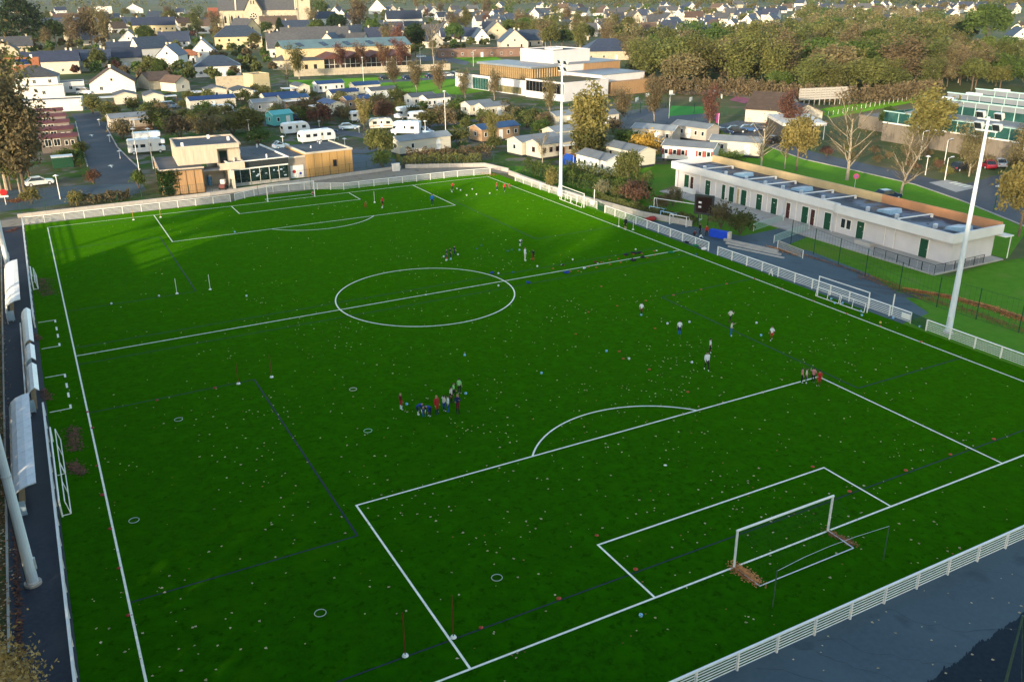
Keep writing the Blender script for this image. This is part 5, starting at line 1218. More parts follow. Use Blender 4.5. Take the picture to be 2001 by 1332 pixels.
# red-roofed chalets beside the camp road
CHW = M('chalet_wood', (.14,.115,.10), .85, .2, 2, stretch=(1,1,5)); CHP = M('chalet_pink', (.24,.20,.185), .85, .12, 2, stretch=(1,1,5))
for i in range(5):
    y = 170+11.6*i; t = thing('chalet', 'red-roofed chalet with white windows by the camp road, %s from the front' % nth(i+1), 'chalet', (-32.0,y,0), 0, 'red-roofed chalets in a row')
    w = CHW if i < 2 else CHP
    MB().extr([(0,0),(4.2,0),(4.2,2.9),(2.1,3.3),(0,2.9)], 0, 6.6, 'x').build('wall', w, t); roof_gable(6.6, 4.2, 'f', 2.9, 3.3, REDR, t, .3, .1)
    for x in (1.3,2.9,4.6,5.7): window(t, (x,0,1.25), 0, 1.25 if x < 4 else .7, 1.4 if x < 4 else 1.0)
# ------------------------------------------------------------------ caravans and motorhomes
CARW = M('caravan_shell', (.76,.75,.72), .35, .05, 1, spec=.5); CARC = M('caravan_cream', (.66,.60,.48), .4, .06, 1, spec=.5)
wheelm = {}
def wheel(t, loc, r=.32, w=.2, rz=0):
    if r not in wheelm:
        wheelm[r] = (MB().tube((0,-w/2,0),(0,w/2,0),r,n=14).mesh('wheel', BLACK), MB().tube((0,-w/2-.015,0),(0,-w/2-.001,0),r*.62,n=12).mesh('rim', GALV))
    o = mk('wheel', wheelm[r][0], t, loc, rz); mk('rim', wheelm[r][1], o)
def caravan(label, a, L, deg, W_=2.3, H=2.6, mat=None, motor=False, stripes=None, flip=False):
    """body along local x from the near left bottom corner a; its visible side faces -y"""
    mat = mat or CARW; t = thing('motorhome' if motor else 'caravan', label, 'motorhome' if motor else 'caravan', a, R(deg), 'caravans and motorhomes on the campsite')
    z0 = .45
    if motor: prof = [(0,z0),(L-1.7,z0),(L,z0),(L+.05,1.15),(L-.95,1.35),(L-1.35,1.95),(L-.7,2.05),(L-.6,H-.15),(L-1.0,H),(.2,H),(0,H-.2)]
    else: prof = [(.15,z0),(L-.15,z0),(L,.9),(L-.12,1.7),(L-.5,H-.25),(L-.9,H),(.7,H),(.25,H-.2),(.0,1.6),(.05,.9)]
    if flip: prof = [(L-x, z) for x, z in prof][::-1]
    b = MB(); n = len(prof); ins = .10
    for y, s in ((0,1),(ins*0,0),):
        pass
    cx, cz = L/2, H/2
    rings = [(.0,.97),(.12,1.0),(W_-.12,1.0),(W_,.97)]
    for y, s in rings: b.v += [(cx+(x-cx)*s, y, cz+(z-cz)*s) for x, z in prof]
    for k in range(3): b.f += [(k*n+i,(k+1)*n+i,(k+1)*n+(i+1)%n,k*n+(i+1)%n) for i in range(n)]
    b.f += [tuple(range(n)), tuple(range(3*n,4*n))[::-1]]
    body = b.build('body', mat, t)
    nw_ = max(2, int(L/1.7)); di = nw_//2
    for i in range(nw_):
        x = L*(.10+.80*(i+.5)/nw_)
        if motor and ((not flip and x > L-1.9) or (flip and x < 1.9)): continue
        if i == di: 
            o = MB().box(x-.32,-.025,.55,x+.32,.02,2.25).build('door', CARC if mat == CARW else CARW, t); MB().box(x-.2,-.035,1.45,x+.2,-.026,2.0).build('pane', GLASS, o)
        else: MB().box(x-.45,-.025,1.35,x+.45,.02,1.95).build('window', GLASS, t)
    MB().box(-.02 if not motor or not flip else .3,W_*.25,1.4,.06,W_*.75,1.95).build('end_window', GLASS, t) if not flip else None
    MB().box(L-.1,W_*.2,1.4,L+.0,W_*.8,1.95).build('end_window', GLASS, t) if not motor else None
    for f_ in (.3,.62): MB().box(L*f_,W_*.3,H-.005,L*f_+.6,W_*.7,H+.09).build('roof_hatch', GALV, t)
    if stripes: MB().box(.3,-.012,.85,L-.4,.001,1.0).build('stripe', stripes, t)
    if motor:
        xs = (.9, L-1.0) if not flip else (1.0, L-.9)
        xw = L-1.15 if not flip else .55
        MB().box(xw,-.02,1.4,xw+.55,.02,1.85).build('cab_window', GLASS, t)
        s_ = 1 if not flip else -1; x0 = (L-.93, L-1.33) if not flip else (.93, 1.33)
        MB().poly([(x0[0]+s_*.03,.2,1.38),(x0[0]+s_*.03,W_-.2,1.38),(x0[1]+s_*.03,W_-.2,1.93),(x0[1]+s_*.03,.2,1.93)]).build('windscreen', GLASS, t, fix=False)
        for x in xs:
            for y in (.08, W_-.08): wheel(t, (x,y,.34), .34)
    else:
        for dx in ((-.4,.4) if L > 6.8 else (0,)):
            for y in (.08, W_-.08): wheel(t, (L*.5+dx,y,.32), .32)
        e_ = L if not flip else 0; s_ = 1 if not flip else -1
        MB().bar((e_-s_*.2,W_*.3,.5),(e_+s_*1.1,W_*.5,.5),.07).bar((e_-s_*.2,W_*.7,.5),(e_+s_*1.1,W_*.5,.5),.07).tube((e_+s_*.95,W_*.5,0),(e_+s_*.95,W_*.5,.5),.04).build('drawbar', GALV, t)
    for x in (.35, L-.35): MB().bar((x,.3,0),(x,.3,z0+.05),.06).build('steady_leg', GALV, t) if not motor else None
    return t
caravan('large white caravan with a row of dark windows beside the camp road', G(590,283), 7.8, 7)
caravan('white caravan behind the large one, left of the blue car', G(556,266), 6.2, 8)
caravan('white motorhome standing slantwise with rear to the viewer by the road', G(764,264), 6.4, -38, 2.3, 2.9, None, True, None, True)
caravan('cream caravan behind the reddish bush', G(722,255), 5.6, -18, 2.3, 2.5, CARC, False, M('caravan_stripe', (.3,.12,.05), .5, .1, 2))
caravan('white motorhome with pale blue nose beside the pair of white homes', G(780,235), 6.5, 12, 2.3, 2.9, None, True, None, True)
caravan('white caravan in front of the blue-nosed motorhome', G(803,241), 5.2, 6, 2.2, 2.5)
caravan('small white caravan end left of the orange tree', G(687,240), 3.2, 0, 2.2, 2.5)
caravan('small low white caravan before the long navy-roofed home', G(412,226), 6.2, 5, 2.2, 2.4)
caravan('white motorhome with grey markings left of the reception, nearer one', G(253,304), 6.8, -2, 2.3, 2.9, None, True)
caravan('white motorhome left of the reception, farther one', G(263,289), 6.0, -2, 2.3, 2.9, None, True)
# ------------------------------------------------------------------ cars
def car(label, a, deg, c, L=4.2, van=False, pickup=False):
    """a: centre on the ground; front towards local +x"""
    t = thing('car' if not van else 'van', label, 'van' if van else 'car', a, R(deg), 'parked vehicles')
    W_ = 1.74 if not van else 1.9; h = L/2
    if van: low = [(-h,.32),(h-.1,.32),(h,.7),(h-.25,1.0),(h-1.0,1.12),(-h,1.12)]; top = [(-h+.02,1.12),(h-1.05,1.12),(h-1.75,1.85),(-h+.15,1.9)]
    else: low = [(-h+.05,.28),(h-.1,.28),(h,.55),(h-.1,.78),(h-1.15,.92),(-h+.6,.95),(-h+.08,.9),(-h,.6)]; top = [(-h+.35,.94),(h-1.2,.92),(h-1.95,1.42),(-h+1.0,1.45)]
    def shell(prof, w, s):
        b = MB(); n = len(prof); cx = sum(p[0] for p in prof)/n; cz = prof[0][1]
        for y, k in ((-w/2,.95),(-w/2+.1,1),(w/2-.1,1),(w/2,.95)): b.v += [(cx+(x-cx)*(k if abs(y) > w/2-.05 else 1), y*(1-(z-cz)*s), z) for x, z in prof]
        for k in range(3): b.f += [(k*n+i,(k+1)*n+i,(k+1)*n+(i+1)%n,k*n+(i+1)%n) for i in range(n)]
        b.f += [tuple(range(n)), tuple(range(3*n,4*n))[::-1]]; return b
    shell(low, W_, .06).build('body', c, t)
    if pickup: top = [(-.2,.94),(h-1.2,.92),(h-1.95,1.42),(.0,1.45)]
    gh = shell(top, W_-.12, .22).build('greenhouse', GLASS, t)
    rx = [p[0] for p in top]; zt = max(p[1] for p in top)
    MB().box(min(top[2][0],top[3][0])-.02,-W_*.36,zt-.02,max(top[2][0],top[3][0])+.02,W_*.36,zt+.035).build('roof', c, t)
    for s in (-1, 1):
        for (p0, p1) in ((top[1],top[2]),(top[0],top[3])): MB().bar((p0[0],s*(W_/2-.09),p0[1]),(p1[0],s*(W_/2-.17),p1[1]),.07,.06).build('pillar', c, t)
        MB().box(h-.16,s*.62-.16,.60,h-.02,s*.62+.16,.74).build('headlight', WHITE, t); MB().box(-h-.02,s*.64-.13,.62,-h+.1,s*.64+.13,.80).build('tail_light', M('tail_light_red', (.35,.01,.01), .4, .1, 3), t)
        MB().box(top[1][0]-.25,s*(W_/2+.08)-.09,.95,top[1][0]-.1,s*(W_/2+.08)+.09,1.08).build('mirror', c, t)
        for x in (-h+.75, h-.8):
            o_ = .31; wheel(t, (x,s*(W_/2-.1),o_), .31, .2, 0 if s < 0 else math.pi)
CC = {k: M('car_'+k, c, .25, .03, 1, spec=.6) for k, c in dict(white=(.72,.72,.70), dark=(.02,.024,.03), blue=(.03,.09,.22), pale=(.30,.40,.50), red=(.28,.015,.03), silver=(.45,.47,.50), navy=(.012,.03,.08)).items()}
for lb, u, v, d_, c, L, vn in (
 ('white van parked before the blue-grey garage door',166,184,-25,'white',4.6,True),('blue-grey van beside the gable-fronted mobile home',333,212,5,'pale',4.7,True),('pale blue saloon car on the camp road bend',681,253,-12,'pale',4.4,False),
 ('dark blue car beside the teal cabin',583,234,70,'navy',4.2,False),('white car half hidden by the brown tree, lower left',78,362,8,'white',4.4,False),
 ('dark blue car nearest the pink banner in the car park',1413,263,-30,'navy',4.2,False),('black car second in the car park row',1438,259,-32,'dark',4.3,False),('dark blue car third in the car park row',1462,257,-35,'blue',4.1,False),('dark car rightmost of the car park row',1480,255,-35,'navy',4.2,False),
 ('dark car parked alone before the storage building',1512,246,10,'dark',4.3,False),('black car under the yellow-leaved tree',1513,279,5,'dark',4.3,False),
 ('dark car at the left of the right-hand car park',1876,333,0,'dark',4.2,False),('dark red car in the right-hand car park',1927,328,60,'red',4.2,False),('blue-white car right of the dark red one',1948,325,60,'silver',4.2,False),
 ('dark blue car behind the orange parapet of the clubhouse',1733,389,-10,'navy',4.3,False),('dark car on the far street, first from the left',752,156,5,'dark',4.3,False),('dark car on the far street, second from the left',797,155,5,'navy',4.3,False),
 ('dark car on the far street, third from the left',842,152,5,'navy',4.3,False),('white car on the far street beside the cultural centre',875,150,5,'white',4.3,False),('dark car on the far street nearest the cultural centre',890,148,5,'dark',4.3,False),
 ('white car beside the pale-trunked tree by the community hall',823,113,-10,'white',4.4,False),('dark car between the tan wooden home and the lamp',927,270,80,'dark',4.2,False),('pale car behind the slanted motorhome',830,262,-60,'pale',4.2,False),('blue trailer behind the orange timber building roof',549,290,6,'pale',3.2,False),
 ('dark car behind the caravan group at the camp road',640,262,10,'navy',4.2,False)):
    car(lb, G(u, v), d_, CC[c], L, vn)
# ------------------------------------------------------------------ lamps, signs, posts, pitches of the leisure area
def lamp(label, u, v, h, kind='ball'):
    t = thing('street_lamp', label, 'lamp post', G(u, v))
    MB().tube((0,0,0),(0,0,h),.08,.05,n=8).build('post', WHITE if kind != 'dark' else GREENM, t)
    if kind == 'arm': MB().bar((0,0,h),(1.0,0,h+.15),.07).build('arm', GALV, t); MB().box(.7,-.12,h+.08,1.3,.12,h+.22).build('lamp_head', GALV, t)
    else: MB().tube((0,0,h),(0,0,h+.12),.12,.45,n=12).build('lamp_shade', WHITE, t); MB().tube((0,0,h+.121),(0,0,h+.3),.44,.08,n=12).build('lamp_cap', WHITE, t)
for i, (lb, u, v, h, k) in enumerate((('white mushroom lamp beside the white car, lower left',118,390,3.6,'b'),('white lamp post left of the reception, first',274,345,8.0,'b0'),('white lamp post left of the reception, second',300,330,7.0,'b0'),('tall white lamp before the community hall',711,166,8.5,'b0'),('white lamp post left of the far street cars',822,132,7.5,'arm'),('street lamp at the left end of the cultural centre',925,130,6,'arm'),
  ('white camp lamp before the large caravan',554,290,2.2,'b'),('white camp lamp left of the pale blue car',624,248,1.2,'b'),('white camp post right of the pale blue car',702,260,1.3,'b'),('white camp post right of the large caravan',674,284,1.2,'b'),('white camp lamp beside the camp road, left',235,310,1.3,'b'),('white camp post higher up the camp road',215,278,1.3,'b'),('white camp post at the top of the camp road',195,246,1.3,'b'),('white tall post among the camp shrubs',489,275,4.2,'b0'),
  ('white pole lamp by the low cream cabin',832,276,4.0,'b'),('pole lamp beside the slatted hedge camp row',871,262,9.0,'b0'),('white lamp at the green court',1307,232,5.5,'arm'),('road lamp behind the clubhouse, left',1808,342,3.0,'b'),('road lamp behind the clubhouse, right',1846,352,3.6,'arm'),('green lamp beside the right end road',1942,412,3.4,'dark'),('lamp post before the pool hall wall',1796,312,5.0,'arm'),('lamp post near the bare tree at the pool',1845,320,4.2,'arm'))):
    lamp(lb, u, v, h, k)
def round_sign(label, u, v, h, c, c2):
    t = thing('road_sign', label, 'sign', G(u, v), R(-35)); MB().tube((0,0,0),(0,0,h),.04,n=8).build('post', GALV, t)
    MB().tube((0,-.05,h),(0,-.09,h),.42,n=18).build('sign_plate', c, t); MB().tube((0,-.091,h),(0,-.10,h),.28,n=18).build('sign_face', c2, t)
round_sign('round pink no-parking sign on the lawn behind the clubhouse',1669,373,2.3,M('sign_pink', (.55,.06,.12), .5, .05, 3),M('sign_violet', (.25,.10,.30), .5, .05, 3))
t = thing('banner_flag', 'bright pink banner on a post at the car park', 'banner', G(1402,264)); MB().tube((0,0,0),(0,0,4.6),.05,n=8).build('post', WHITE, t); block(t, 'flag', M('banner_pink', (.62,.02,.25), .6, .06, 2), -.55,-.02,2.6,-.06,.02,4.6)
def basket(label, u, v, rz):
    t = thing('basketball_hoop', label, 'basketball hoop', G(u, v), R(rz)); MB().path([(0,0,0),(0,0,2.6),(0,-1.0,3.2)],.08,8).build('post', GREENM, t)
    block(t, 'backboard', WHITE, -.8,-1.06,2.9,.8,-1.0,3.95); MB().path([(.2*math.cos(k), -1.3+.22*math.sin(k), 3.05) for k in [i*.63 for i in range(11)]],.02,4).build('ring', M('hoop_orange', (.5,.1,.02), .5, .1, 3), t)
for i, (u, v, rz) in enumerate(((1258,212,20),(1251,222,-150),(1304,206,15),(1386,205,30),(1400,215,60),(1356,222,-150))): basket('white basketball backboard on the courts, %s from the left' % nth(i+1), u, v, rz)
mesh_fence('blue-green ball fence along the front of the grey court', pxs((1200,243),(1330,252),(1420,226)), 1.6, 3.0, .4)
mesh_fence('green ball fence behind the grey court', pxs((1226,230),(1256,214),(1300,212)), 2.6, 3.0, .4)
for i, (u, v) in enumerate(((1361,176),(1413,176))):
    t = thing('gate_pillar', ('left','right')[i]+' white pillar at the sandy ramp before the wood', 'pillar', G(u, v)); MB().box(-.3,-.3,0,.3,.3,1.6).build('shaft', WHITE, t); MB().box(-.4,-.4,1.601,.4,.4,1.75).build('cap', WHITE, t)
t = thing('tarpaulin', 'bright blue tarpaulin shelter beside the white pale-roofed home', 'tarpaulin', G(1120,322)); MB().extr([(-1.3,0),(1.3,0),(0,1.7)],0,2.6,'y').build('sheet', M('blue_tarp', (.01,.06,.32), .6, .15, 2), t); MB().tube((0,-.05,0),(0,-.05,1.7),.04).build('tent_pole', GALV, t)
t = thing('green_container', 'white and green bin container beside the chalets, lower left', 'container', G(105,330)); block(t, 'box', GREENM, 0,0,0,3.4,2.0,1.9); block(t, 'lid', GALV, -.1,-.1,1.901,3.5,2.1,2.1)

t = thing('letter_sign', 'white letter A fixed on the right railing before the clubhouse', 'sign', (G(1507,541).x-.09, G(1507,541).y, .2), R(-90))
for a_, b_ in (((-.28,0,0),(0,0,.75)),((.28,0,0),(0,0,.75)),((-.16,0,.28),(.16,0,.28))): MB().bar(a_, b_, .09, .05, (0,1,0)).build('stroke', WHITE, t)
t = thing('notice_board', 'small white notice plate on the right railing near the near gate', 'sign', (G(1770,629).x-.1, G(1770,629).y, .35), R(-90)); block(t, 'plate', WHITE, -.5,-.03,0,.5,.0,.5); block(t, 'plate_edge', GALV, -.53,.001,-.03,.53,.02,.53)
t = thing('notice_board', 'small white notice plate on the railing by the far dark green gate', 'sign', (G(1158,405).x-.1, G(1158,405).y, .4), R(-90)); block(t, 'plate', WHITE, -.45,-.03,0,.45,.0,.5); block(t, 'plate_edge', GALV, -.48,.001,-.03,.48,.02,.53)
# ------------------------------------------------------------------ town houses placed one by one
def at(u, v, deg, L):
    """front edge of length L centred on the pixel's ground point, turned by deg"""
    p = G(u, v); d = Vector((math.cos(R(deg)), math.sin(R(deg)), 0)); return p-d*L/2, p+d*L/2
# label, u, v, angle, length, depth, ridge, eave, ridge height, wall, roof, windows, storeys
TH = [
 ('white two-storey house with hipped slate roof at the left edge',72,186,-6,13,11,'h',5.2,8.4,WREND,SLATEG,(3,2,1),2),
 ('white house with orange tiled roof and blue panel behind the hipped house',30,168,-6,16,9,'f',4.6,8.6,WREND,ORANGER,(2,2,0),2),
 ('white lean-to garage wing before the hipped white house',88,191,-6,11,6,'flat',3.0,3.2,WREND,FLATR,(1,0,1),1),
 ('low white garage with blue-grey door beside the hipped house',140,181,-4,8,7,'flat',2.9,3.1,WREND,FLATR,(1,0,0),1),
 ('long low building with blue-grey flat roof above the chalets',104,219,-8,14.5,7,'flat',2.8,3.0,WREND,SLATEG,(2,0,1),1),
 ('white gable-fronted house with dark brown roof left of the camp',222,182,-8,13,12,'d',3.2,7.4,WREND,BROWNR,(2,1,0),1),
 ('long slate-roofed terrace with dormer, left part',102,146,-8,20,9,'f',4.8,8.2,CREAM,SLATE,(5,1,0),1),
 ('long slate-roofed terrace, middle part with chimneys',172,140,-8,18,9,'f',4.2,7.8,CREAM,SLATE,(4,0,0),1),
 ('long slate-roofed terrace, right part with skylight',236,134,-8,17,9,'f',4.2,7.8,CREAM,SLATE,(4,0,1),1),
 ('slate-roofed long house behind the terrace right end',274,116,-6,26,9,'f',4.0,7.6,WREND,SLATE,(5,0,1),1),
 ('white house with hipped slate roof above the beige wall',428,150,-10,16,11,'h',3.6,7.2,WREND,SLATE,(4,2,0),1),
 ('low house with bright orange tiled roof',362,124,-10,14,9,'h',3.0,5.4,WREND,ORANGER,(2,1,0),1),
 ('white gabled house right of the orange roofed house',398,119,-14,11,12,'d',3.6,9.0,WREND,SLATE,(2,1,0),1),
 ('white house with wide slate roof above the orange roof',342,99,-14,15,11,'f',4.4,9.0,WREND,SLATE,(3,2,0),2),
 ('white gable-ended house between terrace and stone house',254,92,-12,11,12,'d',3.6,8.6,WREND,SLATEG,(1,0,0),1),
 ('long yellow stone house with tall windows and slate roof',304,74,-10,26,11,'f',7.8,12.4,YEL,SLATE,(7,2,0),2),
 ('stone house with wide dark blue slate roof beside the cedar',122,68,-6,24,11,'f',5.0,11.0,STONEW,SLATE,(3,0,1),1),
 ('white house with brown roof right of the cedar',134,47,-8,24,10,'f',5.0,8.6,WREND,BROWNR,(4,0,0),1),
 ('house with grey roof and white gable walls above the town trees',186,44,-8,24,10,'f',5.0,9.0,CREAM,SLATEG,(3,1,0),1),
 ('white cubic house above the brown roofs',203,28,-6,20,12,'flat',8.5,9,WREND,FLATR,(2,1,0),2),
 ('slate-roofed low house left of the yellow stone house',214,60,-10,24,10,'f',4.0,9.5,WREND,SLATE,(3,0,1),1),
 ('grey-roofed house at the left edge under the cedar',30,108,0,17,11,'f',4.2,8.4,STONEW,SLATEG,(3,1,0),1),
 ('brown-gabled house at the left edge above the orange roof',12,118,-6,11,9,'d',4.4,8.0,STONEW,SLATEG,(2,1,0),1),
 ('white chimneyed house with bright gables below the far field',262,26,-10,22,10,'d',5,11,WREND,SLATEG,(2,0,0),1),
 ('yellow rendered house with dark hipped roof and verandah',468,96,-12,24,13,'h',6.0,11.5,YEL,SLATE,(5,2,0),2),
 ('tall ochre gable of a house behind the verandah house',498,92,30,11,13,'d',9.0,14.5,YEL,SLATEG,(1,0,0),2),
 ('white house with steep left gable beside the community hall',556,112,-10,14,11,'f',4.2,10.5,WREND,SLATEG,(3,1,0),1),
 ('long dark-roofed house behind the community hall, white dormer',620,92,-8,36,10,'f',4.0,10.0,WREND,SLATEG,(6,0,0),1),
 ('white walled house with slate roof below the church tower',590,70,-10,24,11,'f',4.6,9.5,CREAM,SLATE,(4,1,0),1),
 ('brown-roofed house directly below the church',548,62,-8,26,12,'f',5,10.5,STONEW,BROWNR,(4,0,0),1),
 ('blue slate roofs below the church left end',430,56,-10,40,10,'f',4.0,8.0,CREAM,SLATE,(6,0,0),1),
 ('red brick tall house left of the church',418,40,-10,10,10,'flat',11,11.5,M('brick_red',(.26,.08,.05),.9,.2,1),SLATEG,(2,1,0),2),
 ('white long house with slate roof right of the church tower',622,52,-10,30,10,'f',6.0,11.0,WREND,SLATE,(6,1,0),2),
 ('white house with dark roof above the community hall right end',722,84,-14,24,11,'f',3.8,9.6,WREND,SLATE,(4,1,0),1),
 ('dark blue roofed house behind the hall with cream gable',748,88,-14,18,10,'f',3.4,9.0,CREAM,SLATE,(2,1,0),1),
 ('bright white big gabled house above the round brown tree',738,28,-20,20,16,'d',5.0,15.5,WREND,BROWNR,(2,1,0),1),
 ('white house with broad slate roof and brown chimney',792,58,-14,26,13,'f',7.5,13.0,WREND,SLATE,(4,1,1),2),
 ('small white square house beside the tall bare tree',874,62,-10,8,8,'h',4.4,7.0,WREND,SLATEG,(1,1,0),1),
 ('blue-roofed bungalow right of the tall bare tree',900,82,-14,22,10,'f',3.0,7.5,WREND,SLATE,(3,0,0),1),
 ('white gabled small house behind the brown school wall',942,86,-16,9,11,'d',3.0,8.0,WREND,SLATE,(1,0,0),1),
 ('sand coloured gable house with one attic window',972,78,-16,13,12,'d',4.4,10.0,M('sand_render',(.52,.42,.28),.85,.1,.6),SLATEG,(2,0,0),1),
 ('cream gabled house with slate roof and cream chimney',1006,95,-18,14,13,'d',3.2,9.0,CREAM,SLATE,(2,0,0),1),
 ('slate roof wing with pale chimney right of the cream gable',1036,90,-18,14,10,'f',3.0,7.8,CREAM,SLATE,(3,0,1),1),
 ('low brown school wall building with coloured doors',942,112,-20,40,9,'flat',3.2,3.4,M('brown_cladding',(.20,.12,.085),.85,.2,.6),FLATR,(9,0,0),1),
 ('grey hipped house right behind the cultural centre',1192,118,-20,22,14,'h',3.6,8.5,STONEW,SLATE,(4,1,0),1),
]
for r_ in TH:
    lb, u, v, dg_, L, D, rg, ev, rh, wl_, rf_, nw, st = r_
    a, b = at(u, v, dg_, L); far = dist(a) > 420
    house(lb, a, b, D, 'x' if rg == 'flat' else rg, ev, rh, wl_, rf_, nw, far, 0 if rg == 'flat' else (2 if L > 15 and rg == 'f' else 1), st, 'houses of the town')
a = G(38,150); t = thing('solar_panel', 'dark blue solar panel on the orange tiled roof', 'solar panel', (-33.5,316,7.2))
t.rotation_euler = (R(40),0,R(-6)); MB().box(0,0,0,4.5,2.2,.08).build('panel_sheet', M('solar_blue', (.012,.03,.11), .2, .1, 1), t); MB().box(-.05,-.05,-.05,4.55,2.25,-.002).build('panel_frame', GALV, t)
lowwall('tall beige wall with cream panel behind the camp homes', [q(424,180), q(500,176)], 4.6, .5, STONE, 'boundary_wall', 4)
house('cream flat block at the right end of the tall beige wall', q(497,180), q(529,177), 6, 'x', 5.0, 5.2, YEL, FLATR, (0,0,0), chim=0, cat='building', name='annexe')
house('brown roofed outbuilding behind the orange roofed house', q(295,176), q(340,172), 9, 'f', 2.8, 5.0, STONEW, BROWNR, (1,0,0), chim=0, cat='outbuilding', name='outbuilding', dr=False)
house('small cream outbuilding with brown roof among the camp gardens', q(345,180), q(372,177), 8, 'd', 2.8, 4.6, CREAM, BROWNR, (1,0,0), chim=0, cat='outbuilding', name='outbuilding', dr=False)
# ------------------------------------------------------------------ the estates beyond: one by one from their gables in the photo
EST = [(905,33,1),(920,36,0),(938,38,1),(940,30,1),(962,36,1),(976,40,1),(990,40,1),(1000,41,0),(1046,28,1),(1050,30,0),(1068,20,1),(1076,20,1),(1098,20,0),(1120,22,0),(1135,26,0),(1150,23,1),(1168,25,0),(1185,20,1),
 (1218,25,0),(1235,34,1),(1245,40,1),(1256,15,1),(1266,24,1),(1303,26,1),(1312,22,0),(1326,20,1),(1290,40,0),(1310,46,1),(1334,36,1),(1352,17,1),(1372,33,1),(1392,50,1),(1404,44,0),(1430,27,0),(1450,10,1),(1452,27,0),(1474,34,1),(1478,22,1),(1460,40,0),(1458,50,1),(1492,26,0),(1500,40,1),(1516,33,1),(1528,20,0),(1535,12,0),(1570,22,1),
 (1600,13,1),(1615,17,0),(1638,17,0),(1668,17,1),(1684,20,0),(1710,18,1),(1768,19,1),(1786,26,1),(1804,26,0),(1830,24,0),(1852,20,1),(1868,20,1),(1885,17,0),(1900,22,1),(1928,28,1),(1938,26,0),(1965,22,0),(1985,20,1),(1760,50,0),(1780,52,1),(1690,62,1),(1684,56,0),(1626,58,0),(1586,66,1),(1985,62,1),(1995,76,1),(1945,34,0),(1800,40,0),(1740,40,1),
 (1165,60,1),(1192,44,1),(1120,42,1),(1052,54,1),(1092,48,1),(1118,58,1),(1150,66,0),(1196,62,1),(1020,54,0),(1030,56,1),(960,56,0),(985,62,0),(1385,72,0),(1440,70,1),(1405,62,1),(1425,62,1),(1482,68,0),(1300,68,0),(1320,72,1),(1285,60,1),(1262,60,0),(1540,70,1),
 (860,22,1),(832,24,1),(818,30,1),(848,28,1),(870,34,0),(885,40,0),(800,38,0),(655,26,1),(668,28,1),(1400,15,0),(1420,12,1),(1110,10,0),(1060,10,1),(1300,8,0),(1650,7,0),(1560,8,0),(1840,9,0),(1920,11,0),
 (155,74,0),(190,82,0),(236,58,0),(150,56,1),(250,46,0),(345,60,1),(362,48,0),(395,60,0),(330,44,1),(300,38,0),(226,36,0),(170,28,0),(100,30,1),(60,26,0),(20,38,0),(640,88,1),(660,58,0),(690,90,0),(680,40,1),(770,70,0),(760,46,1),(840,68,0),(852,88,1),(880,58,1),(306,110,0),(330,128,1),(450,38,0),(380,30,1),(350,24,0),(120,20,0),(30,24,1),(560,84,0),(600,58,1),(520,50,0),(700,24,0),(780,26,1),(810,52,0)]
rg = random.Random(21); rows = {}
taken = [G(u, max(v, 9)+6) for u, v, _ in EST]
for (u0, u1, v0, v1, n) in ((880,1280,14,64,26),(1280,1560,10,66,24),(1560,2001,8,40,22),(620,900,14,60,12)):
    k = 0
    for _ in range(900):
        u, v = rg.uniform(u0,u1), rg.uniform(v0,v1); p = G(u, max(v,9)+6)
        if k < n and all((p-o).length > 15 for o in taken): EST.append((u, v, rg.random() < .5)); taken.append(p); k += 1
EH = []
for (u, v, gab) in EST:
    p = G(u, max(v, 9)+6); dd = dist(p)
    L = rg.uniform(7.5,10) if gab else rg.uniform(10,15); D = rg.uniform(10,13) if gab else rg.uniform(8,10)
    yaw = math.degrees(math.atan2(-(p.x-CAM[0]), (p.y-CAM[1])))      # facing the viewer
    deg = yaw+rg.choice([-32,-25,-18,24,30]) if gab else yaw+rg.choice([-28,-14,10,26])
    ev = rg.choice([2.8,3.0,3.4,5.0]); rh = ev+ (L*.46 if gab else D*.48)
    EH.append((u, v, gab, p, L, D, deg, ev, rh, rg.choices([WREND,CREAM,STONEW],[7,3,1])[0], rg.choices([SLATE,SLATEG,BROWNR],[6,4,1.5])[0]))
rown = lambda v: 'on the skyline' if v < 16 else 'below the skyline' if v < 24 else 'in the upper middle' if v < 34 else 'in the lower middle' if v < 48 else 'along the wood'
byrow = {}
for e_ in EH: byrow.setdefault((rown(e_[1]), bool(e_[2])), []).append(e_)
for (rw, gab), L_ in byrow.items():
    L_.sort(key=lambda e_: e_[0])
    for i, (u, v, g_, p, L, D, deg, ev, rh, wl_, rf_) in enumerate(L_):
        d = Vector((math.cos(R(deg)), math.sin(R(deg)), 0)); wn_ = {WREND: 'white', CREAM: 'cream', STONEW: 'stone'}[wl_]
        house('%s house, %s towards viewer, %s such from the left %s' % (wn_, 'gable' if gab else 'long side', nth(i+1), rw), p-d*L/2, p+d*L/2, D, 'd' if gab else 'f', ev, rh, wl_, rf_, (2,1,1), True, 1, 1, 'estate houses beyond the wood', dr=False)
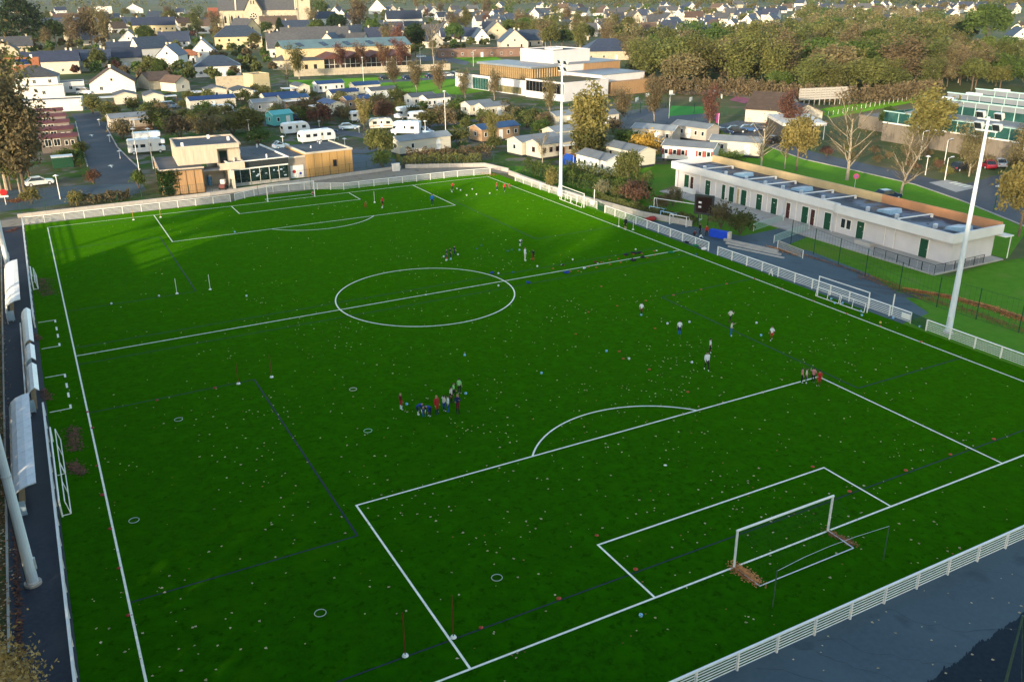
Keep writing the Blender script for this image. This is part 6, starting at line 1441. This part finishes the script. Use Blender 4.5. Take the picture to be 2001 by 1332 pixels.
# ------------------------------------------------------------------ trees
BARK = M('bark', (.13,.095,.065), .9, .25, 2, bump=.4, rand=.2); BARKP = M('pale_bark', (.34,.28,.20), .9, .2, 2, rand=.15)
LM = {k: M('leaves_'+k, c, .75, .38, .45, rand=rd_, c2=c2, trans=.22, spec=.15) for k, c, c2, rd_ in (
 ('olive', (.085,.100,.026), (.128,.132,.040), .26), ('green', (.048,.088,.016), (.082,.120,.028), .25), ('dark', (.014,.032,.009), (.026,.046,.015), .2),
 ('brown', (.125,.103,.050), (.170,.135,.066), .22), ('yellow', (.40,.24,.045), (.52,.30,.06), .15), ('red', (.115,.058,.038), (.155,.082,.052), .2), ('gold', (.15,.14,.04), (.22,.185,.058), .15), ('pale', (.16,.17,.08), (.26,.24,.13), .15))}
def cards(P, size, seed, flat=0.0):
    """kite-shaped leaf sprays at the points P"""
    g = np.random.default_rng(seed); n = len(P); P = np.asarray(P, float)
    a = g.normal(size=(n,3)); a /= np.linalg.norm(a, axis=1)[:,None]
    b = g.normal(size=(n,3)); b -= a*(a*b).sum(1)[:,None]; b /= np.linalg.norm(b, axis=1)[:,None]
    s = size*g.uniform(.55,1.35,n)[:,None]; c = np.cross(a, b)
    V = np.stack([P-a*s, P-b*s*.55+c*s*.15, P+a*s, P+b*s*.55+c*s*.15], 1).reshape(-1,3)
    return V, np.arange(4*n).reshape(-1,4)
def mesh_np(name, V, F, mat, extra=None):
    me = bpy.data.meshes.new(name); V = [tuple(v) for v in V]; F = [tuple(f) for f in F]
    if extra: o = len(V); V += extra.v; F += [tuple(i+o for i in f) for f in extra.f]
    me.from_pydata(V, [], F); me.update(); me.materials.append(mat); return me
def clumps(g, n, rx, ry, rz, cz, per, cr, hollow=.45, lean=0.0):
    P = []
    for _ in range(n):
        d = g.normal(size=3); d /= np.linalg.norm(d); d[2] = d[2] if d[2] > -.55 else -d[2]*.5
        r = hollow+(1-hollow)*g.random()**.6; c = np.array([rx*d[0]*r, ry*d[1]*r, cz+rz*d[2]*r]); k = cr*g.uniform(.6,1.3)
        q_ = g.normal(size=(per,3))*k*np.array([.55,.55,.42]); P.append(c+q_)
    return np.concatenate(P)
def branches(seed, H, lean=.35, levels=4, n0=7, spread=1.0, start=.14):
    r_ = random.Random(seed); big = MB(); fine = MB(); tips = []
    def grow(p, d, L, r0, lv):
        k = 4 if lv == 0 else (3 if lv == 1 else 2); q_ = Vector(p)
        for i in range(k):
            nd = (d+Vector((r_.uniform(-.2,.2), r_.uniform(-.2,.2), r_.uniform(-.05,.2)))).normalized(); e_ = q_+nd*L/k; ra = r0*(1-.55*i/k); rb = r0*(1-.55*(i+1)/k)
            (big if lv < 2 else fine).tube(q_, e_, ra, rb, 6 if lv == 0 else (4 if lv == 1 else 3), cap=False); q_ = e_; d = nd
            if lv < levels:
                for _ in range((n0 if i < 3 else n0-1) if lv == 0 else (3 if lv == 1 else 2)):
                    a_ = r_.random()*6.28; o_ = Vector((math.cos(a_), math.sin(a_), 0)); b_ = (d*r_.uniform(.35,.9)+o_*spread*r_.uniform(.5,1.0)+Vector((0,0,.25))).normalized()
                    grow(q_-nd*L/k*r_.random()*.9, b_, L*r_.uniform(.42,.62), rb*.55, lv+1)
        if lv >= 2: tips.append(tuple(q_))
    big.tube((0,0,-.1),(0,0,H*start),H*.020,H*.016,7,cap=False)
    grow(Vector((0,0,H*start)), Vector((0,0,1)), H*.66, H*.016, 0)
    return big, fine, tips
def simple_trunk(H, seed, crown_z):
    r_ = random.Random(seed); b = MB(); b.tube((0,0,-.1),(0,0,crown_z*.9),H*.022,H*.014,7,cap=False)
    for i in range(7):
        a_ = 6.28*i/7+r_.random(); z0 = crown_z*r_.uniform(.45,.9); b.tube((0,0,z0),(math.cos(a_)*H*.2,math.sin(a_)*H*.2,z0+H*r_.uniform(.15,.3)),H*.009,H*.004,5,cap=False)
    return b
TK = {}
def kind(name, crown_me, trunk_me): TK.setdefault(name, []).append((crown_me, trunk_me))
for s in range(3):                                   # dense rounded crowns, 10 m tall
    g = np.random.default_rng(100+s); P_ = clumps(g, 120, 3.6, 3.6, 3.7, 6.0, 34, 1.05, .5)
    for nm in ('green','olive','dark','gold','yellow','red','brown'):
        if s > 0 and nm in ('yellow','red'): continue
        V, F = cards(P_, .30, s+1)
        if nm == 'green' or s == 0 or nm in ('olive','dark','gold','brown'): kind('round_'+nm, mesh_np('crown', V, F, LM[nm]), simple_trunk(10, s, 6).mesh('trunk', BARK))
for s in range(4):                                   # feathery half-bare crowns on real branches
    big, fine, tips = branches(200+s, 10, n0=4, levels=4); g = np.random.default_rng(300+s)
    T = np.array(tips); T = T[g.integers(0, len(T), 3000)]+g.normal(size=(3000,3))*.48
    V, F = cards(T, .25, 400+s)
    for nm in ('brown','olive','red','gold'):
        kind('feather_'+nm, mesh_np('crown', V, F, LM[nm], fine), big.mesh('trunk', BARKP if s % 2 else BARK))
for s in range(3):                                   # bare trees with fine twigs
    big, fine, tips = branches(250+s, 10, n0=4, levels=4, spread=1.15); g = np.random.default_rng(350+s)
    T = np.array(tips); T = T[g.integers(0, len(T), 260)]+g.normal(size=(260,3))*.15; V, F = cards(T, .14, 450+s)
    kind('bare', mesh_np('crown', V, F, LM['brown'], fine), big.mesh('trunk', BARKP))
for s in range(2):                                   # columns
    g = np.random.default_rng(500+s); P_ = clumps(g, 120, 1.9, 1.9, 4.4, 5.4, 34, .8, .35); V, F = cards(P_, .25, 510+s)
    for nm in ('gold','brown','dark','red'): kind('column_'+nm, mesh_np('crown', V, F, LM[nm]), simple_trunk(10, s+5, 5).mesh('trunk', BARK))
g = np.random.default_rng(520); P_ = []                # cedar: flat spreading tiers
for i in range(9):
    z = 2.4+.85*i; w = 6.2*(1-(i/9.5)**1.6)
    for k in range(16):
        a_ = g.random()*6.28; r_ = w*g.uniform(.35,1.0); P_.append(np.array([r_*math.cos(a_), r_*math.sin(a_), z+g.normal()*.25])+g.normal(size=(34,3))*np.array([.7,.7,.22]))
V, F = cards(np.concatenate(P_), .28, 521); kind('cedar', mesh_np('crown', V, F, LM['dark']), simple_trunk(10, 8, 8).mesh('trunk', BARK))
g = np.random.default_rng(530); P_ = []
for i in range(14):
    z = 1.2+.63*i; w = 2.6*(1-i/15)
    for k in range(9):
        a_ = g.random()*6.28; P_.append(np.array([w*math.cos(a_)*.7, w*math.sin(a_)*.7, z])+g.normal(size=(26,3))*np.array([w*.25+.1,w*.25+.1,.25]))
V, F = cards(np.concatenate(P_), .24, 531); kind('conifer', mesh_np('crown', V, F, LM['dark']), simple_trunk(10, 9, 5).mesh('trunk', BARK))
for s in range(3):                                   # shrubs, 3 m tall, crowns from the ground
    g = np.random.default_rng(540+s); P_ = clumps(g, 46, 1.5, 1.5, 1.3, 1.5, 34, .55, .3); V, F = cards(P_, .15, 550+s)
    tr = MB()
    for i in range(6): a_ = 6.28*i/6+s; tr.tube((0,0,-.05),(math.cos(a_)*.7,math.sin(a_)*.7,1.6),.05,.02,5,cap=False)
    tm = tr.mesh('trunk', BARK)
    for nm in ('green','olive','brown','red','dark','pale','gold','yellow'): kind('shrub_'+nm, mesh_np('crown', V, F, LM[nm]), tm)
rt = random.Random(77)
def tree(label, kd, p, h, wide=1.0, group=None, base=10.0):
    nm = kd.split('_')[0]; base = 3.0 if nm == 'shrub' else 10.0
    cm, tm = rt.choice(TK[kd]); s = h/base
    t = thing('shrub' if nm == 'shrub' else 'tree', label, 'shrub' if nm == 'shrub' else 'tree', (p[0],p[1],0), rt.random()*6.28, group, (s*wide, s*wide, s))
    mk('trunk', tm, t); mk('crown', cm, t); return t
ADJ = {'green': 'green leafy', 'olive': 'olive autumn', 'dark': 'dark evergreen', 'gold': 'golden-green', 'yellow': 'bright yellow', 'red': 'reddish-brown', 'brown': 'brown half-bare', 'pale': 'pale flowering', 'bare': 'bare', 'cedar': 'dark spreading', 'conifer': 'dark conical'}
SING = [
 ('tall yellow-green poplar-like tree behind the far floodlight mast','column_gold',1152,312,14.2,1.05),('leafy lower part shrub at the foot of the poplar-like tree','shrub_olive',1150,316,6.5,1.0),
 ('huge dark spreading cedar at the top left corner','cedar',48,94,27,1.05),
 ('tall brown half-bare tree at the left edge, behind the sign','feather_brown',14,372,20,.8),('tall brown tree at the left edge, farther one','feather_brown',0,310,21,.8),('brown tree beside the red-roofed chalets','feather_brown',46,352,15,.85),('dense brown tree at the left edge, foremost','feather_brown',4,385,17,.95),('dense brown tree at the left edge below the hipped house','feather_olive',22,330,17,.9),('dense olive-brown low tree at the left edge','round_olive',22,372,8,1.0),('brown half-bare tree right of the left edge trees, above the white car','feather_brown',50,384,14,1.0),('brown half-bare tree left of the lower chalet','feather_brown',58,350,12,1.0),('olive-brown tree at the left edge above the white car','feather_olive',40,378,11,.8),
 ('round olive shrub tree right of the camp road bend','round_olive',744,322,7.0,1.0),('small dark green shrub under the olive tree by the path','shrub_green',747,328,3.2,1.1),('broad olive bush tree in the camp middle','round_olive',486,272,6.6,1.35),
 ('orange-leaved small tree beside the small white caravan','feather_gold',712,256,6.5,.9),('reddish bush tree behind the cream caravan','round_red',752,246,6.0,1.0),('bright yellow bush in the camp, right side','shrub_yellow',1263,309,5.0,1.15),
 ('bare pale-barked tree on the lawn behind the clubhouse, largest','bare',1655,352,12.5,1.25),('bare pale-barked tree on the lawn near the pink sign, right','bare',1760,383,10,1.1),('bare tree left behind the clubhouse roof','bare',1487,330,8.5,1.2),
 ('yellow-leaved dense tree before the entrance canopy','round_gold',1556,334,9.6,.85),('slender bare tree left of the yellow-leaved tree','bare',1533,330,7,.8),('tall olive-brown oval tree before the pool hall','column_gold',1808,305,12.5,1.35),('ochre leafy tree at the right edge of the lawn','round_gold',1990,462,10,.85),('green small round tree left of the pool hall oval tree','round_green',1732,262,6,.8),
 ('bare tree below the tall oval tree by the road','bare',1770,322,7,1.2),('brown bush tree beside the right-hand car park','feather_brown',1893,345,7,1.0),('brown tree at the far right beside the road','feather_brown',1990,360,8,1.0),
 ('tall bare pale-trunked tree beside the community hall','bare',848,130,17.5,.85),('dark evergreen tree right of the community hall','round_dark',812,112,15,.85),('reddish bare tree left of the dark evergreen by the hall','feather_red',782,118,13,.9),
 ('big round brown tree below the white gabled house','feather_brown',702,66,19,1.15),('bare tree right behind the cultural centre','bare',1234,150,14,.9),
 ('reddish tree before the hall glazing, first from the left','feather_red',668,140,8.5,1.0),('reddish tree before the hall glazing, second','feather_red',708,138,8.5,1.0),('reddish tree before the hall glazing, third','feather_red',748,137,8.5,1.0),('reddish tree before the hall glazing, fourth','feather_red',786,136,9.5,1.0),
 ('olive bare tree above the retaining wall left end','feather_olive',585,155,9.5,1.0),('bare pale tree below the retaining wall left end','bare',562,168,8,1.1),
 ('small autumn street tree, first along the far street','feather_brown',775,174,8,.9),('small autumn street tree, second along the far street','feather_brown',814,182,8,.9),('small autumn street tree, third along the far street','feather_brown',862,186,8,.9),
 ('small orange-brown tree before the centre wall, left','feather_brown',909,196,7,.75),('small orange-brown tree before the centre wall, middle','feather_brown',966,196,7,.85),('small orange-brown tree before the centre studio','feather_brown',1075,228,8,.7),
 ('small bare tree before the mast homes','bare',1060,322,6,.9),('bare orchard-like tree before the tan wooden home','feather_gold',962,288,6,.7),
 ('round olive clipped bush before the tan wooden home','shrub_olive',966,290,2.6,1.2),('round olive clipped bush below the camp pair','shrub_olive',1043,246,4.2,.8),('brown bush beside the round clipped one','shrub_brown',1065,252,4,1.0),
 ('tree before the courts, left','feather_brown',1215,240,6.5,1.0),('tree before the courts, right','feather_brown',1278,238,8.0,.9),('tree beside the pink banner','feather_red',1384,258,8.0,.8),('brown tree before the storage annexe','feather_red',1540,262,8,1.0),
 ('olive leafy shrub tree above the dark hedge, right of the mast','round_olive',1226,372,6.6,.85),('pale flowering bush beside the grey wall','shrub_pale',1180,384,2.6,1.0),('brown leafy bush beside the flowering bush','shrub_red',1242,400,3.6,1.2),('olive bush between flowering and brown bush','shrub_olive',1210,392,2.6,1.0),
 ('brown bush behind the spare goal','shrub_brown',1315,402,2.6,1.0),('brown bush behind the stored goals','shrub_brown',1290,412,2.4,.9),('olive bush right of the scoreboard, left one','shrub_brown',1408,446,3.6,.9),('green bush right of the scoreboard, right one','shrub_olive',1446,458,3.2,1.1),
 ('yellowish shrub behind the fence at the mast foot','shrub_gold',1078,372,3.6,.6),
 ('yellow-green shrub at the lower left before the fence','shrub_gold',62,398,2.6,1.0),('yellow-green shrub left of the low hedge','shrub_gold',150,402,2.4,1.0),('reddish shrub in a planter at the camp entrance','shrub_red',183,360,2.6,.9),('green ivy shrub beside the timber side wall','shrub_green',272,368,3.0,.8),
 ('olive garden tree between terrace and camp','round_olive',300,158,8.5,1.0),('green garden tree behind the brown gabled house','round_green',318,160,8,.9),('dark garden tree before the slate terrace','round_olive',195,142,9,.9),('reddish garden tree before the slate terrace','round_red',176,138,7,.9),
 ('green tree left of the town birch','round_green',110,92,15,.9),('brown birch in the town gardens','feather_brown',152,94,15,.9),('tall brown poplar in the town gardens','column_brown',180,92,22,.9),('twin brown tree right of the poplar','feather_brown',212,94,18,.9),
 ('brown bushy tree below the blue church roofs','feather_olive',385,76,16,1.0),('olive tree before the yellow verandah house','round_olive',500,100,9,.9),
 ('green tree right of the church tower','round_green',628,40,18,1.0),('dark green garden tree below the white long house','round_green',622,78,12,1.2),('dark green tree before the white slate house','round_dark',660,70,14,1.2),
 ('bright green round bush behind the cultural centre','round_green',1098,97,10,1.5),('leafy green tree left of the sand gable','round_green',995,72,11,1.1),
 ('big green tree at the field edge, top right','round_green',1922,96,21,1.25),('dark tree beside the big field-edge tree','round_dark',1880,92,13,1.2),
 ('shrub in the camp left of the pergola home','shrub_olive',182,222,4.6,1.1),('brown shrub before the pergola home','shrub_brown',240,272,4.2,1.2),('olive shrub left of the broad bush','shrub_olive',310,252,5.2,1.2),('brown shrub behind the reception roof','shrub_brown',352,272,5.0,1.2),('brown bare shrub right of the reception roof','shrub_brown',410,272,5.5,1.2),('olive shrub below the long navy home','shrub_olive',395,240,3.6,1.4),
 ('brown bush before the porch homes, left','shrub_brown',596,222,4.0,1.2),('brown bush before the porch homes, middle','shrub_red',628,246,5.0,1.1),('brown bush before the porch homes, right','shrub_brown',668,240,4.0,1.0),('olive bush beside the tan wooden gable','shrub_brown',745,222,4.4,1.1),('olive bush right of the white caravan','shrub_olive',838,252,4.2,1.3),('brown bush before the low cream cabin','shrub_brown',872,250,4.5,1.1),('green bush right of the white pair','shrub_olive',888,222,3.4,1.2),('dark bush at the end of the cream pair','shrub_dark',1020,236,3.0,1.3),('olive hedge bush left of the tan home','shrub_olive',895,285,3.6,1.3),
 ('green bush left of the large caravan','shrub_green',505,282,3.2,1.6),('olive bush behind the glass room','shrub_olive',455,262,4.0,1.5),('green bush by the chalets, lower','shrub_green',132,318,2.8,1.3),('green bush beside the camp road lower left','shrub_olive',160,302,2.6,1.2),
]
for lb, kd, u, v, h, w in SING: tree(lb, kd, G(u, v), h, w)
# foreground: the row of tall trees along the left bank, whose tips reach into the lower left corner
g = np.random.default_rng(570); P_ = clumps(g, 260, 3.9, 3.9, 3.9, 6.0, 120, .75, .55); V, F = cards(P_, .075, 571)
kind('near_ochre', mesh_np('crown', V, F, M('ochre_leaf', (.26,.17,.05), .7, .5, 1.5, c2=(.46,.30,.10), trans=.25)), branches(580, 9.5, n0=5, levels=3)[0].mesh('trunk', BARK))
tree('ochre-leaved tree whose branch tips show at the lower left corner','near_ochre',(-41.9,-1.5),11.5,1.05)
for i in range(19):
    y = -76+8.2*i+rt.uniform(-1,1); tree('tall tree in the row along the left bank, %s from the near end' % nth(i+1), rt.choice(['round_olive','round_brown','round_gold']), (-49.5+rt.uniform(-1.5,1.5),y), (rt.uniform(26,28) if y < 3 else rt.uniform(13.2,15.2) if y < 58 else rt.uniform(14,17)), .80 if y < 3 else 1.1, 'row of tall trees along the left bank')
# the wood and the town trees: each its own tree, labelled by its place in its row
def in_poly(u, v, P_):
    c = False; n = len(P_)
    for i in range(n):
        x1, y1 = P_[i]; x2, y2 = P_[(i+1)%n]
        if (y1 > v) != (y2 > v) and u < (x2-x1)*(v-y1)/(y2-y1)+x1: c = not c
    return c
def tree_mass(name, label, out, seed):
    """many far trees that read as one mass: coarser crowns joined into one object for each foliage colour"""
    g = np.random.default_rng(seed); byc = {}
    for (p, u, v, kd, h) in out:
        s = h/10; n = 420; c = kd.split('_')[-1]; c = c if c in LM else ('dark' if c == 'conifer' else 'brown')
        Q = clumps(g, 30, 3.7, 3.7, 3.9, 5.4, 14, 1.1, .4)*s*np.array([1.1,1.1,1])+np.array([p.x,p.y,0]); byc.setdefault(c, []).append(Q)
    for c, L_ in byc.items():
        V, F = cards(np.concatenate(L_), .62, seed); o = mk(name, mesh_np(name, V, F, LM[c])); struct(o, 'stuff'); o['label'] = '%s %s' % (ADJ[c], label)
def grove(polys, spacing, kinds, hmin, hmax, where, group, seed, avoid=(), wide=(.95,1.25), mass=False):
    r_ = random.Random(seed); out = []; cell = {}
    for P_ in polys:
        us = [p[0] for p in P_]; vs = [p[1] for p in P_]; tries = 0
        while tries < 2600:
            tries += 1; u = r_.uniform(min(us), max(us)); v = min(vs)+(max(vs)-min(vs))*r_.random()**1.0
            if not in_poly(u, v, P_): continue
            p = G(u, v); sp = spacing*(1+max(0, dist(p)-300)/600)
            if any((p-o[0]).length < sp for o in out) or any((p-a_[0]).length < a_[1] for a_ in avoid): continue
            out.append((p, u, v, r_.choices([k for k, _ in kinds], [w for _, w in kinds])[0], r_.uniform(hmin, hmax)))
    if mass: tree_mass('garden_trees', 'trees '+where, out, seed); return out
    byk = {}
    for o in out: byk.setdefault(o[3], []).append(o)
    for kd, L_ in byk.items():
        L_.sort(key=lambda o: o[1]); s = kd.split('_'); adj = ADJ[s[1] if len(s) > 1 else s[0]]
        if s[0] == 'round': adj = 'rounded '+adj
        if s[0] == 'feather': adj = 'twiggy '+adj
        for i, (p, u, v, _, h) in enumerate(L_): tree('%s %s %s, %s such from the left' % (adj, 'shrub' if s[0] == 'shrub' else 'tree', where, nth(i+1)), kd, p, h, r_.uniform(*wide), group)
    return out
HO = [(Vector((o.location.x, o.location.y, 0)), 8.0) for o in bpy.data.objects if o.get('category') in ('house','building','mobile home','outbuilding')]
grove([[(1238,168),(1335,180),(1420,176),(1570,194),(1690,198),(1800,186),(1840,178),(1835,140),(1800,118),(1640,122),(1500,112),(1400,104),(1300,112),(1238,128)]], 8.6,
      [('feather_brown',2.5),('feather_olive',6),('round_olive',5),('round_green',2.5),('bare',.5),('round_brown',1.8)], 7.0, 14.0, 'in the wood', 'trees of the wood', 31, (), (1.2,1.6))
grove([[(1300,108),(1400,100),(1560,104),(1800,112),(1860,100),(1760,84),(1720,66),(1600,62),(1540,76),(1380,80),(1240,92),(1190,84),(1200,104)],[(1560,60),(1700,64),(1720,44),(1600,36),(1560,46)],[(1730,70),(1860,84),(1880,60),(1760,44)]], 9.5,
      [('feather_brown',4),('round_green',3),('round_olive',4),('feather_olive',3)], 9.5, 15, 'behind the wood', 'trees behind the wood', 32, HO, mass=True)
grove([[(1850,175),(2010,186),(2010,122),(1880,120),(1845,140)]], 7.0, [('feather_olive',4),('round_green',2),('feather_brown',3),('round_olive',2)], 7, 11, 'behind the pool hall', 'trees behind the pool hall', 33)
grove([[(1000,92),(1240,120),(1240,60),(1100,50),(1010,62)]], 13, [('feather_olive',4),('round_olive',3),('round_green',1.5),('feather_brown',3),('bare',1)], 8, 12.5, 'behind the cultural centre', 'garden trees behind the centre', 34, HO)
grove([[(0,100),(330,100),(560,84),(860,100),(1000,70),(1000,18),(600,20),(350,30),(0,40)]], 30, [('feather_brown',4),('round_olive',3),('round_green',2.5),('conifer',.6),('feather_olive',2),('feather_red',1)], 8, 14, 'among the town houses', 'garden trees of the town', 35, HO)
grove([[(1000,48),(1560,48),(2001,60),(2001,8),(1500,6),(900,10)]], 24, [('feather_brown',4),('round_olive',3),('round_green',3),('conifer',.5)], 8, 13, 'among the estate houses', 'garden trees of the estates', 36, [(a_, 10) for a_, _ in HO], mass=True)
grove([[(180,255),(320,262),(520,260),(620,240),(780,225),(900,260),(1100,280),(1250,300),(1230,250),(1050,235),(900,215),(700,192),(500,186),(250,200)]], 5.6, [('shrub_olive',5),('shrub_brown',4),('shrub_green',2.5),('shrub_gold',1)], 2.2, 4.4, 'on the campsite', 'shrubs between the mobile homes', 37, [(a_, 6.5) for a_, _ in HO])
grove([[(1560,300),(1640,310),(1740,330),(1850,350),(1980,330),(1900,312),(1760,300),(1640,296)]], 4.5, [('shrub_brown',5),('shrub_olive',3),('shrub_red',2)], 1.0, 2.2, 'along the road to the pool', 'shrubs along the road', 38)
grove([[(0,130),(330,170),(420,165),(560,140),(620,120),(860,112),(1000,80),(1000,20),(600,22),(350,34),(0,44)]], 7.0, [('shrub_olive',4),('shrub_brown',4),('shrub_green',3),('shrub_red',.7)], 3.0, 6.0, 'in the town gardens', 'garden bushes of the town', 39, HO, mass=True)
# hedges
def hedge(label, pts, h, w, mat, dens=150, seed=1, size=.17):
    g = np.random.default_rng(seed); P_ = []; a0 = Vector((pts[0][0], pts[0][1], 0)); tr = MB()
    for a, b in zip(pts[:-1], pts[1:]):
        a, b = Vector((a[0],a[1],0)), Vector((b[0],b[1],0)); L = (b-a).length; d = (b-a)/L; n = int(L*dens)
        t_ = g.random(n)*L; s_ = g.normal(size=n)*w*.28; z_ = h*(.05+.95*g.random(n)**.55)*(1+.12*np.sin(t_*1.7+seed)+.08*np.sin(t_*4.1)); z_ *= np.clip(1.15-np.abs(s_)/w*.9, .3, 1)
        P_.append(np.stack([a.x-a0.x+d.x*t_-d.y*s_, a.y-a0.y+d.y*t_+d.x*s_, z_], 1))
        for k in range(int(L/1.0)): p = a-a0+d*(k+.5); tr.tube((p.x,p.y,-.02),(p.x+.1,p.y,h*.8),.04,.02,4,cap=False)
    V, F = cards(np.concatenate(P_), size, seed); t = thing('hedge', label, 'hedge', a0)
    mk('stems', tr.mesh('stems', BARK), t)['kind'] = 'stuff'; o = mk('foliage', mesh_np('foliage', V, F, mat), t); o['kind'] = 'stuff'
hedge('dark mixed hedge above the pale wall at the far right corner', [q(795,318),q(870,318),q(958,309)], 2.6, 2.2, LM['brown'], 230, 1)
hedge('dark green hedge along the right, behind the far mast', [(41.6,104),(41.8,94),(43.5,84),(47,76)], 2.4, 2.4, LM['green'], 230, 2)
hedge('olive hedge between the far mast and the white mobile home', [(46,98),(48,88),(52,82)], 2.6, 2.6, LM['olive'], 200, 3)
hedge('brown and green low hedge behind the far left path', [q(135,400),q(190,398),q(255,388)], 1.5, 1.8, LM['brown'], 240, 4)
hedge('low leafy hedge behind the grey concrete wall', [(39.6,80),(41.4,68),(43.6,61)], 1.3, 1.2, LM['olive'], 200, 5)
hedge('clipped green hedge beside the red-shuttered mobile home', [q(1395,312),q(1450,322)], 2.0, 1.8, LM['green'], 200, 6)
hedge('green hedge in front of the car park homes', [q(1405,272),q(1480,300)], 1.6, 1.6, LM['green'], 160, 7)
hedge('dark hedge below the cream cabin at the camp edge', [(24,121.5),(31,119.5),(38,114.8)], 1.9, 1.6, LM['olive'], 200, 8)
hedge('hedge along the left of the camp road', [(-26.5,150),(-25.8,165),(-25,172)], 1.4, 1.4, LM['green'], 160, 9)
hedge('long dark hedge at the foot of the wood', [q(1240,178),q(1340,186),q(1430,186),q(1560,200),q(1700,205),q(1830,190)], 4.6, 4.5, LM['brown'], 130, 10, .34)
hedge('unseen tall thicket added under the left bank trees to block low sun', [(-48,-84),(-48,-10),(-47.6,4)], 13.0, 4.5, LM['olive'], 330, 12, .45)  # added out of view to stop low sun streaking under the crowns
hedge('unseen lower thicket added under the far tree row to block low sun', [(-47.5,5),(-47.5,30),(-47.5,58)], 7.0, 3.5, LM['olive'], 200, 13, .40)  # added out of view, closes the sun gaps below the lower trees
hedge('dry bank hedge along the left path edge', [(-41.6,-12),(-41.4,20),(-41.4,60),(-41.6,100)], 1.5, 1.5, LM['olive'], 130, 11, .16)
# far woods beyond the town: one mass of crowns
g = np.random.default_rng(60); P_ = []
for (u0, u1, v0, v1, n, hh) in ((640,2060,-7,7,800,13),(-60,640,-12,-4,260,12),(600,2060,3,14,300,11),(20,640,11,17,60,13)):
    for _ in range(n):
        p = G(g.uniform(u0,u1), g.uniform(v0,v1)); k = int(26); P_.append(np.array([p.x,p.y,hh*.55])+g.normal(size=(k,3))*np.array([4.2,4.2,hh*.22]))
V, F = cards(np.concatenate(P_), 1.9, 61); o = mk('distant_woods', mesh_np('distant_woods', V, F, LM['olive'])); struct(o, 'stuff'); o['label'] = 'distant woods along the skyline'
# ------------------------------------------------------------------ haze
hz = MB().box(-5200,-1400,-1,6200,8000,31.6).build('haze', None); hz.data.materials.clear()
hm_ = bpy.data.materials.new('haze_air'); hm_.use_nodes = True; hm_.node_tree.nodes.clear()
ho = hm_.node_tree.nodes.new('ShaderNodeOutputMaterial'); hv = hm_.node_tree.nodes.new('ShaderNodeVolumePrincipled')
hv.inputs['Color'].default_value = (.82,.90,1,1); hv.inputs['Density'].default_value = .00004; hv.inputs['Anisotropy'].default_value = .2
hm_.node_tree.links.new(hv.outputs[0], ho.inputs['Volume']); hz.data.materials.append(hm_); struct(hz, 'stuff')
